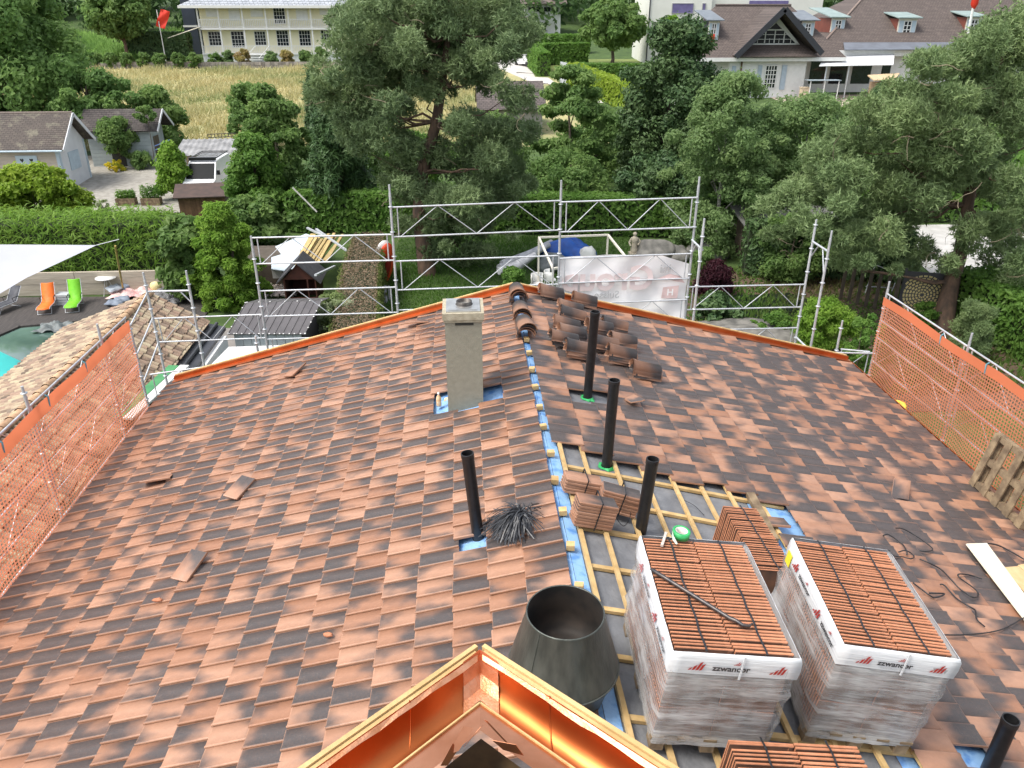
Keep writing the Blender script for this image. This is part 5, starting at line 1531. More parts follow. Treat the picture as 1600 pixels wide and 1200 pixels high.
# long pole leaning out of the foliage
b = MB(); b.tube([ony(457, 293, 37), ony(495, 331, 37)], .04, 6); tag(b.build('bare_pole', mat('pale_pole', (.62, .60, .54)), at=ony(495, 331, 37)), 'pale bare pole slanting out of the foliage above the plank heap', 'pole')

# ---- garden right of centre
fr = thing('pavilion_frame', 'white metal gazebo frame without its cloth behind the banner', 'gazebo', (4.5, 29, 0))
c4 = [onz(842, 371, 2.3), onz(950, 367, 2.3), onz(978, 402, 2.3), onz(864, 420, 2.3)]
for i in range(4):
    a, c = c4[i], c4[(i + 1) % 4]
    b = MB(); b.bar(a, c, .07, .07); b.build('top_beam', mat('cream_frame', (.66, .62, .54), (.6, .56, .48), 4), fr)
    b = MB(); b.bar((a.x, a.y, 0), (a.x, a.y, 2.3), .07, .07, (0, 1, 0)); b.build('post', mat('cream_frame', (0, 0, 0)), fr)
p = gr(885, 412); tz = thing('blue_tarpaulin', 'bright blue tarpaulin heap behind the gazebo frame', 'tarpaulin', (p.x, p.y, 0))
b = MB(); b.blob((p.x, p.y, .5), (1.0, .7, .72), 6, 20, 11, .5); b.build('cover', mat('blue_tarp', (.015, .10, .42), (.01, .06, .28), 3, rough=.35, bump=.5, bscale=4), tz)
b = MB(); b.blob((p.x + .9, p.y - .6, .45), (.4, .3, .5), 2, 10, 7, .3); b.build('white_sack', WHITE, tz)
b = MB(); b.blob((p.x - .8, p.y - .9, .3), (.8, .5, .5), 3, 12, 7, .3); b.build('grey_cover', mat('grey_tarp', (0, 0, 0)), tz)
for i, (u0, v0, u1, v1) in enumerate(((780, 418, 862, 378), (784, 412, 858, 382), (779, 424, 836, 398))):
    A_, B_ = onz(u0, v0, .6 + .1 * i), onz(u1, v1, 1.0 + .1 * i); b = MB()
    b.tube([A_, A_.lerp(B_, .5) + Vector((0, 0, -.12)), B_], [.16, .22, .13], 7); tag(b.build('rolled_sheet', mat('pale_sheeting', (.55, .55, .56), (.36, .36, .38), 4, rough=.4, bump=.5), at=A_), ('longest', 'upper', 'lower')[i] + ' grey plastic roll leaning left of the gazebo', 'rolled sheet', 'plastic rolls by the gazebo')
for i, (u, v, lab) in enumerate(((840, 440, 'white plastic garden chair left of the gazebo post'), (860, 434, 'white plastic garden chair behind the gazebo post'))):
    p = gr(u, v + 18); t = thing('garden_chair', lab, 'chair', (p.x, p.y, 0), 'white plastic chairs'); t.rotation_euler = (0, 0, .6 + i)
    b = MB(); b.blob((0, 0, .42), (.26, .25, .03), 1, 12, 6, .05); o = b.build('seat', WHITE, None); o.parent = t
    b = MB(); b.lathe([(.27, .42), (.30, .65), (.29, .82), (.27, .82), (.25, .44)], 16); b.v = [v for v in b.v]; b.f = [f for f in b.f if sum(b.v[k][1] for k in f) / 4 > -.02]; b.s = [True] * len(b.f); b.mi = [0] * len(b.f); o = b.build('backrest', WHITE, None); o.parent = t
    for sx in (-.2, .2):
        for sy in (-.2, .2):
            b = MB(); b.tube([(sx, sy, .42), (sx * 1.2, sy * 1.2, 0)], .02, 6); o = b.build('leg', WHITE, None); o.parent = t
ROCK = mat('grey_rock', (.20, .19, .17), (.09, .088, .08), 2.5, rough=.95, bump=.9, bscale=6)
for i, (u, v, r_, lab) in enumerate(((1020, 402, (1.1, .8, .6), 'large grey boulder behind the banner'), (1058, 404, (.6, .5, .45), 'smaller boulder right of the large one'), (1105, 402, (.9, .6, .6), 'grey boulder by the birch trunk'), (1125, 520, (2.4, .9, .25), 'flat pale rock slab beyond the verge'), (1190, 532, (1.6, .8, .3), 'low rock slab beside the pond'))):
    p = gr(u, v); b = MB(); b.blob((p.x, p.y, r_[2] * .4), r_, i + 3, 26, 16, .5); tag(b.build('boulder', ROCK, at=p), lab, 'boulder', 'garden boulders')
def statue(u, v, h, lab):
    p = gr(u, v); t = thing('garden_statue', lab, 'statue', (p.x, p.y, 0), 'stone garden statues')
    SM = mat('statue_stone', (.50, .44, .34), (.34, .30, .23), 6, rough=.95)
    b = MB(); b.bb((-.22, -.22, 0), (.22, .22, .18)); o = b.build('plinth', SM, None); o.parent = t
    b = MB(); b.lathe([(.17, .18), (.19, .35), (.13, h * .45), (.16, h * .62), (.19, h * .76), (.07, h * .83), (.06, h * .86), (.10, h * .9), (.10, h * .96), (.04, h), (.001, h)], 12)
    b.tube([(.16, 0, h * .74), (.26, -.05, h * .6), (.12, -.16, h * .5)], .05, 6); b.tube([(-.16, 0, h * .74), (-.25, -.02, h * .58), (-.2, -.1, h * .45)], .05, 6)
    o = b.build('figure', SM, None); o.parent = t
statue(990, 400, 1.15, 'stone statue left of the large boulder'); statue(1096, 402, 1.0, 'stone statue in front of the boulder by the birch')
b = MB(); p = gr(1212, 480); n = 18; b.poly([(p.x + 2.2 * math.cos(2 * PI * i / n) * (1 + .1 * math.sin(3 * i)), p.y + 1.6 * math.sin(2 * PI * i / n) * (1 + .12 * math.cos(2 * i)), .02) for i in range(n)])
o = b.build('pond', mat('pond_water', (.008, .012, .010), (.015, .02, .018), 2, rough=.03, spec=.8)); o['kind'] = 'structure'
# dark garden shed in the pine's shade
p = gr(1230, 415); sh = thing('dark_shed', 'low dark timber lean-to under the right pine', 'shed', (p.x, p.y, 0))
b = MB(); b.bb((p.x - 1.8, p.y, 0), (p.x + 2.2, p.y + 2.2, 1.6)); b.build('wall', mat('dark_boards', (0, 0, 0)), sh)
b = MB(); b.slab([(p.x - 2.2, p.y - .6, 1.65), (p.x + 2.4, p.y - .6, 1.65), (p.x + 2.4, p.y + 2.4, 2.2), (p.x - 2.2, p.y + 2.4, 2.2)], .06); b.build('roof', mat('felt_roof', (.13, .13, .12), (.09, .09, .085), 3, rough=.9), sh)
b = MB(); b.bar((p.x + 1.0, p.y - .9, 1.5), (p.x + 1.9, p.y + .4, 2.6), .12, .05); b.build('roof_edge', mat('grey_plank', (0, 0, 0)), sh)
# fence panel with a pierced ring pattern
q0, q1 = gr(1400, 492), gr(1462, 497); fp = thing('fence_panel', 'dark metal fence panel pierced with concentric yellow rings', 'fence panel', ((q0.x + q1.x) / 2, q0.y, 0))
ax = (q1 - q0).normalized(); H_ = 1.75; Wd = (q1 - q0).length
b = MB(); b.bar(q0 + Vector((0, 0, H_ / 2)), q1 + Vector((0, 0, H_ / 2)), .03, H_); b.build('panel', mat('panel_dark', (.07, .07, .075)), fp)
b = MB(); cpt = q0 + ax * (Wd * .52) + Vector((0, 0, H_ * .5)); nrm = ax.cross(Vector((0, 0, 1)))
if nrm.y > 0: nrm = -nrm
for k in range(1, 8):
    rr = .105 * k; nseg = 6 + k * 3
    for i in range(nseg):
        a0 = 2 * PI * (i + .5 * (k % 2)) / nseg; a1 = a0 + 2 * PI / nseg * .72
        qd = []
        for (r_, a) in ((rr - .034, a0), (rr - .034, a1), (rr + .034, a1), (rr + .034, a0)):
            qd.append(cpt + ax * (r_ * math.cos(a)) + Vector((0, 0, r_ * math.sin(a))) + nrm * .018)
        if all(abs((p_ - cpt).dot(ax)) < Wd * .48 and abs(p_.z - cpt.z) < H_ * .48 for p_ in qd): b.poly(qd)
o = b.build('ring_cutouts', mat('ring_yellow', (.62, .52, .24), (.55, .45, .2), 4), fp); o['kind'] = 'stuff'
for q_ in (q0, q1):
    b = MB(); b.bar(q_, q_ + Vector((0, 0, H_ + .1)), .07, .07, (0, 1, 0)); b.build('post', mat('panel_dark', (0, 0, 0)), fp)
fn = thing('shade_slats', 'dark slats standing in for shade left of the ringed panel', 'fence', (q0.x - 1.5, q0.y, 0))  # dark slats added where there is only deep shade
for i in range(7):
    x = q0.x - .18 - i * .2; b = MB(); b.bb((x - .07, q0.y + i * .3 - .015, 0), (x + .07, q0.y + i * .3 + .015, 1.55 + rd.uniform(-.02, .02))); b.build('slat', mat('dark_boards', (0, 0, 0)), fn)
fw_ = thing('metal_bench_frame', 'overturned thin metal frame in the shade behind the round bush', 'frame', tuple(gr(1370, 470)))
P0 = gr(1350, 462)
for (a, c) in (((0, 0, 0), (.2, 0, 1.3)), ((.2, 0, 1.3), (1.3, 0, .9)), ((1.3, 0, .9), (1.1, 0, 0)), ((0, 0, .4), (1.2, 0, .3))):
    b = MB(); b.tube([P0 + Vector(a), P0 + Vector(c)], .02, 6); b.build('bar', STEEL, fw_)

# ================================================================== VEGETATION
def _unit(a): return a / np.maximum(np.linalg.norm(a, axis=1, keepdims=True), 1e-9)
def leaf_geo(c, nrm, size, asp, g):
    n = len(c)
    a = _unit(np.cross(nrm, g.normal(size=(n, 3)))); b_ = np.cross(nrm, a)
    s = (size * g.uniform(.6, 1.3, n))[:, None]
    droop = np.zeros((n, 3)); droop[:, 2] = -.25
    v = np.stack([c - a * s, c - b_ * s * asp + nrm * s * .15, c + a * s + droop * s, c + b_ * s * asp + nrm * s * .15], 1)
    f = np.arange(n * 4).reshape(n, 4)
    return v.reshape(-1, 3), f, 4
def tuft_geo(c, nrm, size, g, K=6, wid=.13):
    n = len(c)
    d = _unit(nrm[:, None, :].repeat(K, 1).reshape(-1, 3) * .55 + g.normal(size=(n * K, 3)) * .75)
    cc = c.repeat(K, 0); s = (size * g.uniform(.65, 1.25, n * K))[:, None]
    w_ = _unit(np.cross(d, g.normal(size=(n * K, 3)))) * s * wid
    v = np.stack([cc - w_, cc + w_, cc + d * s], 1)
    return v.reshape(-1, 3), np.arange(n * K * 3).reshape(-1, 3), 3 * K
def foliage(name, puffs, n, size, m, parent, g, kind='leaf', up=.5, fill=.25, asp=.55, K=6, boost=True):
    P = np.array(puffs, float)
    if boost:
        q = 2.6 if kind == 'tuft' else 1.85
        far = np.mean(P[:, 1]) > 90
        n = int(n * (1.5 if far else q)); size *= .8 if far else .66
    vol = (P[:, 3] * P[:, 4] + P[:, 3] * P[:, 5]) ; idx = g.choice(len(P), n, p=vol / vol.sum())
    d = _unit(g.normal(size=(n, 3)))
    r_ = g.uniform(fill, 1, n) ** .5 * (1 + .10 * g.normal(size=n)); r_ = np.where(g.random(n) < .16, r_ * g.uniform(1.0, 1.5, n), r_)
    c = P[idx, :3] + d * P[idx, 3:6] * r_[:, None]
    nrm = _unit(d + np.array([0, 0, up]) + g.normal(size=(n, 3)) * .55)
    if kind == 'tuft': v, f, per = tuft_geo(c, nrm, size, g, K)
    elif kind == 'blade': v, f, per = leaf_geo(c, nrm, size, .13, g)
    else: v, f, per = leaf_geo(c, nrm, size, asp, g)
    pr = g.random(len(P))
    rn_ = np.stack([np.clip(pr[idx] * .75 + g.random(n) * .25, 0, 1), g.random(n), g.random(n), np.ones(n)], 1)
    return np_mesh(name, v, f, m, parent, {'rnd': rn_.repeat(per, 0)})
BARK = mat('bark', (.13, .10, .075), (.07, .055, .04), 6, rough=.95, bump=.8, bscale=14, stretch=(1, 1, .3))
PINEB = mat('pine_bark', (.17, .105, .07), (.085, .06, .045), 5, rough=.95, bump=.9, bscale=12, stretch=(1, 1, .35))
BIRCHB = mat('birch_bark', (.42, .40, .36), (.16, .15, .13), 4, rough=.9, bump=.3, stretch=(1, 1, 3))
ell = lambda t: math.sqrt(max(0.03, 1 - (2 * t - 1) ** 2))
egg = lambda t: math.sqrt(max(0.03, 1 - (2 * t ** .75 - 1) ** 2))
cone = lambda t: max(.06, (1 - t) ** .8) * (.55 + .45 * min(1, t * 6))
column = lambda t: min(1, t * 8 + .45) * max(.05, 1 - t ** 2.2)
dome = lambda t: math.sqrt(max(.02, 1 - t ** 2))
def crown_puffs(c, r, npuff, pr, g, prof=ell, inner=.35, flat=.8):
    """clumps through a crown of given outline; c centre, r radii"""
    out = []
    npuff = int(npuff * 1.9); pr = pr * .72
    for i in range(npuff):
        t = g.uniform(.02, .98); a = g.uniform(0, 2 * PI)
        q = math.sqrt(g.uniform(inner ** 2, 1)) * prof(t) * (1 + g.normal() * .11)
        s = pr * g.uniform(.65, 1.35)
        sx, sz = s * min(r[0], r[2] * 1.2), s * flat * min(r[0], r[2] * 1.2)
        k = max(0.0, 1 - sx / r[0] * .75)
        out.append((c[0] + r[0] * q * k * math.cos(a), c[1] + r[1] * q * k * math.sin(a), c[2] + r[2] * (2 * t - 1) * (1 - sz / r[2] * .6), sx, sx, sz))
    return out
def limbs(parent, base, top, r0, puffs, g, n, m, lean=None):
    base, top = Vector(base), Vector(top)
    b = MB(); N = 7; pts = []
    for i in range(N + 1):
        t = i / N; p = base.lerp(top, t)
        if lean: p += Vector(lean) * math.sin(t * PI)
        p += Vector((g.normal() * r0 * .35, g.normal() * r0 * .35, 0)) * (1 if 0 < i < N else 0)
        pts.append(p)
    b.tube(pts, [r0 * (1.25 if i == 0 else 1) * (1 - .72 * i / N) for i in range(N + 1)], 9); b.build('trunk', m, parent)
    for k in g.choice(len(puffs), min(n, len(puffs)), replace=False):
        q = Vector(puffs[k][:3]); i = min(N, max(2, int(N * min(1, max(.25, (q.z - base.z) / max(.1, top.z - base.z) - .2)))))
        s = pts[i]; mid = s.lerp(q, .5) + Vector((g.normal() * .2, g.normal() * .2, abs(s.z - q.z) * .12))
        b = MB(); b.tube([s, mid, q, q + (q - mid) * .35], [r0 * .36 * (1 - .5 * i / N), r0 * .24, r0 * .13, r0 * .04], 6); b.build('limb', m, parent)
def pbox(u0, u1, v0, v1, D):
    um, vm = (u0 + u1) / 2, (v0 + v1) / 2
    c = ony(um, vm, D); rx = (ony(u1, vm, D).x - ony(u0, vm, D).x) / 2; rz = (ony(um, v0, D).z - ony(um, v1, D).z) / 2
    return c, rx, rz
def tree(label, box, D, n, size, m, seed, npuff=34, pr=.34, prof=ell, kind='leaf', trunk=.22, nl=8, name='tree', cat='tree', group=None, up=.5,
         bark=None, depth=1.0, inner=.35, flat=.8, fill=.25, zb=None, asp=.55, K=6):
    c, rx, rz = pbox(*box, D); g = np.random.default_rng(seed)
    z0 = th(c.y) if zb is None else zb
    t = thing(name, label, cat, (c.x, c.y, z0), group)
    P = crown_puffs((c.x, c.y, c.z), (rx, rx * depth, rz), npuff, pr, g, prof, inner, flat)
    foliage('crown' if trunk else 'foliage', P, n, size, m, t, g, kind, up, fill, asp, K)
    if trunk: limbs(t, (c.x, c.y, z0 - .1), (c.x + g.normal() * .2, c.y, c.z + rz * .5), trunk, P, g, nl, bark or BARK)
    return t
def shrub(label, box, D, n, size, m, seed, **k):
    D2 = gr((box[0] + box[1]) / 2, box[3]).y
    if not k.pop('fix', False) and abs(D2 - D) < 8: D = D2
    k.setdefault('trunk', .03); k.setdefault('nl', 4); k.setdefault('npuff', 20); k.setdefault('pr', .4)
    return tree(label, box, D, n, size, m, seed, name=k.pop('name', 'shrub'), cat=k.pop('cat', 'shrub'), **k)
def hedge(label, pts, w_, h, n, size, m, seed, core=None, kind='leaf', asp=.55, up=.3, topm=None, name='hedge', zj=.05):
    g = np.random.default_rng(seed); p0 = pts[0]
    t = thing(name, label, 'hedge', (p0[0], p0[1], th(p0[1])))
    segs = [(Vector((*pts[i], 0)), Vector((*pts[i + 1], 0))) for i in range(len(pts) - 1)]
    b = MB()
    for a, c in segs:
        d = (c - a).normalized(); s = Vector((-d.y, d.x, 0)) * (w_ / 2 - .12)
        z0, z1 = th(a.y), th(c.y)
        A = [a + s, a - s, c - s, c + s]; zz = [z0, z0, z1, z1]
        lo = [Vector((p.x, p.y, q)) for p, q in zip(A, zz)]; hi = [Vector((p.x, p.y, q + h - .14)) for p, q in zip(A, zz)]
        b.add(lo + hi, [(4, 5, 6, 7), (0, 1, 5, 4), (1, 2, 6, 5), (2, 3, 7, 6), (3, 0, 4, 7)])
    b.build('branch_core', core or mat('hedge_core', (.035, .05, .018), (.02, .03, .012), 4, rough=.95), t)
    L_ = np.array([(c - a).length for a, c in segs]); idx = g.choice(len(segs), n, p=L_ / L_.sum())
    A = np.array([a for a, c in segs])[idx]; C = np.array([c for a, c in segs])[idx]
    tt = g.random(n)[:, None]; p = A + (C - A) * tt; d = _unit(C - A); s = np.stack([-d[:, 1], d[:, 0], np.zeros(n)], 1)
    zg = np.array([th(y) for y in p[:, 1]])
    face = g.random(n); ptop = w_ / (w_ + 2 * h)
    top = face < ptop * 1.3
    side = np.where(g.random(n) < .5, -1., 1.)
    off = np.where(top, g.uniform(-.5, .5, n) * w_, side * w_ / 2 + g.normal(size=n) * .06)
    z = np.where(top, h + g.normal(size=n) * zj, g.uniform(.05, 1, n) * h)
    c = p + s * off[:, None]; c[:, 2] = zg + z
    nrm = np.where(top[:, None], np.array([[0, 0, 1.]]), s * side[:, None]) + g.normal(size=(n, 3)) * .5; nrm[:, 2] += up
    nrm = _unit(nrm)
    v, f, per = leaf_geo(c, nrm, size, .13 if kind == 'blade' else asp, g)
    ends = g.random(n) < .05
    if ends.any():
        e0 = ends & (g.random(n) < .5); e1 = ends & ~e0
        for sel, base, sg in ((e0, A, -1.), (e1, C, 1.)):
            c[sel] = base[sel] + s[sel] * (g.uniform(-.5, .5, sel.sum()) * w_)[:, None] + d[sel] * (sg * (.03 + g.normal(size=sel.sum()) * .05))[:, None]
            c[sel, 2] = np.array([th(y) for y in base[sel][:, 1]]) + g.uniform(.05, 1, sel.sum()) * h
            nrm[sel] = _unit(d[sel] * sg + g.normal(size=(sel.sum(), 3)) * .4)
        v, f, per = leaf_geo(c, nrm, size, .13 if kind == 'blade' else asp, g)
    clump = (np.sin(c[:, 0] * 2.1 + seed) * np.sin(c[:, 1] * 1.7) * np.cos(c[:, 2] * 2.9) + 1) / 2
    rn_ = np.stack([np.clip(clump * .6 + g.random(n) * .4, 0, 1), g.random(n), g.random(n), np.ones(n)], 1)
    if topm is None: np_mesh('foliage', v, f, m, t, {'rnd': rn_.repeat(per, 0)})
    else:
        for sel, mm, nm in ((~top, m, 'foliage'), (top, topm, 'clipped_top')):
            vv, ff, per = leaf_geo(c[sel], nrm[sel], size * (1 if mm is m else .5), asp, g); np_mesh(nm, vv, ff, mm, t, {'rnd': rn_[sel].repeat(per, 0)})
    return t

G1 = leaf_mat('leaf_walnut', (.085, .15, .045), (.125, .20, .06), (.17, .245, .075))
G2 = leaf_mat('leaf_mid', (.078, .135, .040), (.12, .185, .055), (.16, .22, .065))
G3 = leaf_mat('leaf_bright', (.105, .19, .026), (.165, .26, .036), (.21, .30, .05))
G4 = leaf_mat('leaf_dark', (.030, .060, .024), (.050, .085, .030), (.075, .11, .040), trans=.2)
G5 = leaf_mat('needle_pine', (.086, .122, .056), (.130, .168, .076), (.18, .22, .10), trans=.25)
G5B = leaf_mat('needle_pine_light', (.094, .134, .056), (.142, .184, .078), (.19, .232, .10), trans=.25)
G6 = leaf_mat('leaf_birch', (.095, .15, .058), (.145, .205, .078), (.185, .24, .095))
G7 = leaf_mat('leaf_cypress', (.022, .050, .016), (.036, .070, .022), (.05, .086, .026), trans=.15)
G8 = leaf_mat('leaf_bamboo', (.085, .165, .022), (.145, .235, .034), (.20, .28, .055))
G9 = leaf_mat('leaf_yellow_green', (.13, .20, .022), (.20, .27, .03), (.25, .30, .04))
G10 = leaf_mat('leaf_purple', (.030, .008, .014), (.05, .014, .02), (.06, .016, .024))
G11 = leaf_mat('leaf_hedge', (.060, .125, .024), (.10, .18, .036), (.14, .22, .046))
G12 = leaf_mat('leaf_lime_hedge', (.20, .25, .03), (.26, .31, .045), (.17, .24, .03))
BRT = leaf_mat('twig_brown', (.125, .082, .052), (.165, .108, .072), (.105, .075, .045), trans=.05)

# --- the two big pines, clump by clump
def pine(label, D, clumps, base, path, r0, n, size, m, seed, K=5, flat=.75):
    g = np.random.default_rng(seed); b0 = gr(*base)
    t = thing('pine_tree', label, 'tree', (b0.x, b0.y, 0))
    P = []
    for (u, v, s) in clumps:
        for k in range(5):
            dd = D + g.normal() * 1.6
            c = ony(u + g.normal() * s * .5, v + g.normal() * s * .35, dd); r_ = s * pxm(dd) * g.uniform(.40, .85)
            P.append((c.x, c.y, c.z, r_, r_, r_ * flat))
    foliage('crown', P, n, size, m, t, g, 'tuft', .45, .15, K=K)
    pts = [b0 + Vector((0, 0, -.1))] + [ony(u, v, D + dy) for (u, v, dy) in path]
    b = MB(); b.tube(pts, [r0 * (1.2 if i == 0 else 1) * (1 - .75 * i / (len(pts) - 1)) for i in range(len(pts))], 10); b.build('trunk', PINEB, t)
    for k in range(0, len(P), 5):
        q = Vector(P[k][:3]); s = min(pts[1:], key=lambda p: (p - q).length + abs(p.z + .6 - q.z) * .7)
        if (s - q).length > 4.6: continue
        pp = [s]
        for tt in (.2, .4, .6, .8, 1.0): pp.append(s.lerp(q, tt) + Vector((g.normal() * .14, g.normal() * .14, g.normal() * .12 - .25 * math.sin(tt * PI))))
        b = MB(); b.tube(pp, [r0 * .2, r0 * .16, r0 * .12, r0 * .09, r0 * .06, .012], 6); b.build('limb', PINEB, t)
    # bare twigs
    for k in range(60):
        q = Vector(P[int(g.integers(len(P)))][:3]) + Vector((g.normal() * .3, -abs(g.normal()) * .7, g.normal() * .3))
        pp = [q]; dv = Vector((g.normal(), g.normal() * .5, g.normal() * .4)).normalized()
        for _ in range(5): dv = (dv + Vector((g.normal(), g.normal(), g.normal())) * .45).normalized(); pp.append(pp[-1] + dv * .2)
        b = MB(); b.tube(pp, [.014, .012, .010, .008, .006, .003], 4); b.build('bare_twig', mat('bare_twig', (.30, .24, .17), (.2, .15, .1), 5), t)
    return t
CL = [(645, 275, 20), (672, 320, 22), (500, 140, 24), (655, 305, 28), (690, 330, 28), (720, 330, 30), (815, 160, 26), (815, 290, 24), (640, 350, 26), (660, 130, 26), (690, 150, 24), (560, 30, 42), (610, 10, 45), (660, 0, 45), (715, 5, 48), (770, 0, 46), (810, 40, 34), (590, 70, 42), (640, 55, 42), (700, 50, 40), (750, 55, 42), (790, 85, 34), (545, 95, 38), (600, 115, 40), (645, 100, 34), (560, 140, 34),
      (520, 165, 32), (575, 175, 36), (620, 165, 34), (545, 205, 30), (600, 215, 32), (630, 235, 30), (740, 105, 34), (775, 125, 30), (715, 95, 28), (725, 190, 34), (765, 205, 38), (800, 215, 32), (690, 235, 34), (745, 250, 40), (790, 265, 34), (700, 290, 36), (750, 305, 36), (620, 290, 30), (700, 340, 30), (735, 360, 32), (775, 330, 30), (685, 385, 28), (740, 395, 26), (525, 120, 26)]
pine('tall old pine with leaning trunk behind the middle of the gable scaffold', 33.4, CL, (668, 428), [(655, 330, 0), (660, 270, 0), (682, 190, 0), (692, 120, .3), (700, 60, .4), (705, 0, .4)], .34, 22000, .28, G5, 21)
CR = [(1500, 420, 24), (1575, 500, 26), (1530, 480, 22), (1560, 60, 48), (1610, 40, 55), (1510, 95, 46), (1460, 110, 42), (1590, 120, 52), (1420, 150, 42), (1480, 160, 46), (1540, 165, 46), (1600, 200, 52), (1380, 185, 40), (1430, 205, 44), (1500, 215, 48), (1560, 245, 48),
      (1335, 215, 38), (1395, 235, 44), (1460, 255, 46), (1300, 250, 38), (1350, 275, 42), (1420, 285, 44), (1520, 290, 44), (1590, 300, 48), (1255, 290, 34), (1310, 310, 40), (1375, 325, 42), (1230, 325, 30), (1290, 350, 34), (1340, 370, 34), (1450, 325, 40), (1540, 345, 40), (1600, 360, 44), (1400, 380, 32), (1440, 395, 26), (1225, 365, 24), (1350, 415, 24), (1320, 395, 26), (1560, 395, 34), (1600, 430, 36), (1580, 465, 30), (1545, 440, 24), (1405, 425, 20)]
pine('spreading pine with grey bare twigs at the right of the picture', 26.5, CR, (1472, 512), [(1487, 440, -.5), (1502, 390, -.3), (1512, 320, 0), (1525, 250, .2), (1545, 160, .3), (1570, 70, .3)], .32, 23000, .25, G5B, 22)

# --- broadleaf trees
tree('huge walnut tree towering over the boarded hut on the left', (-150, 150, -70, 225), 63, 25000, .30, G1, 1, npuff=70, pr=.27, trunk=.45, nl=10)
tree('rounded walnut side crown right of the huge walnut tree', (70, 206, 108, 215), 60.5, 10000, .27, G1, 2, npuff=34, pr=.33, trunk=.25)
tree('arching dark green tree beside the small vine covered hut', (185, 300, 135, 226), 62, 6500, .24, G2, 3, npuff=28, prof=dome, trunk=.15)
tree('umbrella shaped pine standing alone above the topiary balls', (134, 236, -28, 60), 118, 11000, .42, G2, 4, npuff=50, pr=.34, trunk=.25, prof=ell, nl=6, bark=PINEB)
tree('dark leaved apple tree at the edge of the dry meadow', (346, 442, 128, 222), 62, 6500, .22, G2, 5, npuff=26, trunk=.18)
tree('tall feathery green tree left of the black cypress', (372, 490, 135, 325), 45, 11000, .20, G2, 6, npuff=46, pr=.30, prof=egg, trunk=.18)
tree('lighter bushy tree right of the parked van', (345, 452, 205, 335), 42.5, 9500, .17, G11, 7, npuff=36, prof=dome, trunk=.12)
tree('black green columnar cypress in front of the meadow', (466, 584, 150, 340), 41.8, 15000, .36, G7, 8, npuff=46, pr=.30, prof=column, trunk=.15, kind='blade', up=1.2, flat=1.6, inner=.1)
tree('narrow pointed tip of a second cypress behind the first', (472, 512, 98, 245), 47.6, 3200, .28, G7, 9, npuff=20, pr=.42, prof=column, trunk=.10, kind='blade', up=1.2, flat=1.8, inner=.05)
tree('cherry tree with loose horizontal branches behind the scaffold', (818, 970, 98, 315), 47, 10500, .20, G2, 10, npuff=44, pr=.26, prof=egg, trunk=.14, flat=.55, nl=14)
tree('dense dark evergreen magnolia in front of the chalet', (955, 1147, 30, 325), 50, 27000, .21, G4, 11, npuff=95, pr=.25, prof=egg, trunk=.2)
tree('slender pale leaved birch left of the right pine', (1035, 1235, 118, 405), 36, 26000, .135, G6, 12, npuff=90, pr=.22, prof=egg, trunk=.13, bark=BIRCHB, nl=12)
tree('second wispy birch nearer the chalet terrace', (1150, 1345, 148, 400), 38, 22000, .14, G6, 13, npuff=90, pr=.22, prof=ell, trunk=.12, bark=BIRCHB, nl=10)
tree('dark laurel tree filling the shade behind the birch', (955, 1110, 235, 365), 41, 9500, .19, G4, 14, npuff=36, pr=.3, trunk=.12)
tree('green understorey tree below the cherry tree', (815, 960, 235, 350), 43, 8000, .17, G2, 15, npuff=34, trunk=.1)
tree('shaded tree between the pine trunk and the cherry', (680, 840, 175, 380), 46, 9500, .19, G2, 16, npuff=30, trunk=.1)
tree('small dark spruce like evergreen behind the right pine', (1330, 1400, 120, 260), 45, 3800, .22, G7, 17, npuff=20, prof=cone, trunk=.1, kind='blade')
tree('round headed lime tree on the far lawn', (905, 1012, -4, 76), 111, 8500, .40, G2, 18, npuff=36, trunk=.25)
tree('pale pergola vine crown by the white apartment house', (1020, 1086, 24, 60), 104, 2600, .35, G3, 19, npuff=16, prof=dome, trunk=.1)
tree('bright thuja shaped evergreen left of the gable scaffold', (288, 412, 318, 484), 29.6, 34000, .14, G3, 20, npuff=130, pr=.21, prof=lambda t: min(1, .6 + t * 2.5) * max(.1, 1 - t ** 2.2) ** .7, trunk=.12, kind='leaf', asp=.35, up=1.0, inner=.3)
tree('dark laurel mass at the right behind the pine', (1150, 1330, 235, 400), 41, 9000, .18, G11, 23, npuff=40, trunk=.1)
tree('leafy tree filling the gap below the chalet terrace', (1200, 1430, 160, 290), 54, 12500, .2, G2, 24, npuff=44, trunk=.12)
tree('leafy tree behind the upper right pine boughs', (1400, 1640, 120, 300), 50, 8500, .21, G2, 25, npuff=44, trunk=.12)
tree('low bushy tree in front of the dark shed wall', (1330, 1420, 330, 430), 33, 4500, .15, G4, 26, npuff=24, trunk=.08)
tree('small tree left of the hedge under the middle pine', (600, 705, 205, 372), 42, 9000, .17, G11, 27, npuff=30, trunk=.1)
tree('dense tree behind the black cypress', (500, 640, 170, 325), 52, 9000, .2, G2, 28, npuff=40, trunk=.12)
tree('broad leafy tree below the lime hedge', (860, 1010, 165, 330), 54, 9500, .2, G2, 29, npuff=40, trunk=.12)
tree('bushy tree between birch and magnolia', (1050, 1200, 190, 330), 45, 8000, .17, G6, 97, npuff=36, trunk=.1)
tree('leafy bush filling the shade in front of the lean-to', (1180, 1300, 335, 440), 31, 7000, .13, G2, 98, npuff=36, trunk=.08)
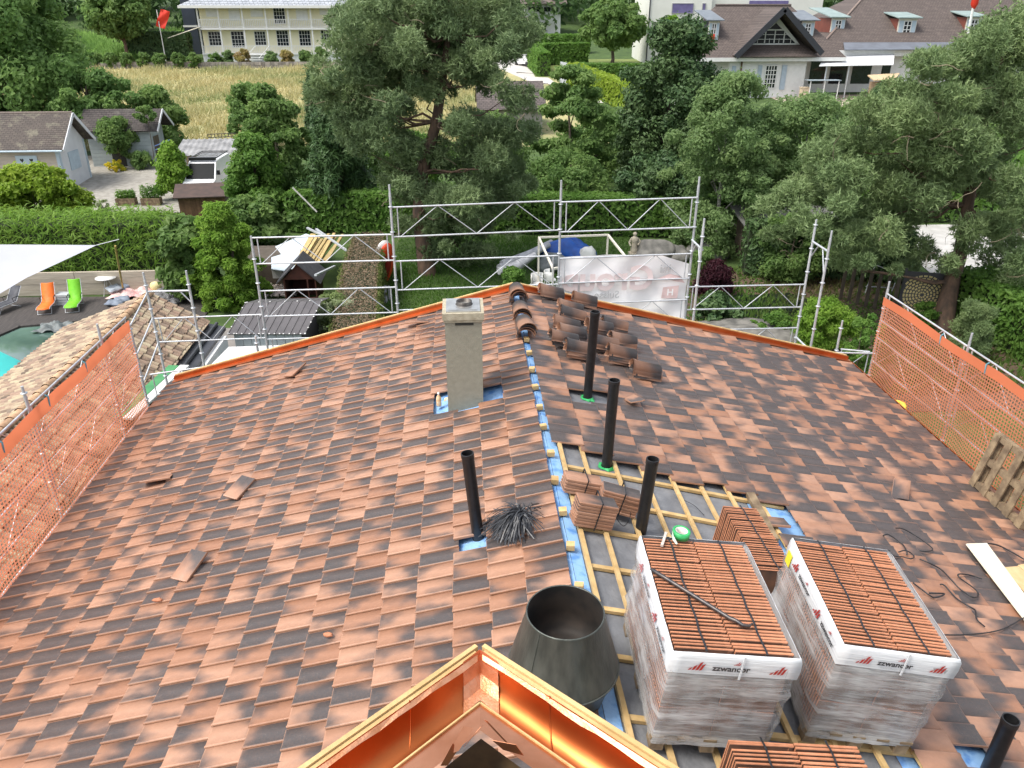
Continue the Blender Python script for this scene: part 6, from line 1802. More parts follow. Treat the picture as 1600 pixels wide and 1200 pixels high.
# --- shrubs
shrub('yellow green laurel bush in front of the boarded hut', (-40, 144, 258, 372), 41, 17000, .20, G9, 30, npuff=60, pr=.28, prof=ell, depth=.5, fix=True)
shrub('creeper covered bush left of the parked van', (238, 302, 222, 312), 47.5, 6000, .17, G3, 31, npuff=28, prof=column)
shrub('broad leaved fig bush right of the bamboo hedge', (236, 345, 338, 470), 32, 5500, .23, G2, 32, npuff=34, pr=.3, asp=.8)
shrub('second fig bush behind the bright evergreen', (335, 460, 305, 385), 35.5, 5000, .22, G2, 33, npuff=30, asp=.8, pr=.3, depth=.6)
shrub('round clipped bush behind the right scaffold frame', (1236, 1334, 466, 560), 24.6, 9500, .10, G3, 34, npuff=40, pr=.3, asp=.3)
shrub('dark purple leaved maple beside the banner', (1086, 1152, 408, 462), 30.6, 4500, .12, G10, 35, npuff=26, prof=dome, asp=.35)
shrub('tall leafy stems between the round bush and the orange net', (1310, 1385, 490, 600), 20.5, 2600, .11, G11, 36, npuff=26, pr=.22)
shrub('small green bush on the lawn left of the gazebo', (775, 832, 416, 468), 29.5, 3200, .11, G11, 37, npuff=20, prof=dome)
shrub('white flowered shrub climbing over the hedge end', (478, 572, 460, 550), 22.4, 8000, .085, leaf_mat('leaf_flowering', (.13, .17, .05), (.20, .24, .09), (.45, .44, .34)), 38, npuff=30, pr=.28)
shrub('shaded plants along the foot of the hedge', (555, 600, 480, 535), 24.5, 1800, .10, G4, 39, npuff=16)
shrub('hosta like water plants around the pond', (1080, 1160, 458, 500), 27.5, 1800, .15, G4, 40, npuff=20, asp=.8, prof=dome)
shrub('low green plants in front of the pond', (1175, 1245, 488, 520), 25, 1800, .12, G11, 41, npuff=18, prof=dome)
shrub('reeds behind the purple maple', (1080, 1120, 385, 440), 32, 1500, .3, G2, 42, kind='blade', npuff=14)
shrub('small dark bush below the ringed panel', (1425, 1465, 470, 510), 25.5, 1300, .10, G11, 43, npuff=12)
shrub('pale leaved shrub at the foot of the right pine', (1490, 1560, 470, 560), 24, 3600, .10, G5B, 44, npuff=22, kind='tuft')
shrub('yellow flowering bush in front of the vine covered hut', (162, 198, 249, 267), 53, 900, .11, leaf_mat('yellow_blossom', (.55, .42, .03), (.65, .52, .04), (.2, .24, .04)), 45, npuff=12, prof=dome)
shrub('grassy plants below the vine covered hut', (205, 240, 236, 264), 55, 900, .35, G2, 46, kind='blade', npuff=10)
shrub('vine hanging over the small hut roof', (150, 215, 180, 250), 56.6, 4200, .17, G2, 47, npuff=26, pr=.35, fix=True)
shrub('leafy climber at the corner of the small hut', (208, 245, 165, 190), 56.6, 900, .18, G2, 48, npuff=10, fix=True)
for i, u in enumerate((149, 173, 198, 224, 250, 278, 303)):
    lab = ('first', 'second', 'third', 'fourth', 'fifth', 'sixth', 'seventh')[i] + ' clipped topiary ball from the left along the stone wall'
    shrub(lab, (u - 12, u + 12, 82, 107), 112.6, 1900, .16, G2, 60 + i, npuff=24, pr=.35, inner=.7, group='topiary balls above the wall', name='topiary_ball', asp=.7)
for i, (u0, u1, v0, v1, m_) in enumerate(((322, 350, 82, 104, G2), (345, 368, 78, 104, G6), (365, 394, 76, 104, leaf_mat('leaf_ochre', (.22, .19, .06), (.28, .23, .08), (.3, .2, .1))), (412, 436, 80, 104, G6), (434, 462, 78, 104, leaf_mat('leaf_ochre', (0, 0, 0), (0, 0, 0))), (465, 490, 78, 102, G2), (488, 515, 72, 102, G2))):
    shrub(('first', 'second', 'third', 'fourth', 'fifth', 'sixth', 'seventh')[i] + ' flowering shrub from the left before the villa veranda', (u0, u1, v0, v1), 113.4, 1100, .22, m_, 80 + i, npuff=14, group='shrubs before the villa')
# hedges
hedge('tall bamboo hedge above the pool retaining wall', [(-28, 33.4), (-12.2, 33.0)], 2.0, 2.75, 17000, .20, G8, 50, kind='blade', up=.1, zj=.18)
hedge('dense green hedge above the plank heap', [(-9, 41.5), (-2.2, 40.5)], 1.6, 2.0, 7000, .13, G11, 51)
hedge('green hedge running behind the gazebo and boulders', [(1.8, 40.5), (14.5, 38.5)], 1.6, 1.9, 9500, .13, G11, 52)
hedge('long clipped hedge with bare brown top beside the red boat', [(-4.05, 33.5), (-3.9, 28.5), (-3.5, 23.5), (-3.35, 21.3)], 1.35, 1.75, 24000, .07, leaf_mat('hedge_side', (.12, .13, .045), (.16, .16, .06), (.10, .14, .03)), 53, topm=BRT)
hedge('curved clipped laurel hedge round the far lawn', [(10.6, 101.5), (10.2, 110.5), (11.6, 113.0), (17.8, 113.8)], 1.5, 2.6, 6500, .28, G11, 54)
hedge('low clipped laurel hedge in front of the far lawn', [(14.0, 96.5), (25.5, 95.0)], 1.4, 2.0, 4200, .26, G11, 55)
hedge('lime yellow hedge climbing along the lane', [(13.2, 94.5), (16.0, 80.0), (17.2, 70.0)], 1.4, 2.3, 6500, .24, G12, 56)
hedge('dark hedge far behind the lawn', [(6.5, 128), (20, 126)], 1.6, 2.4, 3000, .35, G11, 57)
hedge('clipped dark hedge right of the pine foot by the drive', [(18.9, 26.5), (19.2, 20.8)], 1.5, 1.9, 5500, .11, G11, 58)
hedge('dark hedge behind the fence panel on the right', [(12.5, 32.5), (19.0, 31.0)], 1.5, 2.2, 5500, .13, G4, 59)
hedge('green hedge beyond the huts by the meadow', [(-60, 64), (-36, 63)], 2.0, 2.4, 4500, .22, G2, 61)
hedge('hedge at the villa garden behind the red flag', [(-46, 121), (-37.5, 121)], 2.0, 3.4, 2600, .35, G4, 62)

hedge('tall dark hedge across the end of the drive', [(15.5, 42.5), (34, 41)], 2.4, 3.4, 9000, .2, G11, 63)
# grasses and ground cover
def blades(name, label, n, region, h, m, seed, w_=.03, cat='grass'):
    g = np.random.default_rng(seed); x = g.uniform(region[0], region[1], n); y = g.uniform(region[2], region[3], n)
    z = np.array([th(v) for v in y]); hh = h * g.uniform(.5, 1.3, n) * (0.75 + .35 * np.sin(x * .7) * np.sin(y * .5 + 1))
    a = g.uniform(0, 2 * PI, n); dx, dy = np.cos(a), np.sin(a); ln = g.normal(size=(n, 2)) * .35 * h
    v = np.stack([np.stack([x - dx * w_, y - dy * w_, z], 1), np.stack([x + dx * w_, y + dy * w_, z], 1), np.stack([x + ln[:, 0], y + ln[:, 1], z + hh], 1)], 1)
    cl = np.clip(.5 + .32 * np.sin(x * .23 + y * .31) + .25 * np.sin(x * .9 - y * .6) + g.normal(size=n) * .15, 0, 1)
    rn_ = np.stack([cl, g.random(n), g.random(n), np.ones(n)], 1)
    o = np_mesh(name, v.reshape(-1, 3), np.arange(n * 3).reshape(-1, 3), m, None, {'rnd': rn_.repeat(3, 0)}); tag(o, label, cat, kind='stuff'); return o
blades('meadow_grass', 'tall dry golden meadow grass below the villa', 42000, (-52, 4, 62.5, 110), .75, leaf_mat('dry_grass', (.35, .285, .14), (.42, .35, .19), (.19, .20, .085), trans=.25), 70, .07)
blades('lawn_grass', 'long green lawn grass under the pine', 30000, (-3.2, 8.6, 22, 39), .16, leaf_mat('lawn_blade', (.050, .10, .018), (.075, .14, .026), (.09, .16, .03)), 71, .025)
blades('yard_weeds', 'weeds and rough grass in front of the bamboo hedge top', 6000, (-30, -9, 36, 45.5), .30, leaf_mat('lawn_blade', (0, 0, 0), (0, 0, 0)), 72, .05)
blades('garden_plants', 'low ground cover plants round the pond', 9000, (8.6, 19, 20, 33), .22, leaf_mat('leaf_cover', (.05, .10, .02), (.09, .15, .03), (.14, .10, .05)), 73, .06)
blades('vine_rows', 'pale green rows of vines beyond the umbrella pine', 16000, (-64, -44, 119, 145), 1.6, leaf_mat('vine', (.16, .25, .06), (.22, .31, .09), (.12, .2, .05)), 74, .18)
# far woods
g = np.random.default_rng(90); P = []
for i in range(420):
    y = g.uniform(150, 215); x = g.uniform(-130, 150); r_ = g.uniform(2.5, 5.5)
    P.append((x, y, th(y) + g.uniform(1, 9) + (y - 150) * .06, r_, r_, r_ * .9))
o = foliage('woodland', P, 60000, .85, leaf_mat('leaf_woods', (.035, .068, .026), (.06, .10, .034), (.085, .13, .042)), None, g); tag(o, 'mass of dark broadleaf woodland along the top of the picture', 'woodland', kind='stuff')

# ================================================================== BUILDINGS BEYOND
def rect(b, a, c, y, t=.05):                       # upright slab between two corner points at depth y, facing the viewer
    b.bb((a[0], y - t, a[1]), (c[0], y, c[1]))
def xz(u, v, y): p = ony(u, v, y); return (p.x, p.z)

# ---- pale yellow villa with two-storey veranda
VY = 118.0
vl = thing('villa', 'pale yellow villa with white two storey veranda and slate roof', 'house', (-26, 122, th(118)))
YELW = mat('villa_plaster', (.74, .70, .50), (.70, .66, .46), 1, rough=.85)
x0, x1 = ony(314, 60, VY).x, ony(556, 60, VY).x
zt, zm, zb = ony(420, 8, VY).z, ony(420, 43, VY).z, ony(420, 83, VY).z
VB = VY + 1.0
b = MB(); b.bb((x0, VB, 3.6), (x1, VB + 9, zt)); b.build('wall', YELW, vl)
b = MB(); b.bb((x0 - .1, VY - .1, zb - .2), (x1 + .1, VB - .01, zb)); b.build('veranda_floor', WHITE, vl)
b = MB(); b.bb((x0 - .1, VY - .1, zm - .28), (x1 + .1, VB - .01, zm)); b.build('balcony_floor', WHITE, vl)
b = MB(); b.bb((x0 - .1, VY + .05, 3.8), (x1 + .1, VY + .2, zb - .21)); b.build('base_wall', WHITE, vl)
xe0, xe1 = x0 - 2.2, x1 + 1
b = MB(); ze = zt - .05; zr = zt + 2.6
b.add([(xe0, VY - .6, ze), (xe1, VY - .6, ze), (xe1, VB + 9.5, ze), (xe0, VB + 9.5, ze), (xe0 + 5, VB + 4.5, zr), (xe1 - 5, VB + 4.5, zr)], [(0, 1, 5, 4), (1, 2, 5), (2, 3, 4, 5), (3, 0, 4), (0, 3, 2, 1)])
b.build('roof', roof_mat('slate', (.36, .38, .41), (.28, .30, .33), .5, .3), vl)
b = MB(); b.bb((xe0, VY - .72, ze - .32), (xe1, VY - .58, ze + .02)); b.build('eave_board', WHITE, vl)
pu = [314, 346, 383, 419, 454, 489, 524, 552]
for u in pu:
    x = ony(u, 60, VY).x
    b = MB(); b.bb((x - .09, VY, zm + .002), (x + .09, VY + .16, zt)); b.build('post', WHITE, vl)
    b = MB(); b.bb((x - .09, VY, zb + .002), (x + .09, VY + .16, zm - .29)); b.build('post', WHITE, vl)
for zf, h in ((zm, 1.05), (zb, .95)):
    for i in range(len(pu) - 1):
        xa, xb = ony(pu[i], 60, VY).x + .09, ony(pu[i + 1], 60, VY).x - .09
        b = MB(); b.bb((xa, VY + .04, zf + h - .07), (xb, VY + .12, zf + h)); b.bb((xa, VY + .05, zf + .1), (xb, VY + .11, zf + .15))
        n = 12
        for k in range(n):
            x = xa + (xb - xa) * (k + .5) / n; b.bb((x - .035, VY + .06, zf + .15), (x + .035, VY + .1, zf + h - .07))
        b.build('railing', WHITE, vl)
def sash(par, u0, u1, v0, v1, y, nx, nz, fm=WHITE, gm=None, fr=.08, bar=.04):
    (xa, zb_), (xb, za) = xz(u0, v1, y), xz(u1, v0, y)
    b = MB(); b.bb((xa, y - .03, zb_), (xb, y - .01, za)); w_ = b.build('window', gm or DARKG, par)
    b = MB()
    for (p, q) in (((xa - fr, zb_ - fr), (xa, za + fr)), ((xb, zb_ - fr), (xb + fr, za + fr)), ((xa, za), (xb, za + fr)), ((xa, zb_ - fr), (xb, zb_))): b.bb((p[0], y - .09, p[1]), (q[0], y, q[1]))
    for i in range(1, nx):
        x = xa + (xb - xa) * i / nx; b.bb((x - bar / 2, y - .06, zb_), (x + bar / 2, y - .03, za))
    for i in range(1, nz):
        z = zb_ + (za - zb_) * i / nz; b.bb((xa, y - .055, z - bar / 2), (xb, y - .031, z + bar / 2))
    b.build('frame', fm, w_); return w_
ZX = lambda z: 280 + z / 3.75
ZY = lambda z: z / 3.75
for (a, c, v0, v1, nx, nz) in ((182, 238, 187, 265, 4, 4), (316, 374, 185, 276, 4, 4), (450, 502, 185, 263, 4, 4), (580, 634, 180, 270, 4, 4), (711, 764, 180, 270, 4, 4), (838, 888, 178, 256, 4, 4)):
    sash(vl, ZX(a), ZX(c), ZY(v0), ZY(v1), VB, nx, nz)
for (a, c, v0, v1) in ((160, 216, 48, 98), (296, 350, 48, 120), (422, 486, 46, 98), (690, 748, 46, 120), (824, 876, 44, 86)):
    (xa, zb_), (xb, za) = xz(ZX(a), ZY(v1), VB), xz(ZX(c), ZY(v0), VB); b = MB(); b.bb((xa, VB - .06, zb_), (xb, VB - .005, za)); b.build('shutter', mat('pale_shutter', (.66, .67, .64), (.6, .61, .58), 2), vl)
sash(vl, ZX(562), ZX(614), ZY(46), ZY(136), VB, 4, 4)
# veranda steps
for i in range(6):
    p = ony(400 - i * 2.0, 80 + i * 3.4, VY - 1.2); b = MB(); b.bb((p.x - 1.2, VY - .4 - i * .3, zb - .25 - i * .3), (p.x + 1.0, VY - .1 - i * .3, zb - .17 - i * .3)); b.build('step', WHITE, vl)
b = MB()
for k in range(2): b.bar((x0 + 7.2 + k * 1.9, VY - .1, zb + .9), (x0 + 6.0 + k * 1.9, VY - 2.0, zb - .6), .07, .07)
b.build('handrail', WHITE, vl)
# awning and dark annexe at the villa's left
b = MB(); b.slab([ony(312, 42, VY + 1), ony(262, 60, VY - 3), ony(262, 60, VY - 4.5), ony(312, 43, VY - .5)], .06); b.build('awning', mat('awning_cream', (.68, .62, .48)), vl)
an = thing('dark_annexe', 'dark blue grey annexe behind the left end of the villa', 'building', (-40, 126, th(126)))
b = MB(); q = [xz(281, 3, 126), xz(311, 60, 126)]; b.bb((q[0][0], 126, 4), (q[1][0], 131, q[0][1] + 2)); b.build('wall', mat('annexe_dark', (.035, .045, .065), (.03, .04, .055), 1), an)
b = MB(); b.bb((q[0][0] - .1, 125.9, 8.4), (q[1][0] + .1, 125.99, 8.65)); b.build('trim', WHITE, an)
# stone wall along the meadow, stones laid one by one
sw = thing('stone_wall', 'low dry stone wall between meadow and villa garden', 'wall', (-35, 110.7, th(110)))
b = MB(); b.bb((-52, 110.75, th(110.7) - .2), (-10, 111.2, th(110.7) + .75)); b.build('core', mat('wall_core', (.16, .14, .12)), sw)
SM_ = mat('wall_stone', (.30, .27, .24), (.20, .18, .16), 2, rough=.95, vary=.3, bump=.4)
for r_ in range(2):
    x = -46.0
    while x < -13:
        w_ = rd.uniform(.35, .75); b = MB(); b.bb((x, 110.62 + rd.uniform(0, .06), th(110.7) + r_ * .38), (x + w_ - .04, 110.76, th(110.7) + r_ * .38 + .35)); b.build('stone', SM_, sw); x += w_
# red flag on its pole
p = gr(248, 88); fl = thing('red_flag', 'bright red rectangular flag hanging above the topiary garden', 'flag', (p.x, 117, th(117)))
b = MB(); q = ony(250, 45, 117); b.tube([(q.x, 117, th(117)), (q.x, 117, ony(250, 15, 117).z)], .06, 6); b.build('pole', WHITE, fl)
b = MB(); C4 = [ony(251, 14, 117), ony(266, 18, 117), ony(258, 45, 117), ony(243, 41, 117)]
vs = []
for i in range(9):
    for j in range(5):
        p = C4[0].lerp(C4[1], j / 4).lerp(C4[3].lerp(C4[2], j / 4), i / 8); vs.append((p.x, p.y + .18 * math.sin(i * .9 + j * 1.3), p.z))
b.add(vs, [(i * 5 + j, i * 5 + j + 1, (i + 1) * 5 + j + 1, (i + 1) * 5 + j) for i in range(8) for j in range(4)], True); b.build('cloth', mat('red_cloth', (.62, .035, .015), (.55, .03, .012), 2), fl)

# ---- boarded huts on the left
def boards(par, xa, xb, y, z0, z1, m, n):
    for i in range(n):
        za, zb_ = z0 + (z1 - z0) * i / n, z0 + (z1 - z0) * (i + 1) / n - .015
        b = MB(); b.bb((xa, y - .03 - .006 * (i % 2), za), (xb, y, zb_)); b.build('board', m, par)
h1 = thing('garden_hut', 'cream boarded hut with lichened tile roof behind the laurel bush', 'hut', (-28.5, 52.5, th(50)))
HB = mat('cream_boards', (.48, .41, .34), (.42, .36, .30), 2, rough=.85, vary=.04); HW = mat('hut_white', (.64, .65, .66), (.58, .59, .6), 2, rough=.8)
xa, xb, ya, yb = -34.0, -24.6, 50.4, 54.1; zE = 3.0; zR = 4.75; g0 = .25
boards(h1, xa, xb - .02, ya, g0, zE - .05, HB, 12)
b = MB(); b.bb((xa, ya + .001, g0 - .3), (xb, yb, zE)); b.prism([(xb, ya, zE), (xb, yb, zE), (xb, (ya + yb) / 2, zR - .1)], (-.2, 0, 0)); b.build('wall', HW, h1)
ym = (ya + yb) / 2
for s, ye in ((0, ya - .45), (1, yb + .45)):
    b = MB(); zz = zE - .12; pts = [(xa - .4, ym, zR), (xb + .55, ym, zR), (xb + .55, ye, zz), (xa - .4, ye, zz)]
    b.slab(pts if s else pts[::-1], .08); b.build('roof_slope', roof_mat('hut_tiles', (.105, .085, .072), (.080, .066, .058), .28, .10, lichen=(.24, .225, .16)), h1)
    b = MB(); b.bar((xb + .58, ym, zR - .02), (xb + .58, ye, zz - .02), .05, .2); b.build('barge_board', HW, h1)
b = MB(); b.tube([(xa - .4, ya - .5, zE - .15), (xb + .5, ya - .5, zE - .15)], .06, 8); b.build('gutter', PALEBLUE, h1)
b = MB(); b.tube([(xa - .4, ym, zR + .05), (xb + .55, ym, zR + .05)], .09, 8); b.build('ridge', mat('hut_ridge', (.15, .115, .095)), h1)
b = MB(); b.bb((xb - .16, ya - .06, g0), (xb + .03, ya - .02, zE)); b.bb((xb, ya, g0), (xb + .03, ya + .2, zE)); b.bb((xb, yb - .2, g0), (xb + .03, yb, zE)); b.build('corner_post', PALEBLUE, h1)
(sx0, sz1), (sx1, sz0) = xz(24, 243, ya), xz(66, 275, ya)
dr = MB(); dr.bb((sx0, ya - .09, sz0 - .8), (sx1, ya - .045, sz1)); dr = dr.build('shutter', PALEBLUE, h1)
b = MB()
for fx in (.28, .72):
    cx_, cz_ = sx0 + (sx1 - sx0) * fx, sz1 - .28
    b.poly([(cx_, ya - .094, cz_ - .14), (cx_ + .12, ya - .094, cz_ + .02), (cx_ + .09, ya - .094, cz_ + .09), (cx_ + .03, ya - .094, cz_ + .09), (cx_, ya - .094, cz_ + .05), (cx_ - .03, ya - .094, cz_ + .09), (cx_ - .09, ya - .094, cz_ + .09), (cx_ - .12, ya - .094, cz_ + .02)])
b.build('heart_cutout', mat('slot_dark', (.03, .03, .025)), dr)
b = MB(); b.bb((xb + .005, ym - .7, 1.4), (xb + .05, ym + .7, 2.5)); b.build('shutter', PALEBLUE, h1)
h2 = thing('small_hut', 'small boarded hut half hidden by vines with brown tile roof', 'hut', (-22.5, 58.5, th(57)))
xa, xb, ya, yb = -25.6, -21.4, 57.0, 59.6; zE, zR, g0 = 3.15, 4.3, .6
boards(h2, xa, xb, ya, g0, zE - .05, mat('grey_boards', (.34, .38, .38), (.28, .32, .32), 2, rough=.85), 10)
b = MB(); b.bb((xa, ya + .001, g0 - .3), (xb, yb, zE)); b.prism([(xb, ya, zE), (xb, yb, zE), (xb, (ya + yb) / 2, zR - .1)], (-.2, 0, 0)); b.build('wall', mat('grey_boards', (0, 0, 0)), h2)
ym = (ya + yb) / 2
for s, ye in ((0, ya - .4), (1, yb + .4)):
    pts = [(xa - .4, ym, zR), (xb + .7, ym, zR), (xb + .7, ye, zE - .1), (xa - .4, ye, zE - .1)]
    b = MB(); b.slab(pts if s else pts[::-1], .08); b.build('roof_slope', roof_mat('hut2_tiles', (.075, .062, .058), (.055, .047, .045), .34, .12, lichen=(.13, .12, .10)), h2)
    b = MB(); b.bar((xb + .73, ym, zR), (xb + .73, ye, zE - .1), .05, .16); b.build('barge_board', HW, h2)
b = MB(); b.bb((xb + .002, ya + .5, g0), (xb + .04, ya + 1.5, 2.6)); b.build('door', mat('dark_boards', (0, 0, 0)), h2)
b = MB(); b.bb((xa + 1.4, ya - .06, g0), (xa + 2.3, ya - .04, 2.5)); b.build('dark_doorway', mat('slot_dark', (0, 0, 0)), h2)
b = MB(); A_ = ony(242, 228, 56); B_ = ony(266, 218, 56); b.bar(A_, B_, .06, .06); b.bar(A_ + Vector((0, 0, -.25)), B_ + Vector((0, 0, -.25)), .06, .06); tag(b.build('blue_ladder', mat('blue_paint', (.12, .2, .42)), at=A_), 'pale blue ladder laid against the small hut corner', 'ladder')

# ---- carport, van, brown shed
cp = thing('carport', 'grey corrugated carport roof above the parked van', 'carport', (-16.5, 54, th(53)))
A_, B_, C_, D_ = Vector((-18.5, 52.6, 2.08)), Vector((-14.55, 52.6, 2.05)), Vector((-15.0, 56.2, 2.62)), Vector((-18.9, 56.2, 2.58))
N = 44; b = MB(); vs = []
for i in range(N + 1):
    t = i / N; z = .035 * math.cos(i * PI / 2 * 1.0)
    for p in (A_.lerp(B_, t), D_.lerp(C_, t)): vs.append((p.x, p.y, p.z + z))
b.add(vs, [(2 * i, 2 * i + 2, 2 * i + 3, 2 * i + 1) for i in range(N)], True); b.build('corrugated_sheet', mat('fibre_cement', (.30, .30, .30), (.17, .17, .17), 1.5, rough=.95, bump=.3, detail=8), cp)
for p in (A_, B_, C_, D_):
    b = MB(); b.bar((p.x, p.y + .1, .2), (p.x, p.y + .1, p.z - .04), .1, .1, (0, 1, 0)); b.build('post', OLDWOOD, cp)
for a, c in ((A_, B_), (D_, C_)):
    b = MB(); b.bar(a - Vector((0, -.1, .1)), c - Vector((0, -.1, .1)), .08, .12); b.build('beam', OLDWOOD, cp)
b = MB(); A2, B2 = ony(325, 215, 57), ony(368, 213, 57)
for dz in (0, .22): b.bar(A2 + Vector((0, 0, dz)), B2 + Vector((0, 0, dz)), .05, .04)
for k in range(9): p = A2.lerp(B2, k / 8); b.bar(p, p + Vector((0, 0, .22)), .04, .03, (0, 1, 0))
tag(b.build('roof_ladder', mat('dark_metal', (.05, .05, .05)), at=A2), 'dark ladder lying on top of the carport', 'ladder')
p = gr(329, 292); vx, vy = -15.55, 49.6
van = thing('parked_van', 'white off-road van with black roof rack under the carport', 'van', (vx, vy, th(50)))
z0 = th(50)
VW = mat('van_white', (.74, .75, .76), (.7, .71, .72), 1, rough=.25, coat=.4)
prof_ = [(-2.2, .45), (-2.25, .8), (-2.15, 1.05), (-1.75, 1.12), (-.80, 1.98), (-.5, 2.05), (2.2, 2.05), (2.35, 1.6), (2.35, .45)]
b = MB(); n = len(prof_); vs = [( -.9, y, z) for y, z in prof_] + [(.9, y, z) for y, z in prof_]
for i, (x_, y, z) in enumerate(vs): vs[i] = (vx + x_ * (1 if z < 1.3 else .90), vy + y, z0 + z)
b.add(vs, [tuple(range(n)), tuple(range(n, 2 * n))[::-1]] + [(i, (i + 1) % n, n + (i + 1) % n, n + i) for i in range(n)]); b.build('body', VW, van)
def vq(y0, za, y1, zb_, xi0, xi1, off): 
    nrm = Vector((0, -(zb_ - za), (y1 - y0))).normalized() * off
    return [Vector((vx - xi0, vy + y0, z0 + za)) + nrm, Vector((vx + xi0, vy + y0, z0 + za)) + nrm, Vector((vx + xi1, vy + y1, z0 + zb_)) + nrm, Vector((vx - xi1, vy + y1, z0 + zb_)) + nrm]
b = MB(); b.slab(vq(-1.70, 1.17, -.86, 1.93, .82, .74, .012), .01); b.build('windscreen', mat('van_glass', (.010, .012, .014), rough=.35, spec=.06), van)
b = MB(); b.bb((vx - .78, vy - 2.275, z0 + .62), (vx + .78, vy - 2.24, z0 + .92)); b.build('grille', BLACK, van)
for s in (-1, 1):
    b = MB(); b.lathe([(.001, 0), (.14, 0), (.15, .04)], 14); o = b.build('headlight', mat('lamp_glass', (.6, .62, .65), rough=.1), None); o.parent = van; o.location = (s * .7, -2.26, .9); o.rotation_euler = (R(90), 0, 0)
    b = MB(); b.bb((vx + s * .93 - .1, vy - 1.1, z0 + 1.3), (vx + s * .93 + .1, vy - .98, z0 + 1.55)); b.build('mirror', BLACK, van)
    for yy in (-1.45, 1.45):
        b = MB(); b.lathe([(.001, -.11), (.26, -.12), (.36, -.10), (.37, 0), (.36, .10), (.26, .12), (.001, .11)], 18); o = b.build('wheel', BLACK, None); o.parent = van; o.location = (s * .82, yy, .37); o.rotation_euler = (0, R(90), 0)
rk = MB()
for s in (-1, 1): rk.tube([(vx + s * .78, vy - .6, z0 + 2.2), (vx + s * .78, vy + 2.1, z0 + 2.2)], .03, 6)
for k in range(8): rk.tube([(vx - .78, vy - .6 + k * .385, z0 + 2.2), (vx + .78, vy - .6 + k * .385, z0 + 2.2)], .022, 6)
rk.bb((vx - .78, vy - .75, z0 + 2.08), (vx + .78, vy - .55, z0 + 2.26)); rk.build('roof_rack', BLACK, van)
for (dx, c_) in ((-.2, (.5, .1, .06)), (.1, (.45, .08, .05))):
    b = MB(); b.blob((vx + dx, vy - 1.02, z0 + 1.38), (.13, .05, .1), 1, 8, 5, .2); b.build('dashboard_bag', mat('bag_red', c_), van)
bs = thing('brown_shed', 'brown felt roofed wooden shed in front of the van', 'shed', (-14.6, 45, 0))
f0, f1, k0, k1 = ony(270, 311, 44), ony(354, 308, 44), ony(274, 289, 46.3), ony(354, 286, 46.3)
b = MB(); b.slab([f0, f1, k1, k0], .06); b.build('roof', mat('brown_felt', (.085, .055, .045), (.06, .042, .036), 3, rough=.85), bs)
for i in range(16):
    t0 = .06 + .88 * i / 16; a, c = f0.lerp(f1, t0), f0.lerp(f1, t0 + .052); b = MB(); b.bb((a.x, 44.25, 0), (c.x, 44.28, a.z - .02)); b.build('board', mat('shed_boards', (.17, .095, .05), (.12, .065, .035), 3, rough=.85, vary=.25), bs)
b = MB(); b.bb((f0.x + .25, 44.3, 0), (f1.x - .25, 46.0, 1.15)); b.build('inner_wall', mat('dark_boards', (0, 0, 0)), bs)
for i, (u, v, lab) in enumerate(((199, 312, 'left wooden planter with greenery beyond the hedge'), (238, 312, 'right wooden planter with taller greenery beyond the hedge'))):
    p = gr(u, v + 8); t = thing('planter_box', lab, 'planter', (p.x, p.y, th(p.y)), 'planters on the gravel yard')
    for k in range(3):
        b = MB(); b.bb((p.x - .55, p.y - .25, th(p.y) + k * .14), (p.x + .55, p.y + .25, th(p.y) + k * .14 + .13)); b.build('board', OLDWOOD, t)
    g = np.random.default_rng(i); foliage('plants', [(p.x + dx, p.y, th(p.y) + .62 + .1 * i, .25, .22, .3 + .15 * i) for dx in (-.35, 0, .35)], 700, .08, G11, t, g)
shrub('white and yellow flowers in front of the left planter', (148, 174, 312, 330), 44.5, 700, .07, leaf_mat('leaf_flowering', (0, 0, 0), (0, 0, 0)), 111, npuff=8)

# ---- old roof hidden among the trees in the middle
oh = thing('old_cottage', 'cottage roof of brown tiles hidden among the middle trees', 'house', (5.5, 68, th(68)))
b = MB(); P6 = [ony(690, 178, 68), ony(790, 132, 71), ony(832, 180, 68), ony(800, 200, 65)]
b.slab([(1.5, 66, 3.2), (7.2, 66, 3.2), (7.2, 69.5, 5.1), (1.5, 69.5, 5.1)], .1); b.slab([(1.5, 69.5, 5.1), (7.2, 69.5, 5.1), (7.2, 73, 3.2), (1.5, 73, 3.2)], .1); b.build('roof', roof_mat('cottage_tiles', (.12, .098, .09), (.09, .075, .07), .3, .12), oh)
b = MB(); b.bb((1.8, 66.5, 1), (6.9, 72.5, 3.15)); b.prism([(6.9, 66.5, 3.15), (6.9, 72.5, 3.15), (6.9, 69.5, 4.9)], (-.2, 0, 0)); b.build('wall', mat('cottage_wall', (.28, .27, .25), (.22, .21, .2), 1), oh)
# ---- low house at the far top, cars on the lane
lh = thing('flat_house', 'long low house with white window band at the top of the lane', 'house', (11.5, 150, th(150)))
(xa, zt_), (xb, zb_) = xz(822, 8, 150), xz(876, 22, 150)
b = MB(); b.bb((xa, 150, th(150) - 1), (xb, 158, zt_ + .2)); b.build('wall', WHITE, lh)
b = MB(); b.bb((xa + .4, 149.95, zb_ + .4), (xb - .4, 149.99, zt_ - .3)); w_ = b.build('window', DARKG, lh)
for k in range(1, 4):
    x = xa + .4 + (xb - xa - .8) * k / 4; b = MB(); b.bb((x - .06, 149.9, zb_ + .4), (x + .06, 149.949, zt_ - .3)); b.build('mullion', WHITE, w_)
b = MB(); b.slab([(xa - 1, 149, zt_ + .1), (xb + 1, 149, zt_ + .1), (xb + 1, 154, zt_ + 2.2), (xa - 1, 154, zt_ + 2.2)], .15); b.build('roof', mat('felt_brown', (.20, .16, .14), (.16, .13, .115), 2), lh)
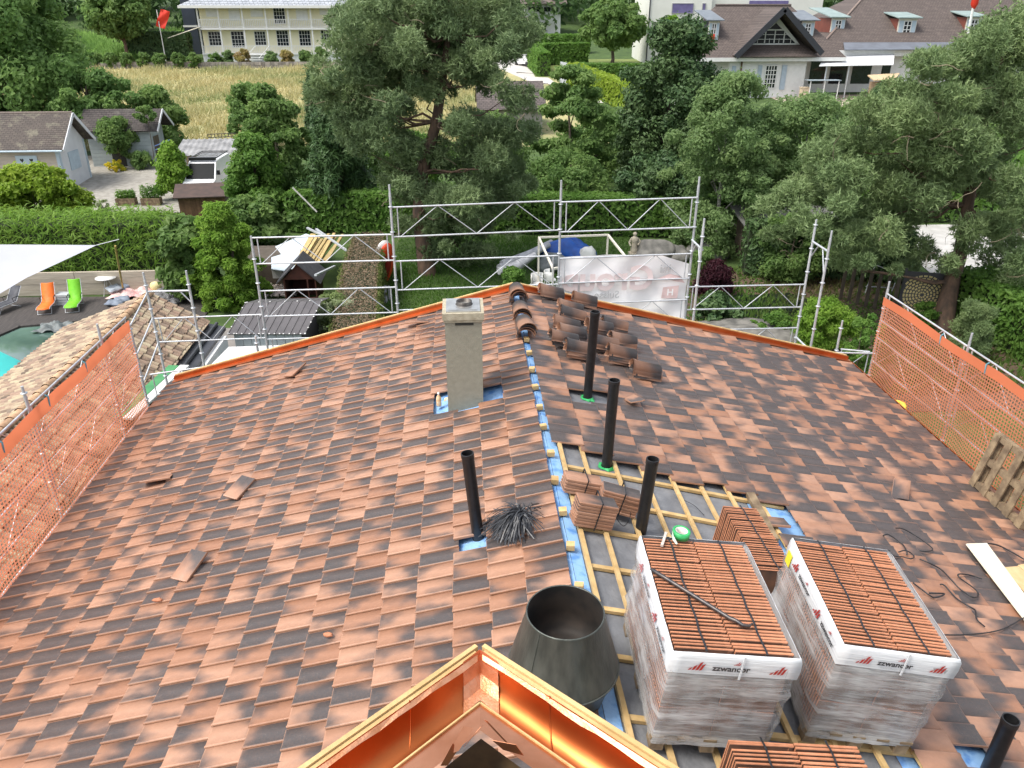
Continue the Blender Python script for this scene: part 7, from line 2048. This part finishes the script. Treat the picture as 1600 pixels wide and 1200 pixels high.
def car(label, u, v, D, yaw, c_):
    p = ony(u, v, D); z0 = th(D); t = thing('parked_car', label, 'car', (p.x, D, z0), 'cars on the lane')
    t.rotation_euler = (0, 0, yaw)
    prof_ = [(-2.0, .3), (-2.05, .65), (-1.1, .82), (-.55, 1.38), (.9, 1.42), (1.6, .95), (2.0, .9), (2.0, .3)]; n = len(prof_)
    b = MB(); vs = [(-.85 * (1 if z < .95 else .82), y, z) for y, z in prof_] + [(.85 * (1 if z < .95 else .82), y, z) for y, z in prof_]
    b.add(vs, [tuple(range(n)), tuple(range(n, 2 * n))[::-1]] + [(i, (i + 1) % n, n + (i + 1) % n, n + i) for i in range(n)]); o = b.build('body', mat('carpaint_%s' % label[:5], c_, rough=.25, coat=.4), None); o.parent = t
    b = MB(); b.add([(-.66, -1.06, .88), (.66, -1.06, .88), (.62, -.60, 1.36), (-.62, -.60, 1.36)], [(0, 1, 2, 3)]); o = b.build('windscreen', DARKG, None); o.parent = t; o.location = (0, -.03, .02)
    for sx in (-.8, .8):
        for yy in (-1.3, 1.3):
            b = MB(); b.lathe([(.001, -.09), (.31, -.09), (.31, .09), (.001, .09)], 14); o = b.build('wheel', BLACK, None); o.parent = t; o.location = (sx, yy, .31); o.rotation_euler = (0, R(90), 0)
car('silver blue car glimpsed through the pine branches', 748, 88, 100, .2, (.30, .38, .46)); car('white car by the curved hedge on the lane', 823, 78, 112, .5, (.7, .7, .7))
# grey gate wall at the top of the lime hedge
gw = MB(); a_, c_ = ony(877, 105, 95), ony(893, 112, 93); gw.prism([(a_.x, 96, th(96)), (a_.x + 1.4, 93.6, th(94)), (a_.x + 1.4, 93.6, th(94) + 2.2), (a_.x, 96, th(96) + 2.3)], (.15, .08, 0)); tag(gw.build('grey_wall', mat('grey_wall', (.40, .42, .45)), at=(a_.x, 95, th(95))), 'short grey garden wall at the top of the lime hedge', 'wall')

# ---- chalet style villa on the right
CY = 84.0
chl = thing('chalet', 'white chalet with brown tiled roof and glazed front gable', 'house', (33, 88, th(86)))
BT = roof_mat('chalet_tiles', (.125, .10, .088), (.10, .08, .072), .32, .14, lichen=(.145, .115, .10))
DKT = mat('dark_trim', (.03, .032, .04), (.025, .027, .033), 2, rough=.6)
zE = 6.35; x0, x1 = 28.2, 36.4; g0 = th(CY) - .3
b = MB(); b.bb((x0, CY + .6, g0), (x1, CY + 11, zE)); b.build('wall', WHITE, chl)
ridge_z = ony(1130, 9, 91).z
b = MB(); rx0, rx1 = ony(1118, 9, 91).x, ony(1236, 8, 91).x
b.add([(24.4, CY - .1, zE - .2), (40.3, CY - .1, zE - .2), (40.3, CY + 13, zE - .2), (24.4, CY + 13, zE - .2), (rx0, 91, ridge_z), (rx1, 91, ridge_z)], [(0, 1, 5, 4), (1, 2, 5), (2, 3, 4, 5), (3, 0, 4), (3, 2, 1, 0)])
b.build('roof', BT, chl)
b = MB(); b.tube([(rx0, 91, ridge_z + .05), (rx1, 91, ridge_z + .05)], .13, 8); b.build('ridge_cap', BT, chl)
b = MB(); b.bb((24.6, CY - .25, zE - .5), (40.2, CY - .12, zE - .15)); b.build('eave_board', WHITE, chl)
# front gable
ap, gl, grr = ony(1227, 12, CY - .9), ony(1150, 87, CY - .9), ony(1285, 82, CY - .9)
bkz = Vector((0, 5.5, 0))
for foot in (gl, grr):
    b = MB(); pts = [ap, foot, foot + bkz, ap + bkz]; b.slab(pts if foot is gl else pts[::-1], .12); b.build('gable_roof_slope', BT, chl)
    b = MB(); b.bar(ap + Vector((0, -.05, -.12)), foot + Vector((0, -.05, -.12)), .12, .55, (0, 0, 1)); b.build('barge_board', DKT, chl)
gy = CY + 1.2
w0, w1, wt = xz(1172, 69, gy), xz(1246, 67, gy), xz(1213, 34, gy)
b = MB(); b.prism([(gl.x + .5, gy + .06, gl.z - .2), (grr.x - .4, gy + .06, gl.z - .2), (ap.x, gy + .06, ap.z - .6)], (0, .1, 0)); b.build('gable_wall', WHITE, chl)
gwn = MB(); gwn.poly([(w0[0], gy + .03, w0[1]), (w1[0], gy + .03, w0[1]), (wt[0], gy + .03, wt[1])]); gwn = gwn.build('window', DARKG, chl)
b = MB(); tri = [Vector((w0[0], gy, w0[1])), Vector((w1[0], gy, w0[1])), Vector((wt[0], gy, wt[1]))]
for i in range(3): b.bar(tri[i], tri[(i + 1) % 3], .06, .14, (0, 1, 0)) if False else b.bar(tri[i], tri[(i + 1) % 3], .14, .06, (0, 1, 0))
for k in (.3, .5, .7):
    xk = w0[0] + (w1[0] - w0[0]) * k; hk = (wt[1] - w0[1]) * (k / ((wt[0] - w0[0]) / (w1[0] - w0[0])) if xk < wt[0] else (1 - k) / (1 - (wt[0] - w0[0]) / (w1[0] - w0[0])))
    b.bar((xk, gy, w0[1]), (xk, gy, w0[1] + min(hk, (wt[1] - w0[1]) * .64)), .10, .06, (0, 1, 0))
for k in (.22, .43, .64):
    zk = w0[1] + (wt[1] - w0[1]) * k; b.bar((w0[0] + (wt[0] - w0[0]) * k, gy, zk), (w1[0] + (wt[0] - w1[0]) * k, gy, zk), .05 if k < .6 else .12, .05, (0, 1, 0))
for k in (.15, .4, .6, .85):
    xk = w0[0] + (w1[0] - w0[0]) * k; b.bar((xk, gy, w0[1]), (xk, gy, w0[1] + (wt[1] - w0[1]) * .26), .045, .05, (0, 1, 0))
b.build('frame', WHITE, gwn)
b = MB(); b.slab([(gl.x + .3, CY - .7, gl.z - .15), (grr.x - .3, CY - .7, gl.z - .15), (w1[0] + .6, gy + .02, w0[1] - .1), (w0[0] - .6, gy + .02, w0[1] - .1)], .06); b.build('skirt_roof', BT, chl)
# ground floor: arched french door with blue grey shutters
fy = CY + .6; (da, db_), (dc, dd_) = xz(1193, 137, fy), xz(1214, 103, fy)
sash(chl, 1193, 1214, 103, 137, fy, 4, 5, bar=.07)
for (ua, ub) in ((1180, 1191), (1217, 1230)):
    (xa, zb_), (xb, za) = xz(ua, 140, fy), xz(ub, 102, fy); b = MB(); b.bb((xa, fy - .12, zb_), (xb, fy - .02, za)); b.build('shutter', mat('blue_grey_shutter', (.36, .43, .50), (.31, .38, .44), 3), chl)
(xa, zb_), (xb, za) = xz(1141, 130, fy), xz(1150, 103, fy); b = MB(); b.bb((xa, fy - .12, zb_), (xb, fy - .02, za)); b.build('shutter', mat('blue_grey_shutter', (0, 0, 0)), chl)
p = ony(1157, 112, fy); b = MB(); b.tube([(p.x, fy - .1, g0), (p.x, fy - .1, zE - .3)], .09, 8); b.build('downpipe', mat('copper_brown', (.14, .08, .05)), chl)
def dormer(par, u0, u1, v0, v1, y, dep, roofm, cheekm, lab=None, shutters=True):
    (xa, zb_), (xb, za) = xz(u0, v1, y), xz(u1, v0, y)
    d = MB(); d.bb((xa, y, zb_), (xb, y + dep, za)); d = d.build('dormer', mat('dormer_cream', (.70, .66, .56), (.64, .6, .5), 2), par)
    b = MB(); b.bb((xa - .03, y + .1, zb_), (xa - .002, y + dep, za)); b.bb((xb + .002, y + .1, zb_), (xb + .03, y + dep, za)); b.build('cheek', cheekm, d)
    b = MB(); b.slab([(xa - .35, y - .45, za + .02), (xb + .35, y - .45, za + .02), (xb + .35, y + dep + .8, za + .95), (xa - .35, y + dep + .8, za + .95)], .1); b.build('dormer_roof', roofm, d)
    w_ = xb - xa
    b = MB(); b.bb((xa + w_ * .3, y - .04, zb_ + .25), (xb - w_ * .3, y - .01, za - .25)); gl_ = b.build('window', DARKG, d)
    b = MB(); 
    for k in (0, .5, 1): x = xa + w_ * (.3 + .4 * k); b.bb((x - .05, y - .08, zb_ + .2), (x + .05, y - .041, za - .2))
    for k in (0, .33, .66, 1): z = zb_ + .25 + (za - zb_ - .5) * k; b.bb((xa + w_ * .3, y - .075, z - .04), (xb - w_ * .3, y - .042, z + .04))
    b.build('frame', WHITE, d)
    if shutters:
        for (p_, q_) in ((.05, .27), (.73, .95)): b = MB(); b.bb((xa + w_ * p_, y - .1, zb_ + .15), (xa + w_ * q_, y - .02, za - .2)); b.build('shutter', mat('pale_blue_shutter', (.40, .48, .54), (.35, .43, .48), 3), d)
    return d
GRN = mat('verdigris_sheet', (.26, .33, .31), (.20, .26, .25), 1.5, rough=.6); ZN = mat('zinc_sheet', (.17, .19, .21), (.13, .15, .17), 1.5, rough=.5); REDC = mat('red_brown_cheek', (.20, .06, .04), (.16, .05, .035), 2)
dormer(chl, 1105, 1125, 33, 65, CY + 2.4, 4.0, ZN, DKT); dormer(chl, 1250, 1274, 33, 58, CY + 2.8, 3.5, ZN, DKT)
b = MB(); C4 = [ony(1107, 54, CY + 2.2), ony(1117, 53, CY + 2.2), ony(1115, 66, CY + 2.0), ony(1108, 69, CY + 2.0)]; b.slab(C4, .03)
b2 = b.build('flag_cloth', mat('red_cloth', (0, 0, 0)), None, at=C4[0]); tag(b2, 'small red flag with white marks hanging from the chalet dormer window', 'flag')
b = MB(); b.slab([C4[0].lerp(C4[2], .25) + Vector((-.1, -.08, 0)), C4[0].lerp(C4[2], .3) + Vector((.1, -.08, .1)), C4[0].lerp(C4[2], .6) + Vector((.1, -.08, 0)), C4[0].lerp(C4[2], .6) + Vector((-.05, -.08, -.1))], .01); b.build('white_mark', WHITE, b2)
# awning terrace between chalet and wing, and the long wing
wg = thing('chalet_wing', 'long wing with brown roof, green topped dormers and white awning', 'house', (50, 92, th(88)))
WY = 87.0; wz = ony(1330, 80, WY).z; wx0, wx1 = 36.9, 70.0
b = MB(); b.bb((wx0, WY + 1, th(WY) - .3), (wx1, WY + 14, wz)); b.build('wall', WHITE, wg)
for (u0, u1) in ((1263, 1293.5), (1294, 1328), (1328.5, 1366), (1374, 1396)):
    (xa, zb_), (xb, za) = xz(u0, 131, WY + .9), xz(u1, 88, WY + .9); b = MB(); b.bb((xa, WY + .95, zb_), (xb, WY + .99, za)); b.build('window', DARKG, wg)
b = MB(); b.bb((wx0, WY - .3, wz - .5), (wx1, WY - .15, wz + .1)); b.build('eave_board', WHITE, wg)
b = MB(); rz_ = ony(1450, -22, 97).z
b.add([(wx0 + 1.2, WY - .3, wz), (wx1, WY - .3, wz), (wx1, 106, wz), (wx0 + 1.2, 106, wz), (ony(1365, -20, 97).x, 97, rz_), (wx1 - 4, 97, rz_)], [(0, 1, 5, 4), (1, 2, 5), (2, 3, 4, 5), (3, 0, 4), (3, 2, 1, 0)]); b.build('roof', BT, wg)
b = MB(); A_, B_ = Vector((wx0 + 1.2, WY - .3, wz + .05)), Vector((ony(1365, -20, 97).x, 97, rz_ + .05)); b.tube([A_, B_], .12, 8); b.build('hip_cap', mat('hip_cap', (.24, .18, .15)), wg)
b = MB(); b.slab([Vector((wx0 + 4, WY - .9, wz + .12)), Vector((wx1, WY - .9, wz + .12)), Vector((wx1, WY + .9, wz + .75)), Vector((wx0 + 4.6, WY + .9, wz + .75))], .08); b.build('lead_apron', mat('lead_sheet', (.14, .155, .18), (.11, .12, .14), 1), wg)
dormer(wg, 1296, 1322, 28, 55, WY + 3.2, 5, GRN, REDC); dormer(wg, 1400, 1434, 29, 57, WY + 2.6, 5, GRN, REDC); dormer(wg, 1506, 1536, 27, 54, WY + 2.8, 5, GRN, REDC)
aw = MB(); aw.slab([ony(1290, 85, WY + .6), ony(1398, 81, WY + .6), ony(1396, 101, WY - 4.2), ony(1280, 103, WY - 4.2)], .06); aw = aw.build('awning', mat('awning_white', (.62, .63, .64), (.58, .59, .6), 1), wg)
for u in (1292, 1327): p = ony(u, 104, WY - 4); b = MB(); b.tube([(p.x, p.y, th(WY - 4)), (p.x, p.y, p.z)], .06, 6); b.build('awning_post', STEEL, aw)
ft = thing('terrace_table', 'grey terrace table with thin legs under the awning', 'table', (39, 82.5, th(82.5)))
A_, B_ = ony(1262, 125, 82.5), ony(1312, 124, 82.5)
b = MB(); b.bb((A_.x, 82.0, A_.z - .05), (B_.x, 83.2, A_.z)); b.build('table_top', mat('slate_top', (.30, .36, .40)), ft)
for x in (A_.x + .2, B_.x - .2, (A_.x + B_.x) / 2): b = MB(); b.bar((x, 82.1, th(82)), (x, 82.1, A_.z - .06), .07, .07, (0, 1, 0)); b.build('leg', WHITE, ft)
p = ony(1260, 133, 83); b = MB(); b.bb((p.x - .4, 83, th(83)), (p.x + .4, 83.6, th(83) + 1.15)); b.bb((p.x - .45, 82.95, th(83) + 1.15), (p.x + .45, 83.65, th(83) + 1.22)); tag(b.build('cream_cabinet', mat('cream_cabinet', (.58, .48, .34)), at=(p.x, 83, th(83))), 'small cream cabinet at the corner of the chalet', 'cabinet')
sf = thing('terrace_sofa', 'tan covered terrace furniture under the awning end', 'sofa', tuple(ony(1380, 125, 82)))
C4 = [ony(1356, 117, 82), ony(1406, 114, 83.5), ony(1398, 124, 81), ony(1366, 125, 80.5)]; b = MB(); b.slab(C4, .1); b.build('cover', mat('tan_cover', (.58, .44, .27)), sf)
b = MB(); p = ony(1380, 128, 82); b.bb((p.x - 1.1, 81.6, th(82)), (p.x + 1.0, 82.6, p.z)); b.build('base', mat('tan_base', (.34, .25, .16)), sf)
# white apartment house behind
ab = thing('apartment_house', 'white apartment house with purple blinds behind the chalet', 'building', (31, 117, th(114)))
xa, xb = ony(1015, 30, 112).x, ony(1110, 30, 112).x
b = MB(); b.bb((xa, 112, 3.5), (xb, 122, 13.5)); b.bb((xb + .01, 114, 3.5), (xb + 16, 122, 13.2)); b.build('wall', mat('house_cream', (.66, .66, .60), (.62, .62, .56), 1), ab)
for (u0, u1, v0, v1) in ((1050, 1083, 6, 20), (1097, 1102, 6, 20), (1058, 1072, 45, 58)):
    (x0_, z0_), (x1_, z1_) = xz(u0, v1, 112), xz(u1, v0, 112); b = MB(); b.bb((x0_, 111.9, z0_), (x1_, 111.99, z1_)); w_ = b.build('window', mat('purple_blind', (.15, .13, .27), (.12, .1, .22), 2, rough=.4), ab)
    b = MB(); 
    for (p_, q_) in (((x0_ - .08, z0_ - .08), (x1_ + .08, z0_)), ((x0_ - .08, z1_), (x1_ + .08, z1_ + .08)), ((x0_ - .08, z0_), (x0_, z1_)), ((x1_, z0_), (x1_ + .08, z1_))): b.bb((p_[0], 111.86, p_[1]), (q_[0], 111.995, q_[1]))
    b.build('frame', mat('frame_grey', (.3, .3, .32)), w_)
(x0_, z0_), (x1_, z1_) = xz(1170, 9, 114), xz(1232, 1, 114); b = MB(); b.bb((x0_, 113.9, z0_ - .8), (x1_, 113.99, z1_)); b.build('window', mat('purple_blind', (0, 0, 0)), ab)
b = MB(); b.tube([(xa - .1, 111.9, 4), (xa - .1, 111.9, 13.4)], .08, 6); b.build('downpipe', DKT, ab)
# flagpole with furled red and white flag at the right
p = ony(1515, 60, 70); fpz = thing('flagpole', 'white flagpole with furled red flag in front of the wing roof', 'flagpole', (p.x, 70, th(70)))
b = MB(); A_, B_ = ony(1511, 62, 70), ony(1525, -12, 70); b.tube([Vector((A_.x - .5, 70, th(70))), A_, B_], .11, 8); b.build('pole', WHITE, fpz)
b = MB(); A_, B_ = ony(1521, 14, 70), ony(1526, -12, 70); b.tube([A_, A_.lerp(B_, .3), B_], [.12, .30, .26], 8); b.build('furled_flag', mat('red_cloth', (0, 0, 0)), fpz)
